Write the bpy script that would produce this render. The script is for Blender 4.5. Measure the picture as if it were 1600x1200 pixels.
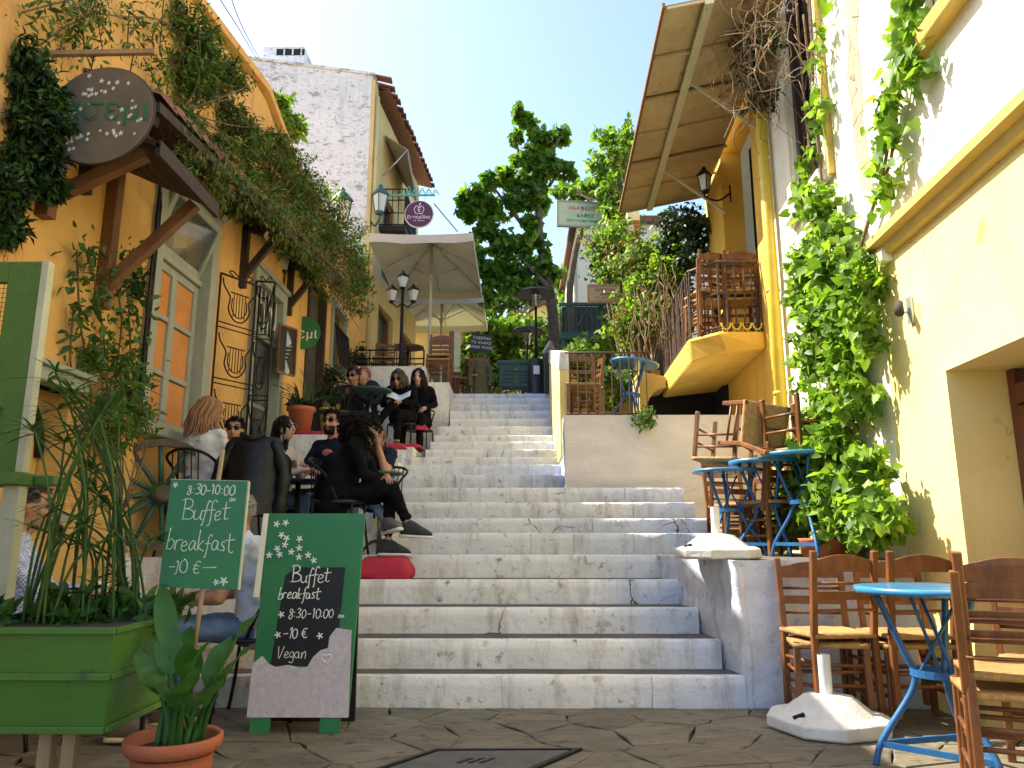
import bpy, bmesh, math, random
import numpy as np
from mathutils import Vector, Matrix, noise
R = math.radians; PI = math.pi
random.seed(7); rng = np.random.default_rng(7)
SC = bpy.context.scene
for o in list(bpy.data.objects): bpy.data.objects.remove(o)
# ---------------------------------------------------------------- camera
F = 1180.0; EYE = 1.05; TH = math.atan(240 / F); PS = 10 / F
cam_d = bpy.data.cameras.new('camera'); cam = bpy.data.objects.new('camera', cam_d)
SC.collection.objects.link(cam); SC.camera = cam
cam.location = (0, 0, EYE); cam.rotation_euler = (PI / 2 + TH, 0, PS)
cam_d.sensor_width = 36; cam_d.lens = 36 * F / 1600; cam_d.clip_start = .05; cam_d.clip_end = 600
# ---------------------------------------------------------------- sky, sun, exposure
SUN_TO = Vector((-1.0, .40, 1.27)).normalized()
w = bpy.data.worlds.new('World'); SC.world = w; w.use_nodes = True
nt = w.node_tree; sky = nt.nodes.new('ShaderNodeTexSky'); sky.sky_type = 'NISHITA'; sky.sun_disc = False
sky.sun_elevation = math.asin(SUN_TO.z); sky.sun_rotation = math.atan2(SUN_TO.x, SUN_TO.y)
sky.altitude = 0; sky.air_density = 1.0; sky.dust_density = 1.7; sky.ozone_density = 1.6
nt.links.new(sky.outputs[0], nt.nodes['Background'].inputs[0]); nt.nodes['Background'].inputs[1].default_value = .15
sl = bpy.data.lights.new('sun', 'SUN'); sl.energy = 5.0; sl.angle = R(.5); sl.color = (1, .93, .80)
so = bpy.data.objects.new('sun', sl); SC.collection.objects.link(so)
so.rotation_euler = SUN_TO.to_track_quat('Z', 'Y').to_euler(); so.location = (-20, 10, 25)
vs = SC.view_settings; vs.view_transform = 'Standard'; vs.look = 'None'; vs.gamma = 1; vs.exposure = 1.38; vs.use_curve_mapping = False
# ---------------------------------------------------------------- projection helpers (photo pixel -> place)
fw = Vector((-math.sin(PS) * math.cos(TH), math.cos(PS) * math.cos(TH), math.sin(TH)))
rt = Vector((math.cos(PS), math.sin(PS), 0)); up = rt.cross(fw); OC = Vector((0, 0, EYE))
def ray(x, y): return fw * F + rt * (x - 800) + up * (600 - y)
def UZ(x, y, Z): d = ray(x, y); return OC + d * ((Z - EYE) / d.z)
def UY(x, y, Y): d = ray(x, y); return OC + d * (Y / d.y)
def UX(x, y, X): d = ray(x, y); return OC + d * (X / d.x)
def XR(Y): return 2.32 + .06 * Y
def UR(x, y, out=0.0):
    d = ray(x, y); t = (2.32 - out) / (d.x - .06 * d.y); return OC + d * t
XL = -2.95
# ---------------------------------------------------------------- materials
MATS = {}
def mat(name, col, rough=.75, col2=None, scale=6., bump=0., bscale=60., metal=0., spots=None, sscale=3., sthr=.55, objr=0., island=False, coat=0., trans=0., spec=.5, stretch=None, dirt2=None):
    """Principled surface: two tones mixed by world-space noise, optional worn spots, fine relief."""
    m = bpy.data.materials.new(name); m.use_nodes = True; n = m.node_tree.nodes; l = m.node_tree.links
    b = n['Principled BSDF']; b.inputs['Roughness'].default_value = rough; b.inputs['Metallic'].default_value = metal
    b.inputs['Specular IOR Level'].default_value = spec; b.inputs['Coat Weight'].default_value = coat
    geo = n.new('ShaderNodeNewGeometry'); pos = geo.outputs['Position']
    if stretch:
        mp = n.new('ShaderNodeMapping'); mp.inputs['Scale'].default_value = stretch; l.new(pos, mp.inputs[0]); pos = mp.outputs[0]
    def nz(s, det=5, ro=.6):
        t = n.new('ShaderNodeTexNoise'); t.inputs['Scale'].default_value = s; t.inputs['Detail'].default_value = det
        t.inputs['Roughness'].default_value = ro; l.new(pos, t.inputs['Vector']); return t.outputs['Fac']
    def ramp(src, a, bb):
        r = n.new('ShaderNodeMapRange'); r.inputs[1].default_value = a; r.inputs[2].default_value = bb; l.new(src, r.inputs[0]); return r.outputs[0]
    def mix(f, a, bb, mode='MIX'):
        x = n.new('ShaderNodeMix'); x.data_type = 'RGBA'; x.blend_type = mode
        for s, v in ((0, f), (6, a), (7, bb)):
            if isinstance(v, (tuple, list)): x.inputs[s].default_value = (*v, 1) if len(v) == 3 else v
            elif isinstance(v, (int, float)): x.inputs[s].default_value = v
            else: l.new(v, x.inputs[s])
        return x.outputs[2]
    c = col
    if col2: c = mix(ramp(nz(scale), .35, .65), col, col2)
    if spots:
        c = mix(ramp(nz(sscale, 8, .7), sthr, sthr + .07), c, spots)
    if dirt2:
        c = mix(ramp(nz(dirt2[1], 6, .65), dirt2[2], dirt2[2] + .12), c, dirt2[0])
    if objr:
        oi = n.new('ShaderNodeObjectInfo'); h = n.new('ShaderNodeHueSaturation'); h.inputs['Saturation'].default_value = 1
        l.new(ramp(oi.outputs['Random'], 0, 1), h.inputs['Fac']); mr = n.new('ShaderNodeMapRange'); l.new(oi.outputs['Random'], mr.inputs[0])
        mr.inputs[3].default_value = 1 - objr; mr.inputs[4].default_value = 1 + objr; l.new(mr.outputs[0], h.inputs['Value']); h.inputs['Fac'].default_value = 1
        for k in list(h.inputs['Fac'].links): l.remove(k)
        if isinstance(c, (tuple, list)): h.inputs['Color'].default_value = (*c, 1)
        else: l.new(c, h.inputs['Color'])
        c = h.outputs[0]
    if island:
        ra = n.new('ShaderNodeValToRGB'); cr = ra.color_ramp
        while len(cr.elements) < len(island): cr.elements.new(.5)
        for i, k in enumerate(island): cr.elements[i].position = i / (len(island) - 1); cr.elements[i].color = (*k, 1)
        l.new(geo.outputs['Random Per Island'], ra.inputs[0]); c = ra.outputs[0]
    if isinstance(c, (tuple, list)): b.inputs['Base Color'].default_value = (*c, 1)
    else: l.new(c, b.inputs['Base Color'])
    if bump:
        bp = n.new('ShaderNodeBump'); bp.inputs['Strength'].default_value = bump; bp.inputs['Distance'].default_value = .02
        a = n.new('ShaderNodeMath'); a.operation = 'MULTIPLY_ADD'; l.new(nz(bscale, 6, .65), a.inputs[0]); a.inputs[1].default_value = .5; l.new(nz(bscale / 7, 4), a.inputs[2])
        l.new(a.outputs[0], bp.inputs['Height']); l.new(bp.outputs[0], b.inputs['Normal'])
    if trans:
        t = n.new('ShaderNodeBsdfTranslucent'); ms = n.new('ShaderNodeMixShader'); ms.inputs[0].default_value = trans
        if isinstance(c, (tuple, list)): t.inputs[0].default_value = (*c, 1)
        else: l.new(mix(1., c, (1.35, 1.35, .55), 'MULTIPLY'), t.inputs[0])
        l.new(b.outputs[0], ms.inputs[1]); l.new(t.outputs[0], ms.inputs[2]); l.new(ms.outputs[0], n['Material Output'].inputs[0])
    MATS[name] = m; return m
def glass(name, col=(.9, .95, .93), rough=.03, alpha=.25):
    m = bpy.data.materials.new(name); m.use_nodes = True; n = m.node_tree.nodes; l = m.node_tree.links; b = n['Principled BSDF']
    b.inputs['Base Color'].default_value = (*col, 1); b.inputs['Roughness'].default_value = rough
    t = n.new('ShaderNodeBsdfTransparent'); ms = n.new('ShaderNodeMixShader'); ms.inputs[0].default_value = alpha
    l.new(t.outputs[0], ms.inputs[1]); l.new(b.outputs[0], ms.inputs[2]); l.new(ms.outputs[0], n['Material Output'].inputs[0]); MATS[name] = m; return m
M = MATS
mat('orange_plaster', (.74, .43, .12), .9, (.67, .375, .11), 2.2, .35, 45, spots=(.58, .27, .08), sscale=1.6, sthr=.60, dirt2=((.50, .30, .12), 5, .68))
mat('yellow_plaster', (.83, .69, .28), .9, (.79, .63, .22), 1.8, .3, 45, spots=(.64, .42, .10), sscale=2.5, sthr=.63, dirt2=((.45, .30, .09), 7, .70))
mat('deep_yellow', (.80, .50, .07), .85, (.74, .44, .06), 3, .25, 50, spots=(.60, .38, .08), sscale=4, sthr=.64)
mat('cream_plaster', (.82, .78, .62), .9, (.80, .74, .52), 2, .3, 45, spots=(.58, .50, .34), sscale=2.3, sthr=.66)
mat('ochre_trim', (.62, .43, .10), .8, (.52, .36, .09), 6, .2, 50)
mat('pale_yellow', (.70, .54, .24), .9, (.62, .47, .20), 2, .25, 40, spots=(.45, .38, .22), sscale=3, sthr=.62)
mat('white_render', (.80, .81, .82), .92, (.70, .71, .73), 1.1, .5, 30, spots=(.34, .34, .34), sscale=3.2, sthr=.56, dirt2=((.22, .22, .22), 11, .57), stretch=(1, 1, 2.4))
def weather(m, streak, crack, amt=.5, csc=1.1, s0=.52):
    """rain streaks running down and hairline cracks, in world space"""
    n = m.node_tree.nodes; l = m.node_tree.links; b = n['Principled BSDF']; src = b.inputs['Base Color'].links[0].from_socket
    g = n.new('ShaderNodeNewGeometry'); mp = n.new('ShaderNodeMapping'); mp.inputs['Scale'].default_value = (4, 4, .35); l.new(g.outputs['Position'], mp.inputs[0])
    t2 = n.new('ShaderNodeTexNoise'); t2.inputs['Scale'].default_value = 1.6; t2.inputs['Detail'].default_value = 8; t2.inputs['Roughness'].default_value = .66; l.new(mp.outputs[0], t2.inputs['Vector'])
    r2 = n.new('ShaderNodeMapRange'); l.new(t2.outputs['Fac'], r2.inputs[0]); r2.inputs[1].default_value = s0; r2.inputs[2].default_value = s0 + .22; r2.inputs[4].default_value = amt
    y = n.new('ShaderNodeMix'); y.data_type = 'RGBA'; l.new(r2.outputs[0], y.inputs[0]); l.new(src, y.inputs[6]); y.inputs[7].default_value = (*streak, 1)
    wn = n.new('ShaderNodeTexNoise'); wn.inputs['Scale'].default_value = 3; wn.inputs['Detail'].default_value = 6; l.new(g.outputs['Position'], wn.inputs['Vector'])
    wv = n.new('ShaderNodeVectorMath'); wv.operation = 'MULTIPLY_ADD'; l.new(wn.outputs['Color'], wv.inputs[0]); wv.inputs[1].default_value = (.8, .8, .8); l.new(g.outputs['Position'], wv.inputs[2])
    vo = n.new('ShaderNodeTexVoronoi'); vo.feature = 'DISTANCE_TO_EDGE'; vo.inputs['Scale'].default_value = csc; l.new(wv.outputs[0], vo.inputs['Vector'])
    r3 = n.new('ShaderNodeMapRange'); l.new(vo.outputs['Distance'], r3.inputs[0]); r3.inputs[1].default_value = .0015; r3.inputs[2].default_value = .006; r3.inputs[3].default_value = 1; r3.inputs[4].default_value = 0
    tn = n.new('ShaderNodeTexNoise'); tn.inputs['Scale'].default_value = .9; l.new(g.outputs['Position'], tn.inputs['Vector'])
    r4 = n.new('ShaderNodeMapRange'); l.new(tn.outputs['Fac'], r4.inputs[0]); r4.inputs[1].default_value = .50; r4.inputs[2].default_value = .6
    mm = n.new('ShaderNodeMath'); mm.operation = 'MULTIPLY'; l.new(r3.outputs[0], mm.inputs[0]); l.new(r4.outputs[0], mm.inputs[1])
    z = n.new('ShaderNodeMix'); z.data_type = 'RGBA'; l.new(mm.outputs[0], z.inputs[0]); l.new(y.outputs[2], z.inputs[6]); z.inputs[7].default_value = (*crack, 1)
    l.new(z.outputs[2], b.inputs['Base Color'])
weather(M['orange_plaster'], (.44, .22, .075), (.25, .13, .06), .55); weather(M['yellow_plaster'], (.62, .46, .17), (.45, .32, .14), .45, .8, .55); weather(M['cream_plaster'], (.60, .52, .36), (.42, .34, .22), .45, 1.0, .54)
weather(M['deep_yellow'], (.50, .29, .06), (.28, .17, .06), .6); weather(M['white_render'], (.34, .34, .33), (.2, .2, .2), .6); weather(M['pale_yellow'], (.42, .34, .18), (.25, .2, .12), .5)
def stair_mat(name, blue):
    m = mat(name, (.86, .82, .74), .88, (.78, .74, .66), 3., 1.0, 18, spots=(.52, .46, .36), sscale=4, sthr=.60, dirt2=((.20, .17, .13), 12, .60), objr=.025)
    n = m.node_tree.nodes; l = m.node_tree.links; b = n['Principled BSDF']
    src = b.inputs['Base Color'].links[0].from_socket
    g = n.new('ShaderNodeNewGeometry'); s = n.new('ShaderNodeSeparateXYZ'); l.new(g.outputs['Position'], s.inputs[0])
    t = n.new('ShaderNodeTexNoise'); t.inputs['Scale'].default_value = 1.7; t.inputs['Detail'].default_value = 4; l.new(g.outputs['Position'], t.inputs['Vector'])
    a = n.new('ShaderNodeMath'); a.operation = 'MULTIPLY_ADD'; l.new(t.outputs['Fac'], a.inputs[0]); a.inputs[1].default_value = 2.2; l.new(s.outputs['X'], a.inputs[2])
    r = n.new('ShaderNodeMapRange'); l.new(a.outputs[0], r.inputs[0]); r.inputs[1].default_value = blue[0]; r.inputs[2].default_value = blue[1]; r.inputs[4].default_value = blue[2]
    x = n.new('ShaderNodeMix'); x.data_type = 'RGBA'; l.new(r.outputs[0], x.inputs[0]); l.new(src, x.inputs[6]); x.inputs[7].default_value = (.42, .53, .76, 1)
    # rain streaks and hairline cracks
    mp = n.new('ShaderNodeMapping'); mp.inputs['Scale'].default_value = (5, 5, .9); l.new(g.outputs['Position'], mp.inputs[0])
    t2 = n.new('ShaderNodeTexNoise'); t2.inputs['Scale'].default_value = 1.3; t2.inputs['Detail'].default_value = 7; t2.inputs['Roughness'].default_value = .68; l.new(mp.outputs[0], t2.inputs['Vector'])
    r2 = n.new('ShaderNodeMapRange'); l.new(t2.outputs['Fac'], r2.inputs[0]); r2.inputs[1].default_value = .50; r2.inputs[2].default_value = .72; r2.inputs[4].default_value = .75
    y = n.new('ShaderNodeMix'); y.data_type = 'RGBA'; l.new(r2.outputs[0], y.inputs[0]); l.new(x.outputs[2], y.inputs[6]); y.inputs[7].default_value = (.36, .31, .235, 1)
    wn = n.new('ShaderNodeTexNoise'); wn.inputs['Scale'].default_value = 5; wn.inputs['Detail'].default_value = 5; l.new(g.outputs['Position'], wn.inputs['Vector'])
    wv = n.new('ShaderNodeVectorMath'); wv.operation = 'MULTIPLY_ADD'; l.new(wn.outputs['Color'], wv.inputs[0]); wv.inputs[1].default_value = (.16, .16, .10); l.new(g.outputs['Position'], wv.inputs[2])
    vo = n.new('ShaderNodeTexVoronoi'); vo.feature = 'DISTANCE_TO_EDGE'; vo.inputs['Scale'].default_value = 2.6; l.new(wv.outputs[0], vo.inputs['Vector'])
    r3 = n.new('ShaderNodeMapRange'); l.new(vo.outputs['Distance'], r3.inputs[0]); r3.inputs[1].default_value = .006; r3.inputs[2].default_value = .016; r3.inputs[3].default_value = 1; r3.inputs[4].default_value = 0
    r4 = n.new('ShaderNodeMapRange'); l.new(t.outputs['Fac'], r4.inputs[0]); r4.inputs[1].default_value = .60; r4.inputs[2].default_value = .66
    mm = n.new('ShaderNodeMath'); mm.operation = 'MULTIPLY'; l.new(r3.outputs[0], mm.inputs[0]); l.new(r4.outputs[0], mm.inputs[1])
    z = n.new('ShaderNodeMix'); z.data_type = 'RGBA'; l.new(mm.outputs[0], z.inputs[0]); l.new(y.outputs[2], z.inputs[6]); z.inputs[7].default_value = (.10, .085, .065, 1)
    l.new(z.outputs[2], b.inputs['Base Color']); return m
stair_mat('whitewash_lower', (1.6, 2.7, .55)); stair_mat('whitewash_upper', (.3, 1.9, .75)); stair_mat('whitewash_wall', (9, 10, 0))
mat('warm_whitewash', (.76, .69, .59), .9, (.68, .61, .52), 2.6, .5, 20, spots=(.50, .42, .33), sscale=4, sthr=.64, dirt2=((.22, .18, .14), 13, .70), objr=.03, stretch=(1, 1, 2.5))
mat('tread_stone', (.13, .115, .09), .9, (.085, .076, .06), 5, .5, 30)
mat('flagstone', (.125, .102, .064), .72, (.19, .158, .102), 3.4, 1., 14, spots=(.07, .058, .04), sscale=7, sthr=.55, objr=.16, dirt2=((.27, .235, .17), 16, .62), stretch=(1, 2.2, 1))
mat('grout', (.07, .058, .040), .95, (.12, .10, .07), 9, .5, 40)
mat('iron_cover', (.09, .085, .07), .7, (.13, .12, .095), 7, .4, 40, metal=.2)
mat('landing_stone', (.42, .42, .42), .9, (.34, .34, .33), 3, .4, 25)
mat('warm_stone', (.46, .36, .24), .95, (.34, .26, .16), 9, .8, 30, spots=(.62, .56, .44), sscale=12, sthr=.58)
mat('earth', (.16, .14, .09), .95, (.10, .11, .05), 1.2, .5, 10)
mat('black_iron', (.012, .011, .010), .5, (.022, .018, .014), 12, .1, 80, metal=.2, spec=.25)
mat('rust_iron', (.11, .065, .035), .7, (.06, .035, .022), 14, .2, 80, metal=.2)
mat('green_iron', (.02, .075, .055), .5, (.03, .10, .07), 8)
mat('turquoise_iron', (.08, .34, .28), .5, (.10, .40, .33), 8)
mat('sage_paint', (.27, .285, .225), .6, (.33, .34, .27), 7, .15, 60, dirt2=((.15, .15, .12), 14, .66), stretch=(1, 1, .3))
mat('sage_dark', (.16, .17, .14), .6, (.20, .21, .17), 7)
mat('pane_orange', (.60, .25, .06), .8, (.50, .20, .05), 4)  # plain opaque orange for the window panes
mat('dark_inside', (.018, .016, .014), .9)
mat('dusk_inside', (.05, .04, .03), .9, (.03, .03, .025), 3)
mat('brown_door', (.19, .062, .03), .55, (.14, .045, .022), 9, .2, 60, stretch=(1, 1, .2))
mat('old_shutter', (.055, .028, .02), .6, (.035, .02, .015), 9, .2, 50)
mat('wood_brown', (.22, .10, .035), .6, (.14, .06, .022), 10, .3, 60, stretch=(.5, .5, .3))
mat('wood_dark', (.05, .028, .016), .7, (.03, .018, .012), 10, .3, 60)
mat('wood_chair', (.21, .074, .017), .42, (.11, .037, .009), 14, .25, 70, objr=.14, stretch=(1, 1, .35))
mat('wood_chair_grey', (.30, .20, .12), .6, (.22, .14, .08), 14, .25, 70, objr=.14)
mat('rush', (.50, .30, .10), .8, (.36, .19, .06), 26, .8, 130, stretch=(1, 2.5, 1), objr=.1)
mat('blue_paint', (.022, .125, .31), .4, (.018, .095, .24), 12, .15, 60, spots=(.16, .10, .06), sscale=11, sthr=.64)
mat('blue_top', (.045, .25, .45), .24, (.035, .19, .37), 5, .05, 60, coat=.3, spots=(.12, .16, .17), sscale=13, sthr=.66)
mat('concrete_white', (.72, .70, .63), .85, (.60, .57, .50), 7, .6, 30, dirt2=((.14, .12, .09), 16, .63))
mat('plastic_white', (.74, .73, .66), .45)
mat('terracotta', (.46, .125, .045), .7, (.38, .10, .04), 6, .2, 60, spots=(.50, .26, .16), sscale=9, sthr=.66)
mat('roof_tile', (.24, .10, .06), .85, (.15, .08, .055), 8, .4, 40, objr=.3)
mat('soil', (.035, .025, .017), .95, (.06, .045, .03), 30, .8, 60)
mat('planter_green', (.075, .185, .016), .45, (.06, .155, .014), 4, .1, 50, dirt2=((.05, .08, .03), 9, .62))
mat('door_green', (.085, .19, .03), .55, (.065, .15, .025), 6, .3, 60, dirt2=((.05, .08, .03), 14, .62), spots=(.22, .24, .12), sscale=9, sthr=.66)
mat('cream_edge', (.55, .54, .36), .6, (.48, .47, .30), 9, .2, 50)
mat('wood_pale', (.42, .28, .13), .65, (.32, .20, .09), 16, .3, 60, stretch=(1, 1, .3))
mat('sign_green', (.028, .20, .055), .45, (.022, .165, .06), 5, .05, 40)
mat('board_black', (.006, .006, .006), .5, (.013, .013, .012), 6)
mat('chalk', (.66, .70, .55), .9)
mat('chalk_white', (.78, .78, .72), .9)
mat('paper_lace', (.62, .56, .56), .8, (.52, .44, .46), 30, 0, spots=(.45, .14, .22), sscale=55, sthr=.60, dirt2=((.30, .34, .27), 48, .66))
mat('red_cloth', (.50, .025, .05), .8, (.42, .02, .04), 10, .2, 60)
mat('cloth_white', (.70, .66, .62), .85, (.62, .58, .55), 5, .3, 40)
mat('tin_tan', (.52, .42, .24), .75, (.42, .32, .16), 3, .2, 30, spots=(.32, .16, .06), sscale=3.4, sthr=.60, dirt2=((.20, .12, .06), 12, .66))
mat('canvas_cream', (.58, .54, .46), .9, (.52, .48, .41), 3, .1, 60, trans=.08)
mat('canvas_grey', (.36, .31, .24), .9, (.30, .26, .20), 4, .1, 60)
mat('alu', (.55, .55, .52), .35, metal=.7)
mat('steel', (.5, .5, .5), .25, metal=1.)
mat('pole_cream', (.55, .50, .40), .5)
mat('black_plastic', (.015, .015, .016), .4)
mat('purple', (.10, .012, .055), .45); mat('white_paint', (.78, .77, .74), .5)
mat('sign_mint', (.46, .60, .46), .6, (.40, .53, .41), 6); mat('sign_tan', (.52, .38, .24), .7, (.44, .32, .20), 6)
mat('letter_red', (.50, .06, .04), .6); mat('letter_green', (.02, .14, .07), .6); mat('letter_dark', (.02, .05, .02), .6)
mat('sign_wood', (.12, .105, .075), .6, (.16, .135, .095), 6, .2, 50)
mat('vine_stem', (.20, .12, .065), .85, (.12, .07, .04), 12, .4, 60)
mat('dry_vine', (.36, .24, .12), .9, (.22, .14, .08), 9)
mat('bark', (.09, .065, .045), .9, (.14, .11, .08), 8, .8, 30)
mat('yellow_paint', (.72, .52, .04), .5, (.62, .44, .04), 6)
mat('menu_paper', (.75, .78, .80), .7)
mat('lamp_glass', (.62, .62, .58), .25, (.55, .55, .5), 8)
mat('cable', (.02, .02, .02), .6)
def leafmat(name, cols, trans=.35, rough=.5): return mat(name, cols[0], rough, island=cols, trans=trans, spec=.35)
leafmat('leaf_vine', [(.05, .12, .015), (.11, .22, .025), (.18, .32, .035), (.28, .42, .06), (.16, .28, .03)], .5)
leafmat('leaf_tree', [(.05, .12, .016), (.09, .20, .025), (.16, .30, .035)], .55)
leafmat('leaf_roof', [(.022, .05, .012), (.05, .11, .02), (.10, .19, .03), (.17, .26, .045), (.15, .17, .045)], .35)
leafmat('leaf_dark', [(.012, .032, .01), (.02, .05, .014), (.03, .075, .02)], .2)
leafmat('leaf_bush', [(.05, .11, .02), (.09, .18, .03), (.15, .24, .04)], .4)
leafmat('leaf_dry', [(.20, .13, .06), (.30, .19, .08), (.12, .12, .04)], .3)
leafmat('leaf_papyrus', [(.035, .09, .018), (.06, .14, .025), (.09, .17, .035)], .3)
leafmat('leaf_lily', [(.035, .11, .02), (.05, .145, .025), (.07, .19, .03)], .3, .48)
leafmat('leaf_sun', [(.10, .20, .02), (.15, .27, .03), (.20, .32, .04)], .5)
glass('clear_glass', (.8, .85, .82), .03, .22); glass('window_glass', (.10, .12, .12), .05, .55)
# ---------------------------------------------------------------- mesh builder
def V(*a): return Vector(a)
class MB:
    def __init__(s): s.v = []; s.f = []; s.m = []; s.sm = []
    def add(s, vs, fs, mi=0, sm=False):
        k = len(s.v); s.v += [tuple(p) for p in vs]
        for f in fs: s.f.append(tuple(i + k for i in f)); s.m.append(mi); s.sm.append(sm)
        return s
    def quad(s, a, b, c, d, mi=0): return s.add([a, b, c, d], [(0, 1, 2, 3)], mi)
    def hexa(s, p, mi=0): return s.add(p, [(3, 2, 1, 0), (4, 5, 6, 7), (0, 1, 5, 4), (1, 2, 6, 5), (2, 3, 7, 6), (3, 0, 4, 7)], mi)
    def box(s, x0, x1, y0, y1, z0, z1, mi=0):
        return s.hexa([(x0, y0, z0), (x1, y0, z0), (x1, y1, z0), (x0, y1, z0), (x0, y0, z1), (x1, y0, z1), (x1, y1, z1), (x0, y1, z1)], mi)
    def bar(s, p, q, w=.03, h=.03, mi=0, upv=(0, 0, 1)):
        p = Vector(p); q = Vector(q); d = (q - p).normalized(); u = Vector(upv)
        if abs(d.dot(u)) > .97: u = Vector((0, 1, 0))
        a = d.cross(u).normalized() * (w / 2); b = a.cross(d).normalized() * (h / 2)
        return s.hexa([p - a - b, p + a - b, p + a + b, p - a + b, q - a - b, q + a - b, q + a + b, q - a + b], mi)
    def tube(s, pts, r, n=8, mi=0, cap=True, sm=True):
        pts = [Vector(p) for p in pts]; k = len(pts); rs = r if isinstance(r, (list, tuple)) else [r] * k
        d0 = (pts[1] - pts[0]).normalized(); a = d0.orthogonal().normalized(); vs = []; fs = []
        for i, p in enumerate(pts):
            d = (pts[min(i + 1, k - 1)] - pts[max(i - 1, 0)])
            if d.length < 1e-9: d = d0
            d.normalize(); a = (a - d * a.dot(d)); a = a.normalized() if a.length > 1e-6 else d.orthogonal().normalized(); b = d.cross(a)
            for j in range(n):
                t = 2 * PI * j / n; vs.append(p + (a * math.cos(t) + b * math.sin(t)) * rs[i])
        for i in range(k - 1):
            for j in range(n): fs.append((i * n + j, i * n + (j + 1) % n, (i + 1) * n + (j + 1) % n, (i + 1) * n + j))
        s.add(vs, fs, mi, sm)
        if cap: s.add(vs[:n], [tuple(range(n))[::-1]], mi); s.add(vs[-n:], [tuple(range(n))], mi)
        return s
    def lathe(s, prof, n=24, o=(0, 0, 0), mi=0, sm=True, sq=None):
        vs = []; fs = []; k = len(prof)
        for r, z in prof:
            for j in range(n):
                t = 2 * PI * j / n; c, q = math.cos(t), math.sin(t)
                if sq: e = (abs(c) ** sq + abs(q) ** sq) ** (-1 / sq); c *= e; q *= e
                vs.append((o[0] + r * c, o[1] + r * q, o[2] + z))
        for i in range(k - 1):
            for j in range(n): fs.append((i * n + j, i * n + (j + 1) % n, (i + 1) * n + (j + 1) % n, (i + 1) * n + j))
        s.add(vs, fs, mi, sm); s.add(vs[:n], [tuple(range(n))[::-1]], mi); s.add(vs[-n:], [tuple(range(n))], mi); return s
    def ell(s, c, r, nu=14, nv=10, mi=0, M3=None):
        c = Vector(c); r = (r, r, r) if isinstance(r, (int, float)) else r; vs = []; fs = []
        for i in range(nv + 1):
            p = PI * i / nv
            for j in range(nu):
                t = 2 * PI * j / nu; q = Vector((r[0] * math.sin(p) * math.cos(t), r[1] * math.sin(p) * math.sin(t), -r[2] * math.cos(p)))
                vs.append(c + (M3 @ q if M3 else q))
        for i in range(nv):
            for j in range(nu): fs.append((i * nu + j, i * nu + (j + 1) % nu, (i + 1) * nu + (j + 1) % nu, (i + 1) * nu + j))
        return s.add(vs, fs, mi, True)
    def prism(s, poly, off, mi=0):
        poly = [Vector(p) for p in poly]; off = Vector(off); n = len(poly); k = [p + off for p in poly]
        s.add(poly + k, [tuple(range(n))[::-1], tuple(range(n, 2 * n))] + [(i, (i + 1) % n, n + (i + 1) % n, n + i) for i in range(n)], mi); return s
    def mesh(s, name, mats):
        me = bpy.data.meshes.new(name); me.from_pydata(s.v, [], s.f); me.update()
        for m in (mats if isinstance(mats, (list, tuple)) else [mats]): me.materials.append(M[m] if isinstance(m, str) else m)
        me.polygons.foreach_set('material_index', s.m); me.polygons.foreach_set('use_smooth', s.sm)
        return me
    def build(s, name, mats, parent=None, w=False, bevel=0, fix=True):
        """link as ONE mesh object; w: vertices are in world space and are moved to the parent's base"""
        if w and parent is not None:
            o = root_of(parent); l = o.location; s.v = [(a - l.x, b - l.y, c - l.z) for a, b, c in s.v]
        me = s.mesh(name, mats)
        if fix:
            bm = bmesh.new(); bm.from_mesh(me); bmesh.ops.remove_doubles(bm, verts=bm.verts, dist=1e-6); bmesh.ops.recalc_face_normals(bm, faces=bm.faces); bm.to_mesh(me); bm.free()
        return link(name, me, parent, bevel)
def root_of(o):
    while o.parent: o = o.parent
    return o
def link(name, me, parent=None, bevel=0, loc=None, rot=None):
    o = bpy.data.objects.new(name, me); SC.collection.objects.link(o); o.parent = parent
    if loc is not None: o.location = loc
    if rot is not None: o.rotation_euler = rot
    if bevel:
        b = o.modifiers.new('bevel', 'BEVEL'); b.width = bevel; b.segments = 2; b.limit_method = 'ANGLE'; b.angle_limit = R(40)
    return o
def tag(o, label, cat, group=None):
    o['label'] = label; o['category'] = cat
    if group: o['group'] = group
    return o
def thing(name, label, cat, loc=(0, 0, 0), rz=0, group=None):
    o = bpy.data.objects.new(name, None); SC.collection.objects.link(o); o.location = loc; o.rotation_euler = (0, 0, rz); o.empty_display_size = .1
    return tag(o, label, cat, group)
def struct(o): o['kind'] = 'structure'; return o
def stuff(o): o['kind'] = 'stuff'; return o
def dup(src, label, loc, rot=(0, 0, 0), group=None, parent=None):
    r = src.copy(); SC.collection.objects.link(r); r.location = loc; r.rotation_euler = rot; r.parent = parent
    if label: r['label'] = label
    if group: r['group'] = group
    for ch in src.children:
        c = ch.copy(); SC.collection.objects.link(c); c.parent = r
        for g in ch.children:
            d = g.copy(); SC.collection.objects.link(d); d.parent = c
    return r
def smooth_path(pts, n=6):
    pts = [Vector(p) for p in pts]; out = []
    for i in range(len(pts) - 1):
        a = pts[max(i - 1, 0)]; b = pts[i]; c = pts[i + 1]; d = pts[min(i + 2, len(pts) - 1)]
        for k in range(n):
            t = k / n; out.append(.5 * ((2 * b) + (c - a) * t + (2 * a - 5 * b + 4 * c - d) * t * t + (3 * b - a - 3 * c + d) * t ** 3))
    out.append(pts[-1]); return out
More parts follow.
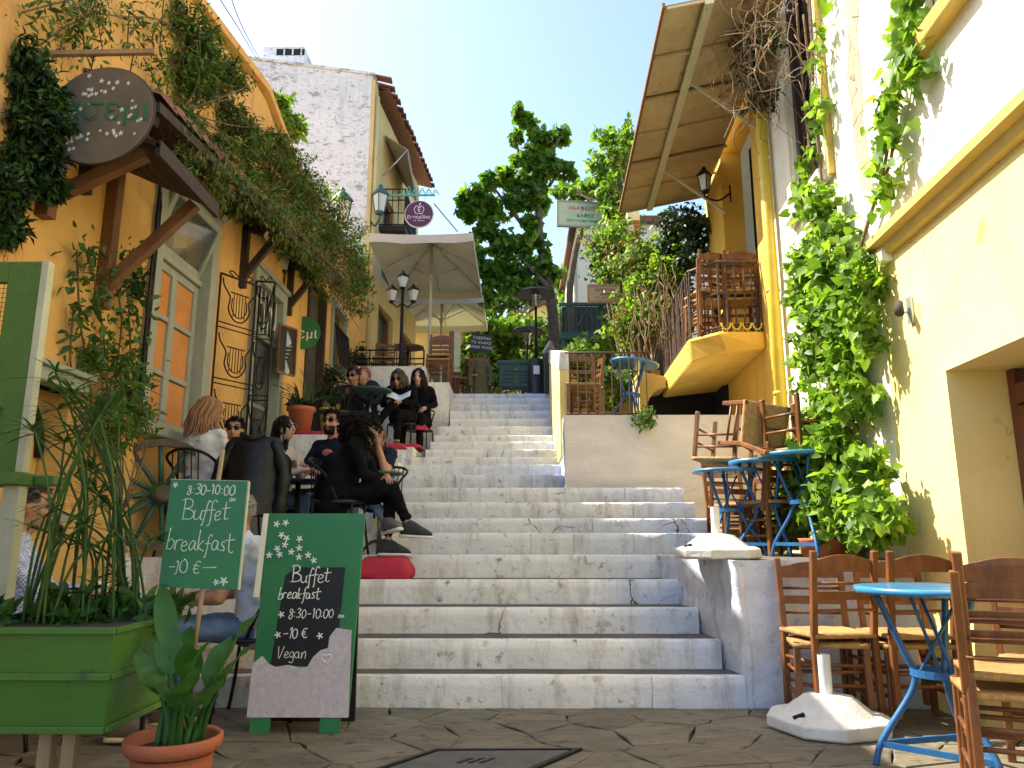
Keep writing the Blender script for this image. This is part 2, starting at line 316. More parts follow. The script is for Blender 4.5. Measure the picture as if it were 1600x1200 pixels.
# leaves: many small leaf-shaped faces in one mesh, made with numpy
LEAF = {
 'leaf': (np.array([(0, 0, 0), (-.5, .35, .12), (0, .4, 0), (.5, .35, .12), (-.32, .72, .05), (0, 1, -.06), (.32, .72, .05)], float), [(0, 2, 1), (0, 3, 2), (1, 2, 5, 4), (2, 3, 6, 5)]),
 'thin': (np.array([(0, 0, 0), (-.5, .45, .08), (0, 1, -.08), (.5, .45, .08)], float), [(0, 3, 2, 1)]),
 'heart': (np.array([(0, .08, 0), (-.38, -.06, .06), (-.58, .25, .10), (-.36, .68, .03), (0, 1.05, -.10), (.36, .68, .03), (.58, .25, .10), (.38, -.06, .06), (0, .5, -.03)], float), [(0, 8, 2, 1), (8, 4, 3, 2), (0, 7, 6, 8), (8, 6, 5, 4)]),
}
def leaves(name, pos, L, Wd, mt, parent=None, kind='leaf', out=None, outw=.4, hang=.3, var=.5, w=True):
    tv, tf = LEAF[kind]; pos = np.asarray(pos, float); n = len(pos)
    if w and parent is not None: l = root_of(parent).location; pos = pos - np.array([l.x, l.y, l.z])
    d = rng.normal(size=(n, 3)); d[:, 2] -= hang * 1.6; d /= np.linalg.norm(d, axis=1)[:, None]
    nn = rng.normal(size=(n, 3)) * .7; nn[:, 2] += .5
    if out is not None: nn += np.asarray(out) * outw * 2
    nn -= d * (nn * d).sum(1)[:, None]; nn /= np.linalg.norm(nn, axis=1)[:, None] + 1e-9
    x = np.cross(d, nn); s = L * (1 + var * rng.uniform(-1, 1, n)) * np.where(rng.uniform(0, 1, n) < .15, 1.35, 1); ww = Wd / L
    P = pos[:, None, :] + s[:, None, None] * (tv[None, :, 0:1] * ww * x[:, None, :] + tv[None, :, 1:2] * d[:, None, :] + tv[None, :, 2:3] * nn[:, None, :])
    k = len(tv); verts = P.reshape(-1, 3); lens = np.array([len(f) for f in tf]); idx = np.concatenate([np.array(f) for f in tf])
    loops = (np.arange(n)[:, None] * k + idx[None, :]).ravel(); tot = np.tile(lens, n); st = np.concatenate([[0], np.cumsum(tot)[:-1]])
    me = bpy.data.meshes.new(name); me.vertices.add(len(verts)); me.vertices.foreach_set('co', verts.ravel().astype('f'))
    me.loops.add(len(loops)); me.loops.foreach_set('vertex_index', loops.astype('i')); me.polygons.add(len(tot))
    me.polygons.foreach_set('loop_start', st.astype('i')); me.polygons.foreach_set('loop_total', tot.astype('i')); me.update(calc_edges=True); me.validate()
    me.materials.append(M[mt]); return link(name, me, parent)
def cloud(blobs, n, clump=.16, per=14, shell=.35):
    """points gathered in small clumps through the volume of the given ellipsoids; returns points and outward directions"""
    vol = np.array([(b[1][0] * b[1][1] * b[1][2]) ** .62 for b in blobs]); vol /= vol.sum(); P = []; D = []
    for b, q in zip(blobs, vol):
        c = np.array(b[0]); r = np.array(b[1]); m = max(6, int(n * q)); nc = max(3, m // per)
        u = rng.normal(size=(nc, 3)); u /= np.linalg.norm(u, axis=1)[:, None]; rad = shell + (1 - shell) * rng.uniform(0, 1, nc) ** .6
        rad *= 1 + .22 * rng.normal(size=nc); cc = c + u * rad[:, None] * r; k = rng.integers(0, nc, m)
        P.append(cc[k] + rng.normal(size=(m, 3)) * clump * min(r) * np.array([1, 1, .8])); D.append(u[k])
    return np.concatenate(P), np.concatenate(D)
def blobs_at(lst, Y, depth=.8):
    out = []
    for it in lst:
        px, py, rx, ry = it[:4]; y = it[4] if len(it) > 4 else Y; c = UY(px, py, y); s = y * 1.02 / F
        out.append((tuple(c), (rx * s, max(.12, depth * (rx + ry) / 2 * s), ry * s)))
    return out
def twigs(blobs, mb, root, r=.012, k=3):
    for b in blobs:
        for _ in range(k):
            e = Vector(b[0]) + Vector([random.gauss(0, .5) * b[1][i] for i in range(3)]); m_ = (Vector(root) + e) / 2 + V(random.gauss(0, .08), random.gauss(0, .08), random.gauss(0, .08))
            mb.tube(smooth_path([root, m_, e], 4), [r * (1 - .07 * i) for i in range(9)], 5)
# writing: font text to mesh, and chalk strokes
def text_mesh(txt, size, depth=.002, align='CENTER'):
    cu = bpy.data.curves.new('lettering', 'FONT'); cu.body = txt; cu.size = size; cu.extrude = depth; cu.align_x = align; cu.align_y = 'CENTER'; cu.resolution_u = 3
    ob = bpy.data.objects.new('lettering', cu); SC.collection.objects.link(ob); dg = bpy.context.evaluated_depsgraph_get(); me = bpy.data.meshes.new_from_object(ob.evaluated_get(dg))
    bpy.data.objects.remove(ob); bpy.data.curves.remove(cu); return me
def lettering(txt, size, mt, parent, loc, rot, depth=.002, sx=1.0):
    me = text_mesh(txt, size, depth); me.materials.clear(); me.materials.append(M[mt]); o = link('lettering', me, parent, 0, loc, rot); o.scale = (sx, 1, 1); return o
GL = {
 'B': (.62, [[(.08, 0), (.1, 1)], [(-.04, .93), (.3, 1.02), (.52, .86), (.42, .62), (.14, .52), (.44, .48), (.6, .26), (.45, .04), (-.02, .0)]]),
 'u': (.48, [[(.05, .46), (.04, .15), (.16, .0), (.34, .12), (.40, .46), (.38, .1), (.48, .0)]]),
 'f': (.34, [[(.42, .86), (.32, .98), (.2, .8), (.17, .2), (.12, -.28), (.02, -.3)], [(.0, .44), (.38, .48)]]),
 'e': (.42, [[(.06, .24), (.3, .3), (.34, .44), (.2, .52), (.06, .36), (.08, .1), (.22, .0), (.4, .1)]]),
 't': (.38, [[(.2, .95), (.15, .3), (.18, .05), (.3, .0), (.4, .08)], [(-.02, .58), (.46, .64)]]),
 'b': (.44, [[(.08, 1.0), (.06, .0)], [(.06, .32), (.22, .5), (.38, .3), (.28, .04), (.07, .06)]]),
 'r': (.36, [[(.06, .48), (.06, .0)], [(.06, .3), (.18, .48), (.34, .46)]]),
 'a': (.46, [[(.36, .44), (.18, .5), (.04, .28), (.1, .03), (.26, .08), (.37, .44), (.36, .1), (.46, .02)]]),
 'k': (.42, [[(.07, 1.0), (.05, .0)], [(.34, .5), (.07, .22), (.36, .0)]]),
 's': (.36, [[(.3, .46), (.14, .5), (.08, .36), (.26, .22), (.26, .04), (.04, .03)]]),
 'g': (.46, [[(.36, .44), (.18, .5), (.05, .28), (.14, .05), (.34, .2), (.37, .46), (.34, -.2), (.2, -.34), (.05, -.24)]]),
 'n': (.46, [[(.06, .48), (.05, .0), (.08, .3), (.24, .5), (.36, .38), (.36, .0)]]),
 'm': (.6, [[(.04, .4), (.05, .0), (.1, .34), (.22, .38), (.26, .02), (.32, .34), (.44, .38), (.46, .02)]]),
 'V': (.56, [[(.02, .95), (.2, .0), (.48, .95)]]),
 '0': (.5, [[(.25, .8), (.06, .55), (.08, .15), (.25, .0), (.42, .2), (.42, .6), (.25, .8)]]),
 '1': (.28, [[(.04, .62), (.16, .82), (.13, .0)]]),
 'j': (.28, [[(.02, .66), (.14, .7), (.13, .05), (.02, -.04)]]),
 '3': (.46, [[(.06, .72), (.24, .82), (.36, .64), (.16, .44), (.38, .3), (.3, .04), (.04, .04)]]),
 '8': (.48, [[(.36, .7), (.2, .84), (.1, .64), (.34, .34), (.34, .08), (.16, .0), (.08, .2), (.34, .54), (.36, .7)]]),
 ':': (.24, [[(.10, .58), (.11, .50)], [(.09, .22), (.10, .14)]]), '-': (.5, [[(.06, .36), (.42, .38)]]), '_': (1.0, [[(.06, .36), (.92, .42)]]), ' ': (.3, []), '.': (.15, []),
 'E': (.6, [[(.5, .74), (.32, .8), (.14, .55), (.14, .2), (.3, .0), (.52, .1)], [(.02, .48), (.42, .5)], [(.02, .3), (.38, .32)]]),
}
def chalk(mb, txt, x, z, size, th=.0035, slant=.06):
    for ch in txt:
        wd, st = GL[ch]; dz = random.gauss(0, .035) * size; ss = random.gauss(1, .06); sl2 = slant + random.gauss(0, .05)
        for s in st:
            p = smooth_path([(x + size * (a * ss + sl2 * b) + random.gauss(0, .016) * size, 0, z + dz + size * b * ss + random.gauss(0, .012) * size) for a, b in s], 5)
            mb.tube(p, [th * random.uniform(.75, 1.15) for _ in p], 5)
        x += size * wd
    return x
def flower(mb, x, z, r, y=0):
    a0 = random.uniform(0, 2); pts = []
    for k in range(30):
        rr = r * (.66 + .36 * math.cos(k * PI * 2 / 6)) ; pts.append((x + rr * math.cos(a0 + k * PI / 15), y, z + rr * math.sin(a0 + k * PI / 15)))
    mb.prism(pts, (0, -.0025, 0))
def wall_grid(mb, u0, u1, z0, z1, holes, fm, dep=.25, mi=0, ztop=None, nu=0):
    us = sorted({u0, u1, *[h[0] for h in holes], *[h[1] for h in holes], *[u0 + (u1 - u0) * i / nu for i in range(1, nu)]} if nu else {u0, u1, *[h[0] for h in holes], *[h[1] for h in holes]})
    zs = sorted({z0, z1, *[h[2] for h in holes], *[h[3] for h in holes]})
    for a, b in zip(us, us[1:]):
        for c, d in zip(zs, zs[1:]):
            if any(h[0] - 1e-6 <= a and b <= h[1] + 1e-6 and h[2] - 1e-6 <= c and d <= h[3] + 1e-6 for h in holes): continue
            ta = d; tb = d
            if d == z1 and ztop: ta = ztop(a); tb = ztop(b)
            mb.quad(fm(a, c, 0), fm(b, c, 0), fm(b, tb, 0), fm(a, ta, 0), mi)
    for a, b, c, d in [h[:4] for h in holes]:
        for p, q in (((a, c), (b, c)), ((b, c), (b, d)), ((b, d), (a, d)), ((a, d), (a, c))):
            mb.quad(fm(p[0], p[1], 0), fm(q[0], q[1], 0), fm(q[0], q[1], dep), fm(p[0], p[1], dep), mi)
# ================================================================ THE SETTING
mb = MB(); mb.quad((-60, -40, -.03), (60, -40, -.03), (60, 60, -.03), (-60, 60, -.03)); pavement = struct(mb.build('pavement', 'grout'))
# irregular flagstones: a relaxed Voronoi pattern, each stone an object
def clip(poly, a, b, c):
    out = []
    for i in range(len(poly)):
        p = poly[i]; q = poly[(i + 1) % len(poly)]; dp = a * p[0] + b * p[1] - c; dq = a * q[0] + b * q[1] - c
        if dp <= 0: out.append(p)
        if (dp < 0 < dq) or (dq < 0 < dp): t = dp / (dp - dq); out.append((p[0] + (q[0] - p[0]) * t, p[1] + (q[1] - p[1]) * t))
    return out
sites = [(-3 + .50 * i + .25 * (j % 2) + random.uniform(-.2, .2), 2.7 + .27 * j + random.uniform(-.11, .11)) for i in range(13) for j in range(10)]
MAN = (-.50, .30, 3.62, 4.0)
for s in sites:
    poly = [(-3.0, 2.5), (2.75, 2.5), (2.75, 5.06), (-3.0, 5.06)]
    for t in sites:
        if t is s: continue
        a, b = t[0] - s[0], t[1] - s[1]; L = math.hypot(a, b)
        if L > 1.6: continue
        a /= L; b /= L; poly = clip(poly, a, b, (a * (s[0] + t[0]) + b * (s[1] + t[1])) / 2 - random.uniform(.0005, .003))
        if len(poly) < 3: break
    if len(poly) < 3: continue
    cx = sum(p[0] for p in poly) / len(poly); cy = sum(p[1] for p in poly) / len(poly)
    if MAN[0] - .1 < cx < MAN[1] + .1 and MAN[2] - .02 < cy < MAN[3] + .02 and False: continue
    h = random.uniform(-.003, .002); tx = random.uniform(-.007, .007); ty = random.uniform(-.007, .007)
    fine = []
    for i in range(len(poly)):
        p = poly[i]; q = poly[(i + 1) % len(poly)]; fine.append(p)
        fine.append(((p[0] + q[0]) / 2 + random.uniform(-.018, .004) * (1 if cx < (p[0] + q[0]) / 2 else -1), (p[1] + q[1]) / 2 + random.uniform(-.012, .004) * (1 if cy < (p[1] + q[1]) / 2 else -1)))
    mb = MB(); n = len(fine)
    tp = [(p[0] - cx, p[1] - cy, h + tx * (p[0] - cx) + ty * (p[1] - cy) - .004) for p in fine]; ti = [((p[0] - cx) * .95, (p[1] - cy) * .95, h + tx * (p[0] - cx) + ty * (p[1] - cy)) for p in fine]
    bt = [(p[0] - cx, p[1] - cy, -.04) for p in fine]
    mb.add(bt + tp + ti, [(i, (i + 1) % n, n + (i + 1) % n, n + i) for i in range(n)] + [(n + i, n + (i + 1) % n, 2 * n + (i + 1) % n, 2 * n + i) for i in range(n)] + [tuple(range(2 * n, 3 * n))])
    link('flagstone', mb.mesh('flagstone', 'flagstone'), pavement, 0, (cx, cy, 0))
# inspection cover, a cut stone in a frame
def skew(a, b, z): return (-.72 + a * .74 + b * .30, 3.66 + a * .02 + b * .42, z)
mh = thing('manhole_cover', 'square inspection cover with a dark rim set in the flagstones', 'manhole cover', (-.3, 3.85, .0))
mb = MB()
for a0, a1, b0, b1 in ((0, 1, 0, .05), (0, 1, .95, 1), (0, .04, .05, .95), (.96, 1, .05, .95)):
    mb.hexa([skew(a0, b0, -.02), skew(a1, b0, -.02), skew(a1, b1, -.02), skew(a0, b1, -.02), skew(a0, b0, .012), skew(a1, b0, .012), skew(a1, b1, .012), skew(a0, b1, .012)])
mb.build('frame', 'black_iron', mh, True)
mb = MB(); mb.hexa([skew(.06, .08, -.02), skew(.94, .08, -.02), skew(.94, .92, -.02), skew(.06, .92, -.02), skew(.06, .08, .010), skew(.94, .08, .010), skew(.94, .92, .010), skew(.06, .92, .010)]); lid = mb.build('lid', 'iron_cover', mh, True, .004)
mb = MB()
for a in (.43, .5, .57): mb.hexa([skew(a - .015, .4, .010), skew(a + .015, .4, .010), skew(a + .015, .58, .010), skew(a - .015, .58, .010), skew(a - .015, .4, .014), skew(a + .015, .4, .014), skew(a + .015, .58, .014), skew(a - .015, .58, .014)])
mb.build('lifting_rib', 'black_iron', lid, True)
# ---------------------------------------------------------------- stairs
YS = [5.08, 5.40, 5.80, 6.20, 6.60, 7.0, 7.42, 7.88, 8.36, 8.85, 9.4, 9.98, 10.54, 11.08, 11.58, 12.04, 12.46, 12.86, 13.26, 13.66, 14.1]
RY = [1057, 1000, 950, 906, 870, 833, 810, 785, 762, 742, 726, 714, 702, 690, 680, 666, 654, 642, 632, 622, 615]
ZS = [UY(800, y, Y).z for y, Y in zip(RY, YS)]; ZS[4] = .905; ZS[3] = min(ZS[3], .73)
for i in range(1, 21):
    if ZS[i] < ZS[i - 1] + .08: ZS[i] = ZS[i - 1] + .08
ZTOP = ZS[20]; Z5 = ZS[4]; Z9 = ZS[8]; Z13 = ZS[12]
def step_x(i):
    y = YS[i]
    l = -2.94 if i < 5 else (-1.42 if i < 12 else (-1.30 if i < 16 else UY(704, 600, y).x))
    r = (1.44 if i == 0 else 1.42 - .13 * (y - 5.08)) if i < 5 else (1.82 if i < 9 else .53 + .02 * (y - 8.8))
    return l, r
mb = MB()
for i in range(21):
    l, r = step_x(i); y2 = YS[i + 1] + .03 if i < 20 else 15
    mb.box(l, r, YS[i] + .014, y2, -.05, ZS[i] - .02)
stairs = struct(mb.build('staircase', 'whitewash_wall'))
def block(w_, h_, d_, seed, nx=6):
    rs = random.Random(seed); mb = MB(); nz = 3; vs = []; fs = []
    for k in range(nz + 1):
        for j in range(nx + 1):
            e = j in (0, nx) or k == nz
            vs.append((w_ * j / nx, rs.uniform(-.007, .005) + (.0015 if e else 0), h_ * k / nz + (rs.uniform(-.016, .004) if k == nz else 0)))
    b0 = len(vs)
    for j in range(nx + 1): vs.append((w_ * j / nx, .016, h_ + rs.uniform(-.002, .002)))
    c0 = len(vs)
    for j in range(nx + 1): vs.append((w_ * j / nx, d_ + rs.uniform(-.01, .01), h_))
    N = nx + 1
    for k in range(nz):
        for j in range(nx): fs.append((k * N + j, k * N + j + 1, (k + 1) * N + j + 1, (k + 1) * N + j))
    for a in (nz * N,): fs += [(a + j, a + j + 1, b0 + j + 1, b0 + j) for j in range(nx)]
    fs += [(b0 + j, b0 + j + 1, c0 + j + 1, c0 + j) for j in range(nx)]
    mb.add(vs, fs, 0, True); fs = []; q0 = len(vs); vs += [(0, d_, 0), (w_, d_, 0)]
    fs += [(0, N, 2 * N, 3 * N, b0, c0, q0), (nx, q0 + 1, c0 + nx, b0 + nx, 3 * N + nx, 2 * N + nx, N + nx), (c0, c0 + nx, q0 + 1, q0)]
    mb.add(vs, fs, 0, False); return mb
cnt = 0
for i in range(21):
    l, r = step_x(i); zb = ZS[i - 1] - .012 if i else -.02; h = ZS[i] - zb; x = l; lo, hi = ((.9, 1.7) if i < 5 else ((.30, .75) if i < 9 else (.26, .62)))
    mt = 'whitewash_lower' if i < 9 else 'whitewash_upper'
    while x < r - .02:
        wd = random.uniform(lo, hi)
        if r - x - wd < .2: wd = r - x
        me = block(wd - (random.uniform(.001, .003) if i < 5 else random.uniform(.002, .008)), h, .085 if i < 6 else .16, cnt, max(4, int(wd / .11))).mesh('step_block', mt); cnt += 1
        link('step_block', me, stairs, 0, (x, YS[i] + random.uniform(-.006, .006), zb)); x += wd
    if i < 20:
        mb = MB(); mb.box(l, r, YS[i] + .08, YS[i + 1] + .05, ZS[i] - .06, ZS[i] - .006); mb.build('tread', 'tread_stone' if i < 9 else 'landing_stone', stairs)
def rough(mb, a, b, c, d, nu, nv, amp, nrm, sc=(3, 3, 7), mi=0, seed=0):
    """an uneven plastered face between four corners"""
    a, b, c, d = map(Vector, (a, b, c, d)); nrm = Vector(nrm); vs = []
    for j in range(nv + 1):
        for i in range(nu + 1):
            u, v = i / nu, j / nv; p = (a * (1 - u) + b * u) * (1 - v) + (d * (1 - u) + c * u) * v
            q = noise.noise(Vector((p.x * sc[0] + seed, p.y * sc[1], p.z * sc[2]))) + .5 * noise.noise(Vector((p.x * sc[0] * 3, p.y * sc[1] * 3 + seed, p.z * sc[2] * 3)))
            vs.append(p + nrm * q * amp)
    mb.add(vs, [(j * (nu + 1) + i, j * (nu + 1) + i + 1, (j + 1) * (nu + 1) + i + 1, (j + 1) * (nu + 1) + i) for j in range(nv) for i in range(nu)], mi, True)
# lower right platform with its rounded cheek
t = thing('platform_wall', 'low whitewashed retaining wall beside the lowest five steps, under the chairs', 'retaining wall', (1.9, 5.1, 0))
mb = MB(); xe = XR(5.08)
rough(mb, (1.46, 5.065, -.02), (xe, 5.065, -.02), (xe, 5.085, Z5), (1.42, 5.105, Z5), 30, 22, .022, (0, -1, 0))
rough(mb, (1.30, 6.66, -.02), (1.46, 5.065, -.02), (1.42, 5.105, Z5), (1.17, 6.66, Z5), 28, 20, .02, (-1, 0, 0), seed=5)
mb.tube(smooth_path([(1.468, 5.10, -.03), (1.462, 5.095, .3), (1.448, 5.105, .62), (1.43, 5.12, Z5 - .004)], 5), [.034 + .006 * math.sin(k * 1.7) for k in range(16)], 12); mb.build('wall_face', 'whitewash_lower', t, True, 0, False)
mb = MB(); mb.prism([(1.43, 5.15, Z5 - .05), (XR(5.1), 5.13, Z5 - .05), (XR(9), 8.9, Z5 - .05), (1.82, 8.9, Z5 - .05), (1.82, 6.98, Z5 - .05), (1.17, 6.98, Z5 - .05)], (0, 0, .046)); mb.build('paving', 'tread_stone', t, True)
# upper right terrace
ZT2 = UY(980, 648, 8.62).z
t = thing('terrace_wall', 'beige plastered wall below the iron railing, right of the stairs', 'retaining wall', (1.6, 8.6, Z9))
mb = MB(); rough(mb, (.53, 8.62, 1.2), (XR(8.62), 8.62, 1.2), (XR(8.62), 8.64, ZT2), (.53, 8.64, ZT2), 40, 26, .016, (0, -1, 0), (1.3, 3, 9)); mb.build('wall_face', 'warm_whitewash', t, True)
mb = MB(); rough(mb, (.53, 13.4, 1.6), (.53, 8.62, 1.2), (.53, 8.64, ZT2), (.53, 13.4, ZT2), 30, 12, .012, (-1, 0, 0)); mb.build('side_face', 'whitewash_upper', t, True)
mb = MB(); mb.box(.535, 3.1, 8.66, 14.0, ZT2 - .1, ZT2 - .003); mb.build('paving', 'landing_stone', t, True)
# flank parapet of the upper flight
t = thing('parapet_wall', 'peeling white and yellow end of the low wall beside the upper steps', 'wall', (.6, 9.4, 2.2))
p0 = UY(872, 655, 9.1); p1 = UY(872, 552, 9.1); mb = MB()
mb.hexa([(.50, 9.0, 2.0), (.62, 9.0, 2.0), (.68, 13.6, 2.0), (.57, 13.6, 2.0), (.50, 9.0, p1.z - .22), (.62, 9.0, p1.z - .22), (.68, 13.6, ZTOP + .5), (.57, 13.6, ZTOP + .5)]); mb.build('wall_body', 'yellow_plaster', t, True, .015)
mb = MB(); mb.hexa([(.488, 8.985, p1.z - .24), (.632, 8.985, p1.z - .24), (.69, 13.6, ZTOP + .48), (.56, 13.6, ZTOP + .48), (.50, 8.985, p1.z), (.62, 8.985, p1.z), (.68, 13.6, ZTOP + .72), (.57, 13.6, ZTOP + .72)]); mb.build('coping', 'whitewash_wall', t, True, .02)
# left terraces
ZT3 = UY(610, 574, 12.6).z
t = thing('cafe_terrace', 'whitewashed cafe terrace stepping up beside the orange house', 'terrace', (-2.1, 6.7, 0))
mb = MB(); mb.box(-2.94, -1.55, 5.75, 9.0, -.05, Z5 - .002); mb.build('paving', 'whitewash_wall', t, True)
mb = MB(); rough(mb, (-2.94, 8.95, Z5 - .05), (-1.72, 8.95, Z5 - .05), (-1.72, 8.97, Z13), (-2.94, 8.97, Z13), 20, 14, .014, (0, -1, 0)); mb.box(-2.94, -1.74, 8.98, 12.6, .5, Z13 - .006); mb.box(-1.738, -1.43, 10.2, 12.6, .5, Z13 - .007); mb.box(-1.738, -1.43, 9.0, 10.19, .5, ZS[10] - .006); mb.build('upper_level', 'whitewash_wall', t, True)
mb = MB(); rough(mb, (-2.94, 12.5, Z13 - .05), (UY(664, 590, 12.5).x, 12.5, Z13 - .05), (UY(664, 590, 12.5).x, 12.51, ZT3), (-2.94, 12.51, ZT3), 20, 12, .012, (0, -1, 0))
mb.box(-2.94, UY(664, 590, 12.52).x, 12.52, 14.4, 2, ZT3 - .004); mb.build('top_level', 'whitewash_wall', t, True)
zb = UY(690, 600, 12.9).z; xb = UY(703, 600, 12.9).x; mb = MB(); rough(mb, (UY(660, 600, 12.9).x, 12.75, 2.3), (xb, 12.75, 2.3), (xb, 12.76, zb), (UY(660, 600, 12.9).x, 12.76, zb), 10, 10, .01, (0, -1, 0)); mb.box(UY(660, 600, 12.9).x, xb, 12.765, 14.5, 2.3, zb - .004); mb.build('block', 'whitewash_upper', t, True, .008)
mb = MB(); mb.box(-6, 12, 14.55, 30, ZTOP - .5, ZTOP - .006); mb.box(xb + .002, .6, 14.11, 14.56, ZTOP - .5, ZTOP - .004); mb.build('landing_paving', 'landing_stone'); struct(bpy.data.objects['landing_paving'])
mb = MB(); n = 24; vs = []
for j in range(n + 1):
    for i in range(n + 1):
        x = -30 + 60 * i / n; y = 24 + 70 * j / n; vs.append((x, y, 3.2 + .11 * (y - 24) + 1.4 * noise.noise(V(x * .09, y * .09, 1))))
mb.add(vs, [(j * (n + 1) + i, j * (n + 1) + i + 1, (j + 1) * (n + 1) + i + 1, (j + 1) * (n + 1) + i) for j in range(n) for i in range(n)], 0, True); struct(mb.build('hillside', 'earth'))
# ================================================================ HOUSES
# ---- orange cafe house on the left
a = UX(285, 0, XL); b = UX(400, 130, XL); sl_ = (b.z - a.z) / (b.y - a.y)
def ztopL(y): return max(5.82, a.z + sl_ * (min(y, 7.9) - a.y) - max(0, y - 7.9) * .5)
fmL = lambda u, z, d: (XL - d, u, z)
def LW(px, py): return UX(px, py, XL)
W1 = (LW(228, 500).y, LW(318, 500).y, LW(250, 668).z, LW(318, 345).z)
D2 = (LW(392, 500).y, LW(434, 560).y, Z5 - .006, LW(434, 466).z)
O3 = (LW(477, 560).y, LW(503, 560).y, Z13 - .3, LW(490, 440).z)
W4 = (LW(517, 520).y, LW(538, 520).y, LW(528, 590).z, LW(528, 484).z)
N0 = (LW(30, 660).y, LW(104, 660).y, LW(60, 800).z, LW(60, 600).z)
house = thing('orange_house', 'orange plastered cafe house with grey-green windows along the left of the stairs', 'house', (XL, 8, 0))
mb = MB(); wall_grid(mb, 1.2, 14.0, -.05, 5.4, [W1, D2, O3, W4, N0], fmL, .22, 0, ztopL, 12)
mb.quad(fmL(14, -.05, 0), fmL(14, -.05, 5), fmL(14, ztopL(14), 5), fmL(14, ztopL(14), 0))
ys = [1.2, 4, 6, 7.9, 9, 10, 11, 14]
for y0, y1 in zip(ys, ys[1:]): mb.quad(fmL(y0, ztopL(y0), 0), fmL(y1, ztopL(y1), 0), fmL(y1, ztopL(y1), 5), fmL(y0, ztopL(y0), 5))
mb.build('wall', 'orange_plaster', house, True)
for h in (W1, D2, O3, W4, N0): mb = MB(); mb.box(XL - 1.3, XL - .5, h[0] - .3, h[1] + .3, h[2] - .1, h[3] + .2); mb.build('interior', 'dusk_inside', house, True)
mb = MB(); mb.box(XL - .12, XL + .05, 1.2, 14.02, 0, 0.01); 
for y0, y1 in zip(ys, ys[1:]): mb.hexa([(XL - .3, y0, ztopL(y0) + .002), (XL + .07, y0, ztopL(y0) + .002), (XL + .07, y1, ztopL(y1) + .002), (XL - .3, y1, ztopL(y1) + .002), (XL - .3, y0, ztopL(y0) + .09), (XL + .07, y0, ztopL(y0) + .09), (XL + .07, y1, ztopL(y1) + .09), (XL - .3, y1, ztopL(y1) + .09)])
mb.build('coping', 'orange_plaster', house, True)
def frame(mb, X, y0, y1, z0, z1, w_, d_, mi=0, sill=True):
    mb.box(X - d_, X, y0, y0 + w_, z0, z1, mi); mb.box(X - d_, X, y1 - w_, y1, z0, z1, mi); mb.box(X - d_ + .002, X - .002, y0 + w_, y1 - w_, z1 - w_, z1, mi)
    if sill: mb.box(X - d_ + .002, X - .002, y0 + w_, y1 - w_, z0, z0 + w_, mi)
# window 1
y0, y1, z0, z1 = W1
mb = MB(); frame(mb, XL + .05, y0 - .06, y1 + .13, z0 - .02, z1 + .12, .15, .12, sill=False); mb.box(XL - .04, XL + .075, y0 - .09, y1 + .16, z1 + .122, z1 + .18); wf = mb.build('window', 'sage_paint', house, True, .008)
mb = MB(); mb.box(XL - .1, XL + .12, y0 - .12, y1 + .16, z0 - .1, z0 - .022); mb.build('sill', 'sage_paint', wf, True, .008)
zt = z0 + (z1 - z0) * .70
mb = MB(); frame(mb, XL - .06, y0 + .09, y1 - .02, z0, zt, .075, .05); ym = (y0 + y1) / 2 + .03
mb.box(XL - .11, XL - .058, ym - .05, ym + .05, z0 + .075, zt - .075)
for k in (1, 2):
    z = z0 + (zt - z0) * k / 3; mb.box(XL - .109, XL - .061, y0 + .165, ym - .05, z - .022, z + .022); mb.box(XL - .109, XL - .061, ym + .05, y1 - .095, z - .022, z + .022)
mb.box(XL - .12, XL - .03, y0 + .09, y1 - .02, zt + .002, zt + .06); mb.build('sash', 'sage_paint', wf, True, .006)
for k in range(3):
    za = z0 + (zt - z0) * k / 3 + .03; zb_ = z0 + (zt - z0) * (k + 1) / 3 - .03
    for ya, yb in ((y0 + .16, ym - .045), (ym + .045, y1 - .09)):
        mb = MB(); mb.box(XL - .092, XL - .084, ya, yb, za, zb_); mb.build('pane', 'pane_orange' if k < 3 else 'window_glass', wf, True)
mb = MB(); tilt = .22   # hopper light tilted open
def hop(y, z, d=0): f = (z - zt - .07) / (z1 - zt); return (XL - .06 + tilt * f + d, y, z)
for (ya, yb, za, zb_) in ((y0 + .09, y0 + .15, zt + .07, z1 - .02), (y1 - .08, y1 - .02, zt + .07, z1 - .02), (y0 + .15, y1 - .08, zt + .07, zt + .13), (y0 + .15, y1 - .08, z1 - .08, z1 - .02)):
    mb.hexa([hop(ya, za, -.04), hop(ya, za), hop(yb, za), hop(yb, za, -.04), hop(ya, zb_, -.04), hop(ya, zb_), hop(yb, zb_), hop(yb, zb_, -.04)])
mb.build('hopper_light', 'sage_paint', wf, True, .005)
mb = MB(); mb.quad(hop(y0 + .15, zt + .13, -.02), hop(y1 - .08, zt + .13, -.02), hop(y1 - .08, z1 - .08, -.02), hop(y0 + .15, z1 - .08, -.02)); mb.build('pane', 'window_glass', wf, True)
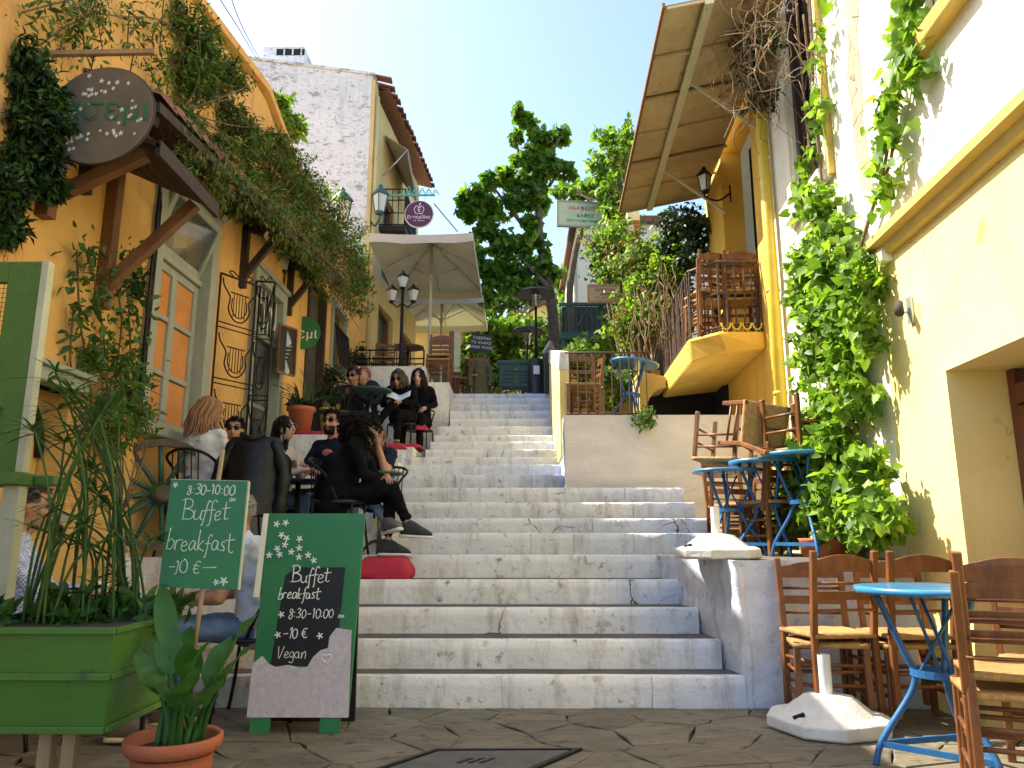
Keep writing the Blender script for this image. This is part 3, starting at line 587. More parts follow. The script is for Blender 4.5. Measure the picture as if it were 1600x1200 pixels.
# door 2
y0, y1, z0, z1 = D2
mb = MB(); frame(mb, XL + .05, y0 - .05, y1 + .10, z0, z1 + .10, .13, .12, sill=False); mb.box(XL - .04, XL + .08, y0 - .08, y1 + .13, z1 + .102, z1 + .16); df = mb.build('door', 'sage_paint', house, True, .008)
zt = z1 - .62; mb = MB(); mb.box(XL - .1, XL - .02, y0 + .08, y1 - .03, zt, zt + .08); mb.box(XL - .1, XL - .05, y0 + .08, y0 + .16, z0, zt); mb.box(XL - .1, XL - .05, y1 - .11, y1 - .03, z0, zt); mb.box(XL - .1, XL - .05, y0 + .16, y1 - .11, z0, z0 + .9)
mb.box(XL - .09, XL - .06, y0 + .16, y1 - .11, zt - .8, zt - .75); mb.build('leaf', 'sage_dark', df, True, .005)
mb = MB(); mb.box(XL - .08, XL - .075, y0 + .16, y1 - .11, z0 + .9, zt); mb.box(XL - .08, XL - .075, y0 + .08, y1 - .03, zt + .08, z1); mb.build('pane', 'window_glass', df, True)
mb = MB()
for k in range(7):
    y = y0 + .12 + (y1 - y0 - .18) * k / 6; mb.tube([(XL - .04, y, zt + .08), (XL - .04, y, z1)], .008, 5)
mb.tube([(XL - .04, y0 + .1, zt + .3 + .1 * math.sin(k)) if False else (XL - .04, y0 + .1 + (y1 - y0 - .15) * k / 16, zt + .33 + .14 * math.sin(k * 1.2)) for k in range(17)], .01, 5); mb.build('fanlight_grille', 'white_paint', df, True)
# dark opening 3 and window 4
y0, y1, z0, z1 = O3
mb = MB(); frame(mb, XL + .03, y0 - .04, y1 + .06, z0, z1 + .06, .08, .12, sill=False); w3 = mb.build('doorway', 'wood_dark', house, True, .006)
mb = MB(); mb.box(XL - .12, XL - .08, y0 + .04, y1, z0, z0 + 1.0); mb.build('leaf', 'wood_dark', w3, True)
mb = MB(); mb.box(XL - .11, XL - .10, y0 + .04, y1 - .02, z0 + 1.0, z1 - .05); mb.build('pane', 'window_glass', w3, True)
y0, y1, z0, z1 = W4
mb = MB(); frame(mb, XL + .04, y0 - .05, y1 + .08, z0, z1 + .08, .09, .1); w4 = mb.build('window', 'sage_paint', house, True, .006)
mb = MB(); mb.box(XL - .1, XL - .09, y0, y1, z0 + .05, z1); mb.build('pane', 'window_glass', w4, True)
for k in range(9):
    y = y0 + (y1 - y0) * k / 8; mb = MB(); mb.tube([(XL + .05, y, z0 + .02), (XL + .16, y, z0 + .1), (XL + .10, y, z0 + .5), (XL + .07, y, z1 - .35)], .011, 5); mb.build('bar', 'black_iron', w4, True)
mb = MB(); mb.tube([(XL + .07, y0 - .02, z1 - .35), (XL + .07, y1 + .02, z1 - .35)], .014, 5); mb.tube([(XL + .05, y0 - .02, z0 + .02), (XL + .05, y1 + .02, z0 + .02)], .014, 5); mb.build('rail', 'black_iron', w4, True)
# niche with a framed mural near the planter
y0, y1, z0, z1 = N0
mb = MB(); mb.box(XL - .1, XL + .1, y0 - .1, y1 + .05, z1, z1 + .09); mb.box(XL - .06, XL + .13, y0 - .13, y1 + .08, z1 + .092, z1 + .13); nw = mb.build('niche_hood', 'sage_paint', house, True, .008)
mb = MB(); mb.box(XL - .19, XL - .16, y0 + .01, y1 - .01, z0, z1 - .25); mb.build('yellow_panel', 'ochre_trim', nw, True)
mb = MB(); pts = [(XL - .15, (y0 + y1) / 2 + (y1 - y0) * .46 * math.cos(t), z1 - .42 + .34 * math.sin(t)) for t in [PI * k / 12 for k in range(13)]]; mb.tube(pts, .035, 6); mb.build('arch', 'black_iron', nw, True)
mb = MB(); mb.box(XL - .06, XL + .1, y0 - .05, y1 + .05, z0 - .06, z0); mb.build('niche_sill', 'sage_paint', nw, True, .006)
# lean-to eave over the shopfront: rafters, boards, tiles
eave = thing('tiled_eave', 'dark sagging eave running over the windows of the orange house', 'eave', (XL, 9, 4))
E0 = UX(241, 164, -2.45); E1 = UX(530, 440, -2.45); zE = lambda y: E0.z + (E1.z - E0.z) * (y - E0.y) / (E1.y - E0.y)
nb = 16
for k in range(nb):
    ya = E0.y + (E1.y - E0.y) * k / nb; yb = E0.y + (E1.y - E0.y) * (k + 1) / nb - .012; mb = MB()
    mb.hexa([(XL, ya, zE(ya) + .20), (-2.45, ya, zE(ya)), (-2.45, yb, zE(yb)), (XL, yb, zE(yb) + .20), (XL, ya, zE(ya) + .235), (-2.45, ya, zE(ya) + .035), (-2.45, yb, zE(yb) + .035), (XL, yb, zE(yb) + .235)]); mb.build('board', 'wood_dark', eave, True)
for k in range(26):
    y = E0.y + (E1.y - E0.y) * (k + .5) / 26; z = zE(y) + .05; mb = MB(); n = 7; pts0 = [(-2.40, y + .13 * math.cos(PI * j / n), z + .055 * math.sin(PI * j / n)) for j in range(n + 1)]; pts1 = [(XL + .002, q[1], q[2] + .19) for q in pts0]
    mb.add(pts0 + pts1, [(j, j + 1, n + 2 + j, n + 1 + j) for j in range(n)] + [tuple(range(n + 1))]); mb.build('tile', 'roof_tile', eave, True)
for y in (E0.y + .1, 7.6, 9.2, 10.6, 11.8):
    if y > E1.y: break
    mb = MB(); mb.bar((XL, y, zE(y) + .1), (-2.47, y, zE(y) - .06), .07, .09); mb.bar((XL + .02, y, zE(y) - .5), (-2.6, y, zE(y) - .04), .06, .07); mb.bar((XL + .035, y, zE(y) - .6), (XL + .035, y, zE(y) + .08), .07, .07, 0, (0, 1, 0)); mb.build('bracket', 'wood_dark', eave, True)
mb = MB(); mb.bar((-2.43, E0.y, zE(E0.y) - .015), (-2.43, E1.y, zE(E1.y) - .015), .04, .07); mb.build('fascia', 'wood_dark', eave, True)
# door hood with braces at the near end
hood = thing('wooden_door_hood', 'brown wooden hood on braces behind the round hanging sign', 'hood', (XL, 4.9, 3.3))
ha = UX(70, 335, XL + .04).y - .08; hb = UX(168, 400, XL + .04).y + .12; hz = UX(318, 305, -2.2).z; xo = -2.2
for k in range(6):
    q0 = XL + (xo - XL) * k / 6; q1 = XL + (xo - XL) * (k + 1) / 6 - .006; f0 = hz + .34 * (1 - k / 6); f1 = hz + .34 * (1 - (k + 1) / 6); mb = MB()
    mb.hexa([(q0, ha, f0), (q1, ha, f1), (q1, hb, f1), (q0, hb, f0), (q0, ha, f0 + .03), (q1, ha, f1 + .03), (q1, hb, f1 + .03), (q0, hb, f0 + .03)]); mb.build('board', 'wood_dark', hood, True)
for y in (ha + .08, hb - .12):
    mb = MB(); mb.bar((XL + .04, y, hz - (.42 if y < 4.9 else .78)), (XL + .04, y, hz + .3), .09, .09, 0, (0, 1, 0)); mb.build('post', 'wood_brown', hood, True, .005)
    mb = MB(); mb.bar((XL + .05, y, hz - (.30 if y < 4.9 else .62)), (xo - .12, y, hz + .0), .07, .08); mb.build('brace', 'wood_brown', hood, True, .005)
mb = MB(); mb.bar((xo - .01, ha, hz), (xo - .01, hb, hz), .03, .10); mb.build('edge_board', 'wood_dark', hood, True)
# ---- yellow house on the right
fmR = lambda u, z, d: (XR(u) + d, u, z)
dj = UR(1476, 580); DR = (dj.y - 1.15, UR(1505, 800).y, -.04, dj.z); DR = (DR[0], (dj.y + DR[1]) / 2, DR[2], DR[3])
zm = UR(1400, 370).z
wa = UR(1236, 200); wb = UR(1284, 200); WA = (wb.y, wa.y, UR(1255, 322).z, 7.6); sb = UR(1437, 93); WB = (UR(1516, 60).y, UR(1452, 60).y, sb.z + .05, 6.4)
bd = (UR(1178, 300).y, UR(1128, 300).y, UY(1130, 517, 8.5).z, UR(1150, 175).z)
HEND = 11.3; AL = (UR(1196, 620).y + .5, HEND - .3, ZT2, UY(1090, 604, 10.6).z)
hr = thing('yellow_house', 'sunlit pale yellow house with a balcony along the right of the stairs', 'house', (XR(6), 6, 0))
ysp = UR(1368, 377).y; mb = MB(); wall_grid(mb, 1.0, ysp, -.05, zm, [DR], fmR, .42, 0); mb.build('wall', 'yellow_plaster', hr, True)
mb = MB(); wall_grid(mb, ysp, 8.05, -.05, zm, [], fmR); mb.build('wall', 'cream_plaster', hr, True)
mb = MB(); wall_grid(mb, 8.05, HEND, -.05, zm, [], fmR); mb.build('wall', 'deep_yellow', hr, True)  # deeper yellow puts the balcony's shade into this stretch of wall
mb = MB(); wall_grid(mb, 8.05, HEND, zm, 8.6, [bd], fmR, .3, 0); mb.build('upper_wall', 'deep_yellow', hr, True)
mb = MB(); wall_grid(mb, 1.0, 8.05, zm, 8.6, [WA, WB], fmR, .3, 0)
mb.quad(fmR(HEND, -.05, 0), fmR(HEND, -.05, 5), fmR(HEND, 8.6, 5), fmR(HEND, 8.6, 0)); mb.quad(fmR(1, 8.6, 0), fmR(HEND, 8.6, 0), fmR(HEND, 8.6, 5), fmR(1, 8.6, 5)); mb.build('upper_wall', 'cream_plaster', hr, True)
for h in (DR, WA, WB, bd): mb = MB(); mb.box(XR(h[0]) + .62, XR(h[0]) + 1.2, h[0] - .3, h[1] + .3, h[2] - .1, h[3] + .2); mb.build('interior', 'dark_inside', hr, True)
ym1 = UR(1376, 377).y; mb = MB(); prof = [(0, -.10), (.05, -.09), (.07, -.03), (.12, -.01), (.12, .05), (.05, .08), (0, .10)]
vs = [fmR(y, zm + z, -d) for y in (1.0, ym1) for d, z in prof]; k = len(prof); mb.add(vs, [(i, i + 1, k + i + 1, k + i) for i in range(k - 1)] + [tuple(range(k)), tuple(range(k, 2 * k))]); mb.build('moulding', 'ochre_trim', hr, True)
# door far jamb, leaf and louvres
y0, y1, z0, z1 = DR
mb = MB(); X = lambda y, d: XR(y) + d
mb.hexa([(X(y1, .36), y1 - .07, z0), (X(y1, .44), y1 - .07, z0), (X(y1, .44), y1, z0), (X(y1, .36), y1, z0), (X(y1, .36), y1 - .07, z1), (X(y1, .44), y1 - .07, z1), (X(y1, .44), y1, z1), (X(y1, .36), y1, z1)])
mb.box(X(y1, .34), X(y1, .42), y0 + .02, y1 - .072, z1 - .22, z1 - .1); dr = mb.build('door', 'brown_door', hr, True, .006)
mb = MB(); xa, xb_ = X(y1, .35), X(y1, .39); yl0, yl1 = y1 - .62, y1 - .08
mb.box(xa, xb_, yl0, yl0 + .08, 0, z1 - .23); mb.box(xa, xb_, yl1 - .09, yl1, 0, z1 - .23)
for z in (.02, .9, z1 - .33): mb.box(xa + .002, xb_ - .002, yl0 + .08, yl1 - .09, z, z + .1)
mb.box(xa + .012, xb_ - .008, yl0 + .08, yl1 - .09, .12, .9); mb.box(xa, xb_, y0 + .05, yl0 - .01, 0, z1 - .23); leaf = mb.build('leaf', 'brown_door', dr, True, .004)
sm_ = MB(); sm_.hexa([(-.022, 0, -.016), (-.014, 0, -.02), (-.014, yl1 - yl0 - .17, -.02), (-.022, yl1 - yl0 - .17, -.016), (.014, 0, .02), (.022, 0, .016), (.022, yl1 - yl0 - .17, .016), (.014, yl1 - yl0 - .17, .02)]); smesh = sm_.mesh('slat', 'brown_door')
ns = int((z1 - .33 - 1.0) / .042)
for k in range(ns): link('slat', smesh, dr, 0, Vector(((xa + xb_) / 2, yl0 + .08, 1.02 + .042 * k)) - hr.location)
# upper windows: shutters with slats, sills, white surrounds
def shutter_window(win, nm, ns):
    y0, y1, z0, z1 = win; xx = XR((y0 + y1) / 2)
    mb = MB(); mb.box(xx + .06, xx + .2, y0, y0 + .07, z0, z1); mb.box(xx + .06, xx + .2, y1 - .07, y1, z0, z1); ob = mb.build('window', 'old_shutter', hr, True, .005)
    mb = MB(); ya, yb = y0 + .07, y1 - .07; ym = (ya + yb) / 2
    for q in (ya, ym - .06, ym, yb - .06): mb.box(xx + .10, xx + .14, q, q + .058, z0 + .02, z1)
    for z in (z0 + .02, (z0 + z1) / 2): mb.box(xx + .102, xx + .138, ya + .058, ym - .06, z, z + .1); mb.box(xx + .102, xx + .138, ym + .058, yb - .06, z, z + .1)
    mb.build('shutter', 'old_shutter', ob, True)
    q = MB(); q.hexa([(-.02, 0, -.014), (-.012, 0, -.018), (-.012, yb - ya - .12, -.018), (-.02, yb - ya - .12, -.014), (.012, 0, .018), (.02, 0, .014), (.02, yb - ya - .12, .014), (.012, yb - ya - .12, .018)]); me = q.mesh('slat', 'old_shutter')
    for k in range(ns): link('slat', me, ob, 0, Vector((xx + .12, ya + .06, z0 + .15 + .05 * k)) - hr.location)
    mb = MB(); mb.hexa([fmR(y0 - .12, z0 - .09, -.10), fmR(y0 - .12, z0 - .09, .1), fmR(y1 + .12, z0 - .09, .1), fmR(y1 + .12, z0 - .09, -.10), fmR(y0 - .12, z0 - .002, -.12), fmR(y0 - .12, z0 - .002, .1), fmR(y1 + .12, z0 - .002, .1), fmR(y1 + .12, z0 - .002, -.12)]); mb.build('sill', 'ochre_trim' if nm else 'cream_plaster', ob, True, .01)
    return ob
shutter_window(WA, 0, 50); shutter_window(WB, 1, 34)
def strip(y, z0, z1, wd, pr, mt, nm='surround'):
    mb = MB(); mb.hexa([fmR(y - wd / 2, z0, -pr), fmR(y - wd / 2, z0, .01), fmR(y + wd / 2, z0, .01), fmR(y + wd / 2, z0, -pr), fmR(y - wd / 2, z1, -pr), fmR(y - wd / 2, z1, .01), fmR(y + wd / 2, z1, .01), fmR(y + wd / 2, z1, -pr)]); return mb.build(nm, mt, hr, True, .006)
strip(WA[0] - .10, WA[2] - .1, 7.6, .14, .04, 'cream_plaster'); strip(WA[1] + .09, WA[2] - .1, 7.6, .14, .04, 'cream_plaster'); strip(WA[0] - .20, WA[2] - .1, 7.6, .05, .055, 'ochre_trim', 'yellow_strip')
pp = [(1318, -20), (1345, -20), (1338, 50), (1345, 110), (1349, 190), (1360, 262), (1366, 300), (1346, 296), (1336, 235), (1328, 160), (1322, 120), (1326, 70)]
mb = MB(); mb.prism([UR(a, b, .004) for a, b in pp], (.0035, 0, 0)); mb.build('bare_plaster_patch', 'warm_stone', hr, True)
# drain pipe
pb = UR(1226, 700, .09); pt = UR(1188, 160, .09); yp = pb.y
mb = MB(); mb.tube([fmR(yp, Z5 + .02, -.09), fmR(yp, 4.0, -.09), fmR(yp + .03, 8.5, -.09)], .062, 14); mb.build('drain_pipe', 'yellow_paint', hr, True)
for z in (1.7, 2.5, 3.6, 4.9): mb = MB(); mb.lathe([(.07, -.02), (.074, 0), (.07, .02)], 14, fmR(yp + .004 * z, z, -.09)); mb.build('pipe_clamp', 'yellow_paint', hr, True)
# balcony: slab, railing bars
by0 = UY(1202, 517, 8.35).y; bx = UY(1085, 517, by0).x; bz1 = UY(1150, 517, by0).z; bz0 = UY(1150, 545, by0).z; by1 = 10.9; ch = .35
bal = thing('balcony', 'yellow concrete balcony with rusty thin railing, chairs stored on it', 'balcony', (2.3, by0, bz0))
pl = [(bx + ch * .8, by0), (XR(by0) + .0, by0), (XR(by1), by1), (bx + .1, by1), (bx, by0 + ch)]
mb = MB(); vs = [(x, y, bz0) for x, y in pl] + [(x, y, bz1 - .04) for x, y in pl] + [(x + .0, y, bz1) for x, y in pl]
vs[0] = (vs[0][0] + .12, vs[0][1] + .10, bz0); vs[4] = (vs[4][0] + .02, vs[4][1] + .02, bz0 - .1); vs[3] = (vs[3][0], vs[3][1], bz0 - .1)
mb.add(vs, [(4, 3, 2, 1, 0)] + [(i, (i + 1) % 5, 5 + (i + 1) % 5, 5 + i) for i in range(5)] + [(5 + i, 5 + (i + 1) % 5, 10 + (i + 1) % 5, 10 + i) for i in range(5)] + [(10, 11, 12, 13, 14)]); mb.build('slab', 'deep_yellow', bal, True, .035)
hz_ = UY(1080, 412, by0 + .1).z - bz1
path = [Vector((XR(by0) - .02, by0 + .05, bz1)), Vector((bx + ch * .8 + .03, by0 + .05, bz1)), Vector((bx + .05, by0 + ch + .03, bz1)), Vector((bx + .15, by1, bz1))]
bm_ = MB(); bm_.tube([(0, 0, .0), (0, 0, hz_)], .011, 5); bme = bm_.mesh('bar', 'rust_iron')
for a, b in zip(path, path[1:]):
    n = max(2, int((b - a).length / .095))
    for k in range(n + 1):
        o = link('bar', bme, bal, 0, a.lerp(b, k / n) - bal.location, (random.gauss(0, .02), random.gauss(0, .02), 0))
mb = MB()
for h in (.06, hz_ * .55, hz_): mb.tube([p + V(0, 0, h) for p in path], .014 if h < hz_ else .02, 6)
mb.build('rail', 'rust_iron', bal, True)
for k in range(4):
    p = path[0].lerp(path[1], (k + .5) / 4); mb = MB()
    for s in (-1, 1): mb.tube(smooth_path([p + V(0, -.02, .02), p + V(.04 * s, -.03, .05), p + V(.05 * s, -.03, .1)], 4), .012, 5)
    mb.build('scroll', 'yellow_paint', bal, True)
# arch and dark store under the balcony
t = thing('store_front', 'dark open store beneath the yellow balcony, arched yellow side', 'store', (2, 10.2, ZT2))
xs0 = UY(1012, 610, 10.4).x; zt_ = UY(1100, 604, 10.4).z + .02
mb = MB(); mb.box(xs0, 3.0, 11.2, 11.25, ZT2, zt_); mb.box(2.93, 2.98, 10.4, 11.2, ZT2, zt_); mb.box(xs0, 3.0, 10.42, 11.2, zt_, zt_ + .05); mb.build('interior', 'dark_inside', t, True)
mb = MB(); prof = [(xs0 - .02, ZT2)] + [(xs0 - .02 + .28 * (1 - math.cos(q)), zt_ - .34 + .30 * math.sin(q)) for q in [PI / 2 * k / 7 for k in range(8)]] + [(xs0 + .26, zt_ + .12), (xs0 - .12, zt_ + .2), (xs0 - .12, ZT2)]
mb.prism([(x, 10.38, z) for x, z in prof], (0, .6, 0)); mb.build('arch_side', 'ochre_trim', t, True, .01)
# corrugated canopy above the balcony
cz = UY(968, 331, 11.2).z; cx0 = UY(968, 331, 11.2).x; cy1 = 11.2; pn = UZ(1037, 8, cz); cyn = pn.y
can = thing('metal_canopy', 'rusty corrugated tin canopy jutting out from the yellow house', 'canopy', (2, 9, cz))
def CX(y): return cx0 + (pn.x - cx0) * (cy1 - y) / (cy1 - cyn)
nseg = 6
for k in range(nseg):
    ya = cyn + (cy1 - cyn) * k / nseg; yb = cyn + (cy1 - cyn) * (k + 1) / nseg + .05; mb = MB(); vs = []; nw_ = int((yb - ya) / .038)
    nw_ = max(12, nw_)
    for i in range(nw_ + 1):
        y = ya + (yb - ya) * i / nw_; dz = .012 * (1 if i % 2 else -1) + .012 * (k % 2)
        vs += [(CX(y) - .0, y, cz + dz), (XR(y) - .02, y, cz + .28 + dz)]
    mb.add(vs, [(2 * i, 2 * i + 1, 2 * i + 3, 2 * i + 2) for i in range(nw_)], 0, True)
    mb.build('tin_sheet', 'tin_tan', can, True, 0, False)
mb = MB()
for f in (.33, .36): 
    mb.bar((CX(cyn) + (XR(cyn) - CX(cyn)) * f, cyn, cz + .28 * f - .05), (CX(cy1) + (XR(cy1) - CX(cy1)) * f, cy1, cz + .28 * f - .05), .05, .06)
mb.build('purlin', 'cream_edge', can, True)
for k in range(7):
    y = cyn + .02 + (cy1 - .04 - cyn) * k / 6; mb = MB(); mb.bar((CX(y) + .03, y, cz - .025), (XR(y), y, cz + .255), .025, .03); mb.build('rafter', 'tin_tan', can, True)
for y in (7.8, 9.9):
    mb = MB(); mb.bar((CX(y) + .5, y, cz + .05), (XR(y) - .01, y, cz - .6), .03, .03); mb.build('strut', 'cream_edge', can, True)
mb = MB(); mb.bar((CX(cyn), cyn, cz), (CX(cy1), cy1, cz), .03, .05); mb.build('edge_strip', 'wood_brown', can, True)
# small wall lamp and box on the yellow wall
p = UR(1425, 485, 0); t = thing('wall_spotlight', 'small grey spotlight on a bracket on the sunlit yellow wall', 'spotlight', p)
mb = MB(); mb.box(-.02, 0, -.03, .03, -.09, .09); mb.tube([(-.01, 0, -.02), (-.09, 0, .0)], .01, 6); mb.build('bracket', 'alu', t)
mb = MB(); mb.tube([(-.07, .02, .06), (-.10, -.03, -.03)], [.024, .030], 10); mb.build('lamp_head', 'dusk_inside', t)
p = UR(1390, 398, 0); t = thing('junction_box', 'small cream junction box under the ochre moulding', 'box', p)
mb = MB(); mb.box(-.07, .0, -.05, .05, -.06, .05); mb.build('box_body', 'plastic_white', t, False, .008); mb = MB(); mb.box(-.076, -.0705, -.045, .045, -.05, .04); mb.build('lid', 'cream_edge', t)
# ---- tall white-gabled house at the top left
cn = UY(574, 330, 14.5); YF = 14.5; zg0 = UY(392, 97, YF).z; zg1 = UY(580, 118, YF).z
FX = lambda y: cn.x + .08 * (y - YF)
th = thing('white_gabled_house', 'tall house with a weathered white gable and yellow street front', 'house', (cn.x - 2, YF, 3))
mb = MB(); mb.prism([(-9, YF, 2), (cn.x, YF, 2), (cn.x, YF, zg1), (-9, YF, zg0 + (zg0 - zg1) * 1.6)], (0, .35, 0)); mb.build('gable_wall', 'white_render', th, True)
wins = [(16.2, 17.3, UX(600, 345, -2.75).z, UX(600, 255, -2.75).z), (19.0, 20.0, 7.4, 9.0)]
fmT = lambda u, z, d: (FX(u) - d, u, z)
mb = MB(); wall_grid(mb, YF + .352, 19.3, 2, zg1 - .25, [(15.6, 16.9, ZT3, ZT3 + 2.1), (17.7, 18.8, ZT3, ZT3 + 2.1), (15.7, 16.7, ZT3 + 2.75, ZT3 + 4.7), (17.8, 18.7, ZT3 + 2.8, ZT3 + 4.6)], fmT, .3); mb.quad(fmT(19.3, 2, 0), fmT(19.3, 2, 5), fmT(19.3, zg1 + .4, 5), fmT(19.3, zg1 - .25, 0)); mb.build('street_wall', 'pale_yellow', th, True)
mb = MB(); mb.box(FX(YF) - 2, FX(YF) - .8, YF + .4, 19.0, 2, zg1 - .4); mb.build('interior', 'dusk_inside', th, True)
mb = MB(); mb.box(cn.x - .02, cn.x + .06, YF - .012, YF + .4, 2, zg1 - .1); mb.build('corner_strip', 'pale_yellow', th, True)
mb = MB(); mb.tube([(cn.x + .10, YF + .1, 3.5), (cn.x + .10, YF + .1, zg1 - .45)], .05, 8); mb.build('drain_pipe', 'pale_yellow', th, True)
for (a_, b_, c_, d_) in ((15.6, 16.9, ZT3, ZT3 + 2.1), (17.7, 18.8, ZT3, ZT3 + 2.1), (15.7, 16.7, ZT3 + 2.75, ZT3 + 4.7), (17.8, 18.7, ZT3 + 2.8, ZT3 + 4.6)):
    mb = MB(); frame(mb, FX(a_) + .0, a_, b_, c_, d_, .1, .1); q = mb.build('window', 'wood_brown', th, True); mb = MB(); mb.box(FX(a_) - .09, FX(a_) - .08, a_ + .1, b_ - .1, c_ + .1, d_ - .1); mb.build('pane', 'window_glass', q, True)
mb = MB(); mb.hexa([(cn.x - .1, YF + .36, zg1 - .02), (cn.x + .3, YF + .36, zg1 - .12), (FX(19.6) + .3, 19.6, zg1 - .12), (FX(19.6) - .1, 19.6, zg1 - .02), (-7, YF + .36, zg1 + .02), (cn.x + .3, YF + .36, zg1 - .06), (FX(19.6) + .3, 19.6, zg1 - .06), (-7, 19.6, zg1 + .8)]); rf = mb.build('roof', 'roof_tile', th, True)
tm = MB(); n = 6; a0 = [(.5, .11 * math.cos(PI * j / n), .085 * math.sin(PI * j / n)) for j in range(n + 1)]; a1 = [(0, q[1] * .8, q[2] + .14) for q in a0]; tm.add(a0 + a1, [(j, j + 1, n + 2 + j, n + 1 + j) for j in range(n)] + [tuple(range(n + 1))]); tme = tm.mesh('tile', 'roof_tile')
for k in range(19):
    y = YF + .12 + k * .27; link('tile', tme, rf, 0, Vector((FX(y) - .12, y, zg1 - .09 + random.uniform(-.02, .02))) - th.location, (random.gauss(0, .04), random.gauss(0, .04), random.gauss(0, .05)))
mb = MB(); q0 = UY(414, 104, YF + .6); q1 = UY(479, 88, YF + .6); mb.box(q0.x, q1.x, YF + .42, YF + 1.2, q0.z - .6, q1.z + .12); cm = mb.build('chimney', 'white_render', th, True, .01)
mb = MB(); mb.box(UY(428, 100, YF + .38).x, UY(474, 100, YF + .38).x, YF + .405, YF + .418, q1.z - .10, q1.z + .05); mb.build('vent', 'dark_inside', cm, True)
mb = MB()
for k in range(4): x = UY(428, 100, YF + .38).x + k * .19; mb.box(x, x + .03, YF + .39, YF + .404, q1.z - .10, q1.z + .05)
mb.build('vent_post', 'white_render', cm, True)
mb = MB(); mb.hexa([(-9, YF - .03, zg0 + (zg0 - zg1) * 1.6), (cn.x + .05, YF - .03, zg1 + .002), (cn.x + .05, YF + .4, zg1 + .002), (-9, YF + .4, zg0 + (zg0 - zg1) * 1.6), (-9, YF - .03, zg0 + (zg0 - zg1) * 1.6 + .06), (cn.x + .05, YF - .03, zg1 + .06), (cn.x + .05, YF + .4, zg1 + .06), (-9, YF + .4, zg0 + (zg0 - zg1) * 1.6 + .06)]); mb.build('gable_coping', 'white_render', th, True)
# balcony of that house, awning
bz = UY(600, 358, 15.6).z; bxl = FX(15.4); bxr = UY(634, 350, 15.5).x
t = thing('iron_balcony', 'small black iron balcony on the tall house above the umbrellas', 'balcony', (bxl, 15.9, bz))
mb = MB(); mb.box(bxl, bxr, 15.4, 17.2, bz - .12, bz); mb.build('floor', 'wood_dark', t, True)
bt = MB(); bt.tube([(0, 0, 0), (0, 0, .85)], .012, 4); bme2 = bt.mesh('bar', 'black_iron')
pa = [V(bxl, 15.42, bz), V(bxr - .02, 15.42, bz), V(bxr - .02, 17.18, bz)]
for a, b in zip(pa, pa[1:]):
    n = int((b - a).length / .11)
    for k in range(n + 1): link('bar', bme2, t, 0, a.lerp(b, k / n) - t.location)
mb = MB()
for h in (.03, .3, .6, .86): mb.tube([p + V(0, 0, h) for p in pa], .016, 5)
mb.build('rail', 'black_iron', t, True)
t = thing('window_awning', 'open beige fabric awning high on the tall yellow front', 'awning', (bxl, 16, UY(600, 280, 16).z))
A_ = UY(592, 214, 15.6); B_ = UY(640, 282, 15.9); A_.x = FX(15.6) + .02
mb = MB(); q = [V(A_.x, 15.5, A_.z), V(A_.x, 17.4, A_.z + .0), V(B_.x, 17.4, B_.z + .1), V(B_.x, 15.5, B_.z + .55)]; mb.prism(q, (0, 0, -.02)); mb.build('canvas', 'canvas_grey', t, True)
mb = MB(); mb.prism([V(B_.x, 15.5, B_.z + .55), V(B_.x, 17.4, B_.z + .1), V(B_.x, 17.4, B_.z - .1), V(B_.x, 15.5, B_.z + .35)], (.012, 0, 0)); mb.build('valance', 'canvas_grey', t, True)
for y in (15.5, 17.4): mb = MB(); mb.tube([(A_.x, y, A_.z - 1.0), (B_.x, y, B_.z + (.54 if y < 16 else .09))], .016, 6); mb.build('arm', 'alu', t, True)
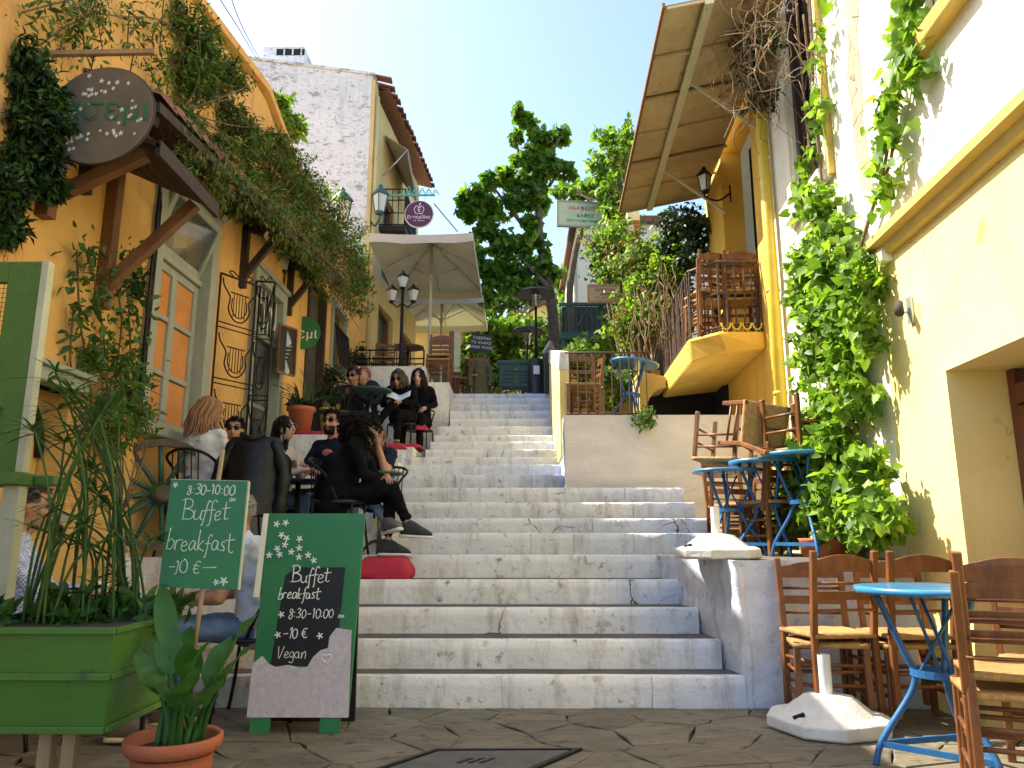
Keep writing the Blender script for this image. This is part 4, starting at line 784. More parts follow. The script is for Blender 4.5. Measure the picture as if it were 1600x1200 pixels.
# ================================================================ FURNITURE
def make_taverna_chair(mt='wood_chair'):
    t = thing('taverna_chair', '', 'chair')
    for s in (-1, 1):
        mb = MB(); p = [V(.19 * s, -.17, 0), V(.185 * s, -.165, .44), V(.19 * s, -.235, .92)]
        for a, b in zip(p, p[1:]): mb.bar(a, b, .036, .036, 0, (0, 1, 0))
        mb.build('back_post', mt, t, False, .006)
        mb = MB(); mb.bar((.195 * s, .19, 0), (.19 * s, .185, .455), .036, .036, 0, (0, 1, 0)); mb.build('leg', mt, t, False, .006)
        for z in (.16, .29): mb = MB(); mb.tube([(.19 * s, -.165, z), (.192 * s, .188, z - .005)], .011, 7); mb.build('stretcher', mt, t)
    for z, y in ((.22, .188), (.33, .188), (.24, -.168)): mb = MB(); mb.tube([(-.19, y, z), (.19, y, z)], .011, 7); mb.build('stretcher', mt, t)
    mb = MB(); n = 9; top = [(-.175 + .35 * k / n, -.228, .865 + .035 * math.sin(PI * k / n)) for k in range(n + 1)]; bot = [(.175, -.222, .80), (-.175, -.222, .80)]; mb.prism(top + bot, (0, .02, 0)); mb.build('crest_rail', mt, t, False, .004)
    mb = MB(); mb.prism([(-.178, -.197, .64), (.178, -.197, .64), (.178, -.203, .69), (-.178, -.203, .69)], (0, .018, 0)); mb.build('back_slat', mt, t, False, .003)
    mb = MB()
    for z in (.735, .585): mb.tube([(-.18, -.195 - (z - .44) * .06, z), (.18, -.195 - (z - .44) * .06, z)], .009, 6)
    mb.build('back_rung', mt, t)
    mb = MB(); nx, ny = 8, 8; vs = []
    for j in range(ny + 1):
        for i in range(nx + 1):
            u = i / nx * 2 - 1; v = j / ny * 2 - 1; vs.append((u * (.20 + .012 * v), v * .195 + .01, .462 - .018 * (1 - max(abs(u), abs(v))) + (-.012 if max(abs(u), abs(v)) > .99 else 0)))
    k = len(vs); vs += [(x, y, .425) for x, y, z in vs[:]]; N = nx + 1
    fs = [(j * N + i, j * N + i + 1, (j + 1) * N + i + 1, (j + 1) * N + i) for j in range(ny) for i in range(nx)]; fs += [tuple(q + k for q in f[::-1]) for f in fs]
    for i in range(nx): fs += [(i + 1, i, k + i, k + i + 1), (ny * N + i, ny * N + i + 1, k + ny * N + i + 1, k + ny * N + i)]
    for j in range(ny): fs += [(j * N, (j + 1) * N, k + (j + 1) * N, k + j * N), ((j + 1) * N + nx, j * N + nx, k + j * N + nx, k + (j + 1) * N + nx)]
    mb.add(vs, fs, 0, True); mb.build('seat', 'rush', t)
    return t
CH = []
tc = make_taverna_chair()
def put_chair(label, loc, rot=(0, 0, 0), group='wooden taverna chairs'):
    if not CH: tc.location = loc; tc.rotation_euler = rot; tc['label'] = label; tc['group'] = group; CH.append(tc); return tc
    o = dup(tc, label, loc, rot, group); CH.append(o); return o
def G(px, py, Z=0): return UZ(px, py, Z)
p = V(1.83, 4.78, 0)
put_chair('lower wooden rush-seat chair of the stack by the white wall, its back to the wall', p + V(0, 0, 0), (0, 0, R(172)))
put_chair('upper wooden rush-seat chair turned round on the stack by the white wall', p + V(.03, -.03, .055), (0, 0, R(8)))
p = V(2.32, 4.74, 0)
put_chair('lower wooden rush-seat chair behind the blue round table near the yellow corner', p, (0, 0, R(176)))
put_chair('upper wooden rush-seat chair reversed on the stack behind the blue round table', p + V(-.02, -.04, .055), (0, 0, R(4)))
p = V(2.02, 3.28, 0)
put_chair('lower wooden rush-seat chair at the right edge, nearest to the camera', p, (0, 0, R(-24)))
put_chair('upper wooden rush-seat chair stacked nearest to the camera at the right edge', p + V(.012, -.012, .075), (0, 0, R(-24)))
put_chair('wooden chair half hidden behind the nearest stack, by the brown louvred door', V(2.62, 3.98, 0), (0, 0, R(150)))
def make_blue_table(h=.76, r=.31):
    t = thing('blue_table', '', 'table')
    mb = MB(); mb.lathe([(r - .02, h - .03), (r, h - .028), (r + .003, h - .012), (r, h), (r - .02, h + .002)], 32); mb.build('table_top', 'blue_top', t)
    for k in range(3):
        a = 2 * PI * k / 3 + .5; c, s = math.cos(a), math.sin(a); mb = MB()
        pr = [(r * .72, h - .03), (r * .40, h * .62), (r * .30, h * .52), (r * .38, h * .40), (r * .80, h * .14), (r * .92, 0)]
        mb.tube(smooth_path([(c * q, s * q, z) for q, z in pr], 5), .014, 8); mb.build('leg', 'blue_paint', t)
        mb = MB(); mb.tube([(c * r * .5, s * r * .5, h * .33), (-c * r * .5, -s * r * .2, h - .04)], .008, 5); mb.build('brace', 'blue_paint', t)
    mb = MB(); pts = [(r * .36 * math.cos(2 * PI * k / 20), r * .36 * math.sin(2 * PI * k / 20)) for k in range(21)]
    for (a, b), (c, d) in zip(pts, pts[1:]): mb.hexa([(a * .94, b * .94, h * .50), (a, b, h * .50), (c, d, h * .50), (c * .94, d * .94, h * .50), (a * .94, b * .94, h * .54), (a, b, h * .54), (c, d, h * .54), (c * .94, d * .94, h * .54)])
    mb.build('ring', 'blue_paint', t)
    mb = MB()
    for k in range(3):
        a = 2 * PI * k / 3 + .5; b = a + 2 * PI / 3; mb.bar((r * .84 * math.cos(a), r * .84 * math.sin(a), .09), (r * .84 * math.cos(b), r * .84 * math.sin(b), .09), .012, .025)
    mb.build('stretcher', 'blue_paint', t); return t
bt0 = make_blue_table(); bt0['label'] = 'round blue metal table between the wooden chairs at the lower right'; bt0['group'] = 'blue metal tables'
tp = UY(1462, 918, 3.72); bt0.location = (tp.x, 3.78, 0); bt0.rotation_euler = (0, 0, .3); bt0.scale = (1.08, 1.08, (tp.z) / .76)
q = dup(bt0, 'low blue round table holding upturned chairs at the stair edge', (1.83, 6.62, Z5), (0, 0, 1)); q.scale = (1, 1, .95); q1t = q
q = dup(bt0, 'blue round table behind the stacked chairs, lower of the two by the vine', (2.10, 6.42, Z5), (0, 0, .2)); q.scale = (1, 1, 1.03)
q = dup(bt0, 'tallest blue round table tucked against the climbing vine', (2.26, 6.05, Z5), (0, 0, 2)); q.scale = (1, 1, 1.06)
tz = Z5 + .76 * .95
put_chair('wooden chair lying tipped on its front upon the low blue table', V(2.02, 6.80, tz + .40), (R(98), R(8), R(10)))
put_chair('wooden chair upturned on the low blue table, legs in the air', V(1.92, 6.9, tz + .52), (R(172), R(4), R(-40)))
put_chair('wooden chair standing behind the low blue table by the terrace wall', V(2.06, 7.35, Z5), (0, 0, R(190)))
put_chair('wooden chair standing under the upturned chairs, next to the drain pipe', V(2.14, 6.90, Z5), (0, 0, R(120)))
put_chair('wooden chair pushed beneath the two blue tables by the vine', V(2.16, 6.5, Z5), (0, 0, R(20)))
put_chair('wooden chair upside down on the tallest blue table by the drain pipe', V(2.30, 6.22, Z5 + .81 + .47), (R(180), 0, R(30)))
# balcony chairs
put_chair('wooden chair stored at the near end of the yellow balcony', V(2.28, by0 + .42, bz1 + .02), (0, 0, R(10)))
put_chair('wooden chair stored on the yellow balcony against the house wall', V(2.64, by0 + .40, bz1 + .02), (0, 0, R(-5)))
put_chair('wooden chair upturned on top of the balcony chairs', V(2.50, by0 + .62, bz1 + .98), (R(180), 0, R(5)))
put_chair('wooden chair at the far end of the yellow balcony', V(2.45, by0 + 1.2, bz1 + .02), (0, 0, R(40)))
put_chair('wooden chair stacked on the chair at the near end of the balcony', V(2.29, by0 + .40, bz1 + .12), (0, 0, R(12)))
put_chair('wooden chair stacked against the house wall on the balcony', V(2.65, by0 + .38, bz1 + .12), (0, 0, R(-3)))
# terrace behind the iron railing
put_chair('wooden chair behind the iron railing next to the stair parapet', V(UY(908, 640, 9.2).x, 9.15, ZT2), (0, 0, R(185)))
put_chair('wooden chair folded beside the parapet behind the iron railing', V(.84, 9.6, ZT2), (0, 0, R(100)))
tq = UY(978, 566, 9.9); q = dup(bt0, 'tilted blue round table behind the iron railing of the terrace', (tq.x, 9.9, ZT2), (R(4), R(6), .5)); q.scale = (1.05, 1.05, (tq.z - ZT2) / .76)
rl = thing('iron_railing', 'thin rusty iron railing along the top of the beige terrace wall', 'railing', (1.1, 8.72, ZT2))
rx0, rx1 = UY(890, 600, 8.72).x, UY(1010, 600, 8.72).x; rh = UY(900, 551, 8.72).z - ZT2
bm2 = MB(); bm2.tube([(0, 0, 0), (0, 0, rh)], .008, 5); me2 = bm2.mesh('bar', 'rust_iron')
for k in range(10): link('bar', me2, rl, 0, Vector((rx0 + (rx1 - rx0) * k / 9, 8.72, ZT2)) - rl.location)
for h in (.03, rh): mb = MB(); mb.tube([(rx0 - .05, 8.72, ZT2 + h), (rx1 + .05, 8.72, ZT2 + h)], .011, 6); mb.build('rail', 'rust_iron', rl, True)
# umbrella stands
def make_stand(label, loc, s, rz):
    t = thing('umbrella_stand', label, 'umbrella stand', loc, rz, 'white concrete umbrella stands')
    oc = [(1, .5), (.5, 1), (-.5, 1), (-1, .5), (-1, -.5), (-.5, -1), (.5, -1), (1, -.5)]; mb = MB(); lv = [(.30, 0, 0), (.315, .012, 0), (.315, .075, .0), (.27, .098, .0), (.235, .10, .1), (.13, .19, .25), (.075, .20, .25), (.0, .201, 0)]; vs = []
    for r_, z_, q_ in lv:
        for k_, (a_, b_) in enumerate(oc):
            e_ = math.hypot(a_, b_); a2 = a_ * (1 - q_) + a_ / e_ * q_; b2 = b_ * (1 - q_) + b_ / e_ * q_; vs.append((a2 * r_ * s + random.uniform(-.005, .005), b2 * r_ * s + random.uniform(-.005, .005), z_ * s + random.uniform(-.003, .003)))
    mb.add(vs, [(i_ * 8 + k_, i_ * 8 + (k_ + 1) % 8, i_ * 8 + 8 + (k_ + 1) % 8, i_ * 8 + 8 + k_) for i_ in range(len(lv) - 1) for k_ in range(8)] + [tuple(range(8))[::-1]], 0, False)
    mb.build('base', 'concrete_white', t, False, .008)
    mb = MB(); mb.tube([(0, 0, .20 * s), (0, 0, .42 * s)], .037 * s, 14, cap=False); mb.tube([(0, 0, .41 * s), (0, 0, .20 * s)], .03 * s, 12); mb.build('tube', 'plastic_white', t)
    mb = MB(); mb.tube([(-.29 * s, -.05 * s, .095 * s), (-.23 * s, -.07 * s, .115 * s)], .012 * s, 7); mb.build('handle', 'black_iron', t); return t
make_stand('white concrete umbrella stand on the pavement in front of the chairs', (G(1312, 1150).x, G(1312, 1140).y, 0), .95, R(20))
make_stand('white concrete umbrella stand at the edge of the low platform', (UY(1117, 850, 5.55).x, 5.50, Z5), .86, R(5))
# cafe chairs and tables of dark metal
def make_cafe_chair():
    t = thing('cafe_chair', '', 'chair')
    mb = MB(); mb.lathe([(.17, .435), (.205, .44), (.21, .455), (.20, .465), (.0, .470)], 20, sq=4); mb.build('seat', 'black_plastic', t)
    for s in (-1, 1):
        mb = MB(); mb.tube(smooth_path([(.18 * s, .17, .44), (.19 * s, .19, .2), (.20 * s, .22, 0)], 4), .011, 6); mb.build('leg', 'black_iron', t)
        mb = MB(); mb.tube(smooth_path([(.18 * s, -.16, .44), (.19 * s, -.19, .2), (.20 * s, -.24, 0)], 4), .011, 6); mb.build('leg', 'black_iron', t)
    mb = MB(); mb.tube(smooth_path([(.19, .05, .45), (.215, -.05, .66), (.19, -.20, .78), (0, -.25, .83), (-.19, -.20, .78), (-.215, -.05, .66), (-.19, .05, .45)], 5), .012, 6); mb.build('back_hoop', 'black_iron', t)
    for k in range(5): x = -.12 + .06 * k; mb = MB(); mb.tube([(x, -.19, .45), (x, -.238 + abs(x) * .12, .815)], .006, 5); mb.build('back_bar', 'black_iron', t)
    return t
cc = make_cafe_chair(); ccn = []
def put_cafe(label, loc, rz, group='dark metal cafe chairs'):
    if not ccn: cc.location = loc; cc.rotation_euler = (0, 0, rz); cc['label'] = label; cc['group'] = group; ccn.append(1); return cc
    return dup(cc, label, loc, (0, 0, rz), group)
def make_cafe_table(label, loc, h, r, top='black_iron'):
    t = thing('cafe_table', label, 'table', loc, 0, 'round cafe tables')
    mb = MB(); mb.lathe([(r - .012, h - .025), (r, h - .022), (r + .002, h - .008), (r - .006, h)], 28); mb.build('table_top', top, t)
    mb = MB(); mb.tube([(0, 0, .02), (0, 0, h - .025)], .024, 10); mb.build('column', 'steel' if top == 'green_iron' else 'black_iron', t)
    for k in range(3): a = 2 * PI * k / 3; mb = MB(); mb.tube(smooth_path([(0, 0, .12), (.12 * math.cos(a), .12 * math.sin(a), .10), (.24 * math.cos(a), .24 * math.sin(a), .012)], 4), .013, 6); mb.build('foot', 'black_iron', t)
    return t
# ================================================================ PEOPLE
def skinmat(n, c): return mat(n, c, .5, tuple(k * .86 for k in c), 30, .05, 120)
skinmat('skin_light', (.56, .32, .21)); skinmat('skin_warm', (.50, .25, .14)); skinmat('skin_tan', (.44, .22, .12))
def cloth(n, c, c2=None, b=.35): return mat(n, c, .88, c2 or tuple(k * .78 for k in c), 9, b, 26, spec=.12)
cloth('knit_white', (.70, .65, .57)); cloth('black_cloth', (.005, .005, .006)); cloth('navy_cloth', (.014, .018, .032)); cloth('denim', (.10, .16, .24), (.16, .23, .31)); cloth('tee_white', (.68, .70, .74)); cloth('pale_jacket', (.55, .46, .38)); cloth('dark_jacket', (.03, .033, .04)); cloth('dark_jeans', (.022, .027, .040))
mat('leather_black', (.005, .005, .005), .42, (.009, .009, .009), 9, .8, 18, spec=.3)
mat('olive_cloth', (.13, .11, .05), .9, (.09, .08, .035), 9, .4, 30)
mcheck = mat('check_shirt', (.50, .54, .68), .85, (.46, .50, .64), 9, .2, 40)
_n = mcheck.node_tree.nodes; _l = mcheck.node_tree.links; _c = _n.new('ShaderNodeTexChecker'); _c.inputs['Scale'].default_value = 90; _g = _n.new('ShaderNodeNewGeometry'); _l.new(_g.outputs['Position'], _c.inputs['Vector'])
_c.inputs[1].default_value = (.62, .64, .72, 1); _c.inputs[2].default_value = (.22, .27, .50, 1); _l.new(_c.outputs[0], _n['Principled BSDF'].inputs['Base Color'])
mat('hair_black', (.005, .004, .004), .5, (.010, .007, .005), 60, spec=.2); mat('hair_blonde', (.33, .15, .045), .42, (.20, .085, .025), 40, stretch=(4, 4, .6)); mat('hair_red', (.30, .09, .04), .5); mat('hair_brown', (.03, .016, .01), .45, (.05, .026, .014), 50); mat('hair_grey', (.20, .18, .16), .6)
mat('lens_dark', (.004, .004, .005), .08); mat('lip', (.35, .10, .08), .5); mat('eye_dark', (.02, .012, .01), .2); mat('sneaker_black', (.018, .018, .018), .7, (.04, .04, .04), 60, .3, 90); mat('sneaker_grey', (.17, .16, .14), .8, (.11, .10, .09), 40); mat('shoe_brown', (.12, .08, .045), .7); mat('sole_white', (.70, .68, .62), .6); mat('sole_tan', (.50, .42, .22), .7); mat('red_print', (.55, .16, .14), .8)
def person(label, loc, rz, J=None, look=None, scale=1.0):
    lk = dict(skin='skin_light', top='black_cloth', legs='black_cloth', sleeve='long', crop=False, hair='short', hcol='hair_black', shades=False, beard=False, shoe='sneaker_black', sole='sole_white', fem=False, hy=0, hp=0, hr=0, armskin=None, curl=.6, palmR=None, fdR=None, fdL=None, voxel=.014, coat=None)
    lk.update(look or {})
    j = dict(pel=(0, 0, .50), mid=(0, .01, .72), chest=(0, .0, .92), neck=(0, .02, 1.07), head=(0, .055, 1.215), shR=(.18, 0, 1.0), shL=(-.18, 0, 1.0), eR=(.24, .06, .74), wR=(.15, .27, .66), eL=(-.24, .06, .74), wL=(-.15, .27, .66), hR=(.09, .03, .50), hL=(-.09, .03, .50), kR=(.12, .44, .51), aR=(.12, .46, .09), kL=(-.12, .44, .51), aL=(-.12, .46, .09))
    if lk['fem']: j['shR'] = (.16, 0, .99); j['shL'] = (-.16, 0, .99)
    j.update(J or {}); j = {k: Vector(v) for k, v in j.items()}
    root = thing('person', label, 'person', loc, rz, None); root.scale = (scale,) * 3
    Rm = Matrix.Rotation(lk['hy'], 3, 'Z') @ Matrix.Rotation(lk['hp'], 3, 'X') @ Matrix.Rotation(lk['hr'], 3, 'Y')
    H = j['head']; caps = []
    TOP, LEG, SK = 1, 2, 0; c = lambda a, b, ra, rb, m: caps.append((Vector(a), Vector(b), ra, rb, m))
    wd = .055 if lk['fem'] else .065; x = V(1, 0, 0) * wd; ax = (j['shR'] - j['shL']).normalized()
    for s in (-1, 1):
        c(j['pel'] + ax * wd * s, j['mid'] + ax * wd * .8 * s, .125, .108, TOP); c(j['mid'] + ax * wd * .8 * s, j['chest'] + ax * wd * s, .108, .122, TOP)
    c(j['shL'] * .9 + j['shR'] * .1, j['shR'] * .9 + j['shL'] * .1, .068, .068, TOP); c(j['chest'], j['neck'] - V(0, .01, .03), .115, .07, TOP)
    c(j['neck'] - V(0, 0, .03), H + Rm @ V(0, -.015, -.07), .052, .05, SK)
    c(j['hL'], j['hR'], .105, .105, LEG)
    for s in 'RL':
        c(j['sh' + s], j['e' + s], .056, .046, TOP)
        if lk['sleeve'] == 'short':
            m_ = j['sh' + s].lerp(j['e' + s], .62); caps.pop(); c(j['sh' + s], m_, .064, .06, TOP); c(m_, j['e' + s], .044, .041, SK); c(j['e' + s], j['w' + s], .043, .029, SK)
        elif lk['sleeve'] == 'roll': m_ = j['e' + s].lerp(j['w' + s], .15); c(j['e' + s], m_, .047, .046, TOP); c(m_, j['w' + s], .038, .028, SK)
        else: c(j['e' + s], j['w' + s], .047, .036, TOP)
        d = (j['w' + s] - j['e' + s]).normalized(); 
        if lk.get('hd' + s): d = Vector(lk['hd' + s]).normalized()
        c(j['w' + s], j['w' + s] + d * .075, .027, .033, SK)
        c(j['h' + s], j['k' + s], .092, .064, LEG)
        if lk['crop']: m_ = j['k' + s].lerp(j['a' + s], .76); c(j['k' + s], m_, .062, .046, LEG); c(m_, j['a' + s], .037, .034, SK)
        else: c(j['k' + s], j['a' + s] + V(0, 0, .0), .064, .046, LEG)
    ells = [(H + Rm @ V(0, -.012, .02), (.076, .098, .105), SK), (H + Rm @ V(0, .028, -.055), (.056, .066, .07), SK), (H + Rm @ V(0, .055, -.098), (.03, .028, .022), SK), (H + Rm @ V(0, .09, .03), (.052, .014, .014), SK)]
    for s in (-1, 1): ells += [(H + Rm @ V(.076 * s, -.008, -.012), (.011, .022, .033), SK), (H + Rm @ V(.04 * s, .068, -.03), (.026, .022, .026), SK)]
    nose = [(H + Rm @ V(0, .09, .02), H + Rm @ V(0, .118, -.036), .011, .017, SK)]
    mb = MB()
    for a, b, ra, rb, m_ in caps + nose:
        mb.ell(a, ra, 12, 8, m_); mb.ell(b, rb, 12, 8, m_)
        if (b - a).length > .004: mb.tube([a, b], [ra, rb], 12, m_)
    for e, r_, m_ in ells: mb.ell(e, r_, 14, 10, m_, Rm)
    if lk['coat']:
        for a, b, ra, rb in lk['coat']: mb.ell(a, ra, 12, 8, TOP); mb.ell(b, rb, 12, 8, TOP); mb.tube([a, b], [ra, rb], 12, TOP); caps.append((Vector(a), Vector(b), ra, rb, TOP))
    tmp = link('tmp', mb.mesh('tmp', 'skin_light')); rm = tmp.modifiers.new('r', 'REMESH'); rm.mode = 'VOXEL'; rm.voxel_size = lk['voxel']; sm = tmp.modifiers.new('s', 'SMOOTH'); sm.iterations = 3; sm.factor = .5
    me = bpy.data.meshes.new_from_object(tmp.evaluated_get(bpy.context.evaluated_depsgraph_get())); bpy.data.objects.remove(tmp)
    nv = len(me.vertices); P = np.empty(nv * 3); me.vertices.foreach_get('co', P); P = P.reshape(-1, 3); Fs = [tuple(p.vertices) for p in me.polygons]
    # folds in the cloth
    C = np.array([P[list(f)].mean(0) for f in Fs]); best = np.full(len(Fs), 9.); bm_i = np.zeros(len(Fs), int)
    for a, b, ra, rb, m_ in caps + nose:
        a = np.array(a); b = np.array(b); d = b - a; L2 = max(1e-9, d @ d); tt = np.clip((C - a) @ d / L2, 0, 1); q = np.linalg.norm(C - a - tt[:, None] * d, axis=1) - (ra + (rb - ra) * tt)
        k = q < best; best[k] = q[k]; bm_i[k] = m_
    Ri = np.array(Rm.inverted())
    for e, r_, m_ in ells:
        q = (np.linalg.norm(((C - np.array(e)) @ Ri.T) / np.array(r_), axis=1) - 1) * min(r_); k = q < best; best[k] = q[k]; bm_i[k] = m_
    out = MB(); out.v = [tuple(p) for p in P]; out.f = Fs; out.m = [int(k) for k in bm_i]; out.sm = [True] * len(Fs)
    fold = np.zeros(nv)
    for f, m_ in zip(Fs, out.m):
        if m_: fold[list(f)] = 1
    nr = np.empty(nv * 3); me.vertices.foreach_get('normal', nr); nr = nr.reshape(-1, 3)
    for i in np.nonzero(fold)[0]:
        p = P[i]; P[i] = p + nr[i] * (.014 * noise.noise(Vector((p[0] * 9, p[1] * 9, p[2] * 15 + len(label)))) + .007 * noise.noise(Vector((p[0] * 24, p[1] * 24, p[2] * 30))))
    out.v = [tuple(p) for p in P]
    for s, sg in (('R', 1), ('L', -1)):   # five fingers on each hand
        d = (j['w' + s] - j['e' + s]).normalized()
        if lk.get('hd' + s): d = Vector(lk['hd' + s]).normalized()
        pn = Vector(lk['palm' + s]) if lk.get('palm' + s) else V(0, 0, -1); pn = (pn - d * pn.dot(d)).normalized(); lat = d.cross(pn) * sg
        cu_ = lk.get('curl' + s, lk['curl']); base = j['w' + s] + d * .085
        for k, (o_, L_) in enumerate(((-.026, .062), (-.009, .074), (.009, .078), (.026, .07))):
            p = base + lat * o_ * 1.05; dd = (d + lat * o_ * lk.get('spread', 4)).normalized(); pts = [p - d * .03, p]
            for q in range(3): dd = (dd + pn * cu_ * .5).normalized(); p = p + dd * L_ / 3 * 1.1; pts.append(p)
            out.tube(pts, [.0095, .0095, .0088, .008, .006], 7, 0)
        p = j['w' + s] + d * .03 + lat * .028; dd = (d * .7 + lat * .8).normalized(); pts = [j['w' + s] + d * .015, p]
        for q in range(2): dd = (dd + pn * cu_ * .3 + d * .25).normalized(); p = p + dd * .03; pts.append(p)
        out.tube(pts, [.012, .0115, .0098, .007], 7, 0)
    bpy.data.meshes.remove(me); out.build('body', [lk['skin'], lk['top'], lk['legs']], root, fix=False)
    # shoes
    for s, sg in (('R', 1), ('L', -1)):
        a = j['a' + s]; shin = (a - j['k' + s]).normalized(); fd = Vector(lk['fd' + s]) if lk['fd' + s] else V(.1 * sg, 1, -.08); fd.normalize(); u = -shin; u = (u - fd * u.dot(fd)).normalized(); l_ = fd.cross(u)
        def S(f, h, w_): return a + fd * f + u * h + l_ * w_
        secs = [(-.075, .02, .0, .02), (-.06, .034, .055, .03), (-.01, .038, .07, .03), (.05, .040, .045, .03), (.10, .045, .015, .03), (.15, .043, -.01, .03), (.185, .03, -.03, .03), (.20, .008, -.045, .02)]
        for nm, mt_, lo, hi, gr in (('shoe', lk['shoe'], -.062, None, 0), ('shoe_sole', lk['sole'], -.088, -.060, .006)):
            mb = MB(); vs = []; n = 10
            for f, wv, top, _ in secs:
                f2 = f + (gr if f > .1 else -gr if f < -.05 else 0); hi_ = hi if hi is not None else top; 
                for k in range(n):
                    t_ = 2 * PI * k / n; cx_, sx_ = math.cos(t_), math.sin(t_); h_ = (lo + hi_) / 2 + (hi_ - lo) / 2 * sx_ * (abs(sx_) ** -.35 if abs(sx_) > .01 else 1); vs.append(S(f2, h_, (wv + gr) * cx_ * (abs(cx_) ** -.3 if abs(cx_) > .01 else 1)))
            mb.add(vs, [(i * n + k, i * n + (k + 1) % n, (i + 1) * n + (k + 1) % n, (i + 1) * n + k) for i in range(len(secs) - 1) for k in range(n)] + [tuple(range(n)), tuple(range((len(secs) - 1) * n, len(secs) * n))], 0, True)
            o = mb.build(nm, mt_, root)
    # face
    if lk['shades']:
        mb = MB()
        for s in (-1, 1):
            mb.ell(H + Rm @ V(.033 * s, .098, .012), (.029, .008, .024), 14, 8, 0, Rm); mb.tube([H + Rm @ V(.06 * s, .09, .02), H + Rm @ V(.08 * s, .0, .012)], .0035, 5)
        mb.tube([H + Rm @ V(-.012, .106, .02), H + Rm @ V(.012, .106, .02)], .004, 5); mb.build('sunglasses', 'lens_dark', root)
    else:
        for s in (-1, 1): mb = MB(); mb.ell(H + Rm @ V(.032 * s, .086, .008), (.012, .006, .006), 8, 6, 0, Rm); mb.build('eye', 'eye_dark', root)
    mb = MB(); mb.ell(H + Rm @ V(0, .092, -.068), (.022, .008, .006), 10, 6, 0, Rm); mb.build('mouth', 'lip', root)
    mb = MB()
    for s in (-1, 1): mb.tube([H + Rm @ V(.015 * s, .098, .042), H + Rm @ V(.035 * s, .096, .047), H + Rm @ V(.056 * s, .08, .04)], .004, 5)
    mb.build('eyebrow', lk['hcol'], root)
    if lk['beard']:
        mb = MB(); vs = []; 
        for i in range(9):
            for k in range(9):
                th_ = -1.25 + 2.5 * k / 8; zz = -.045 - .085 * i / 8; r1 = .066 - .02 * (i / 8) ** 2 * 1.2; vs.append(H + Rm @ V(r1 * math.sin(th_) * 1.02, .028 + (.073 - .012 * (i / 8) ** 2) * math.cos(th_) - .03 * max(0, i / 8 - .6), zz))
        fs = [(i * 9 + k, i * 9 + k + 1, i * 9 + k + 10, i * 9 + k + 9) for i in range(8) for k in range(8) if not (i < 4 and 2 < k < 5) or i == 0]
        mb.add(vs, fs, 0, True); mb.build('beard', lk['hcol'], root)
    # hair
    kind = lk['hair']; mb = MB()
    if kind:
        nu, nv_ = 28, 18; vs = []; keep = []; top_ = .116 if kind != 'curly' else .125
        for i in range(nv_ + 1):
            ph = PI * i / nv_
            for k in range(nu):
                t_ = 2 * PI * k / nu; d = V(math.sin(ph) * math.cos(t_), math.sin(ph) * math.sin(t_), math.cos(ph)); q = 1 + .06 * noise.noise(d * 5 + V(len(label), 0, 0))
                vs.append(H + Rm @ V(d.x * .087 * q, -.014 + d.y * .108 * q, .022 + d.z * top_ * q)); keep.append(d)
        fs = []
        for i in range(nv_):
            for k in range(nu):
                f = (i * nu + k, i * nu + (k + 1) % nu, (i + 1) * nu + (k + 1) % nu, (i + 1) * nu + k); d = sum((keep[q] for q in f), V(0, 0, 0)) / 4
                if d.y > .55 and d.z < .52: continue
                if kind == 'short' and (d.z < -.55 or (d.y > .05 and d.z < .05) or (d.y > -.35 and d.z < -.25)): continue
                if kind != 'short' and (d.z < -.8 or (d.y > .25 and d.z < .1)): continue
                fs.append(f[::-1])
        mb.add(vs, fs, 0, True)
        rs = random.Random(len(label))
        if kind == 'short':
            for k in range(260):
                d = Vector((rs.gauss(0, 1), rs.gauss(-.1, .9), abs(rs.gauss(.5, .6)))).normalized()
                if d.y > .5 and d.z < .5 or (d.y > .0 and d.z < .12): continue
                p = H + Rm @ V(d.x * .084, -.014 + d.y * .104, .022 + d.z * .112); e = p + Rm @ (d * .016 + V(rs.gauss(0, .008), .014 + rs.gauss(0, .008), rs.gauss(-.004, .008))); mb.tube([p, (p + e) / 2 + Rm @ d * .005, e], [.006, .005, .001], 4)
        if kind in ('long', 'ponytail'):
            for k in range(150):
                a0 = rs.uniform(.35, 2 * PI - .35) + PI / 2; st = H + Rm @ V(.085 * math.cos(a0), -.014 + .104 * math.sin(a0), rs.uniform(-.02, .06)); dn = lk.get('hlen', .34) * rs.uniform(.75, 1.0); b_ = Rm @ V(math.cos(a0) * .03, -.05 + .02 * math.sin(a0), 0)
                if kind == 'ponytail': b_ = Rm @ V(-math.cos(a0) * .06, -.06, 0)
                mb.tube(smooth_path([H + (st - H) * .8 + Rm @ V(0, 0, .05), st + V(0, 0, -.01), st + b_ * .7 + V(0, 0, -dn * .4), st + b_ + V(rs.gauss(0, .012), rs.gauss(0, .01), -dn)], 3), [.010, .012, .012, .012, .011, .010, .009, .007, .006, .003], 5)
        if kind == 'curly':
            for k in range(620):
                d = Vector((rs.gauss(0, 1), rs.gauss(0, 1) - .35, rs.gauss(.15, .9))).normalized()
                if d.y > .75 and abs(d.x) < .45 and d.z < .3: continue
                p = H + Rm @ V(d.x * .090, -.025 + d.y * .100, .012 + d.z * .112); dr_ = (Rm @ d + V(0, 0, -1.0)).normalized(); a_ = dr_.orthogonal().normalized(); b_ = dr_.cross(a_); L_ = rs.uniform(.04, .12); ph = rs.uniform(0, 6)
                mb.tube([p + dr_ * L_ * q / 12 + (a_ * math.cos(ph + q * 1.5) + b_ * math.sin(ph + q * 1.5)) * .0105 + Rm @ d * .022 * math.sin(q / 12 * 2.2) for q in range(13)], .0048, 4)
        if kind == 'bun': mb.ell(H + Rm @ V(0, -.12, .03), (.045, .04, .045), 12, 9, 0, Rm)
        mb.build('hair', lk['hcol'], root, fix=False)
    return root
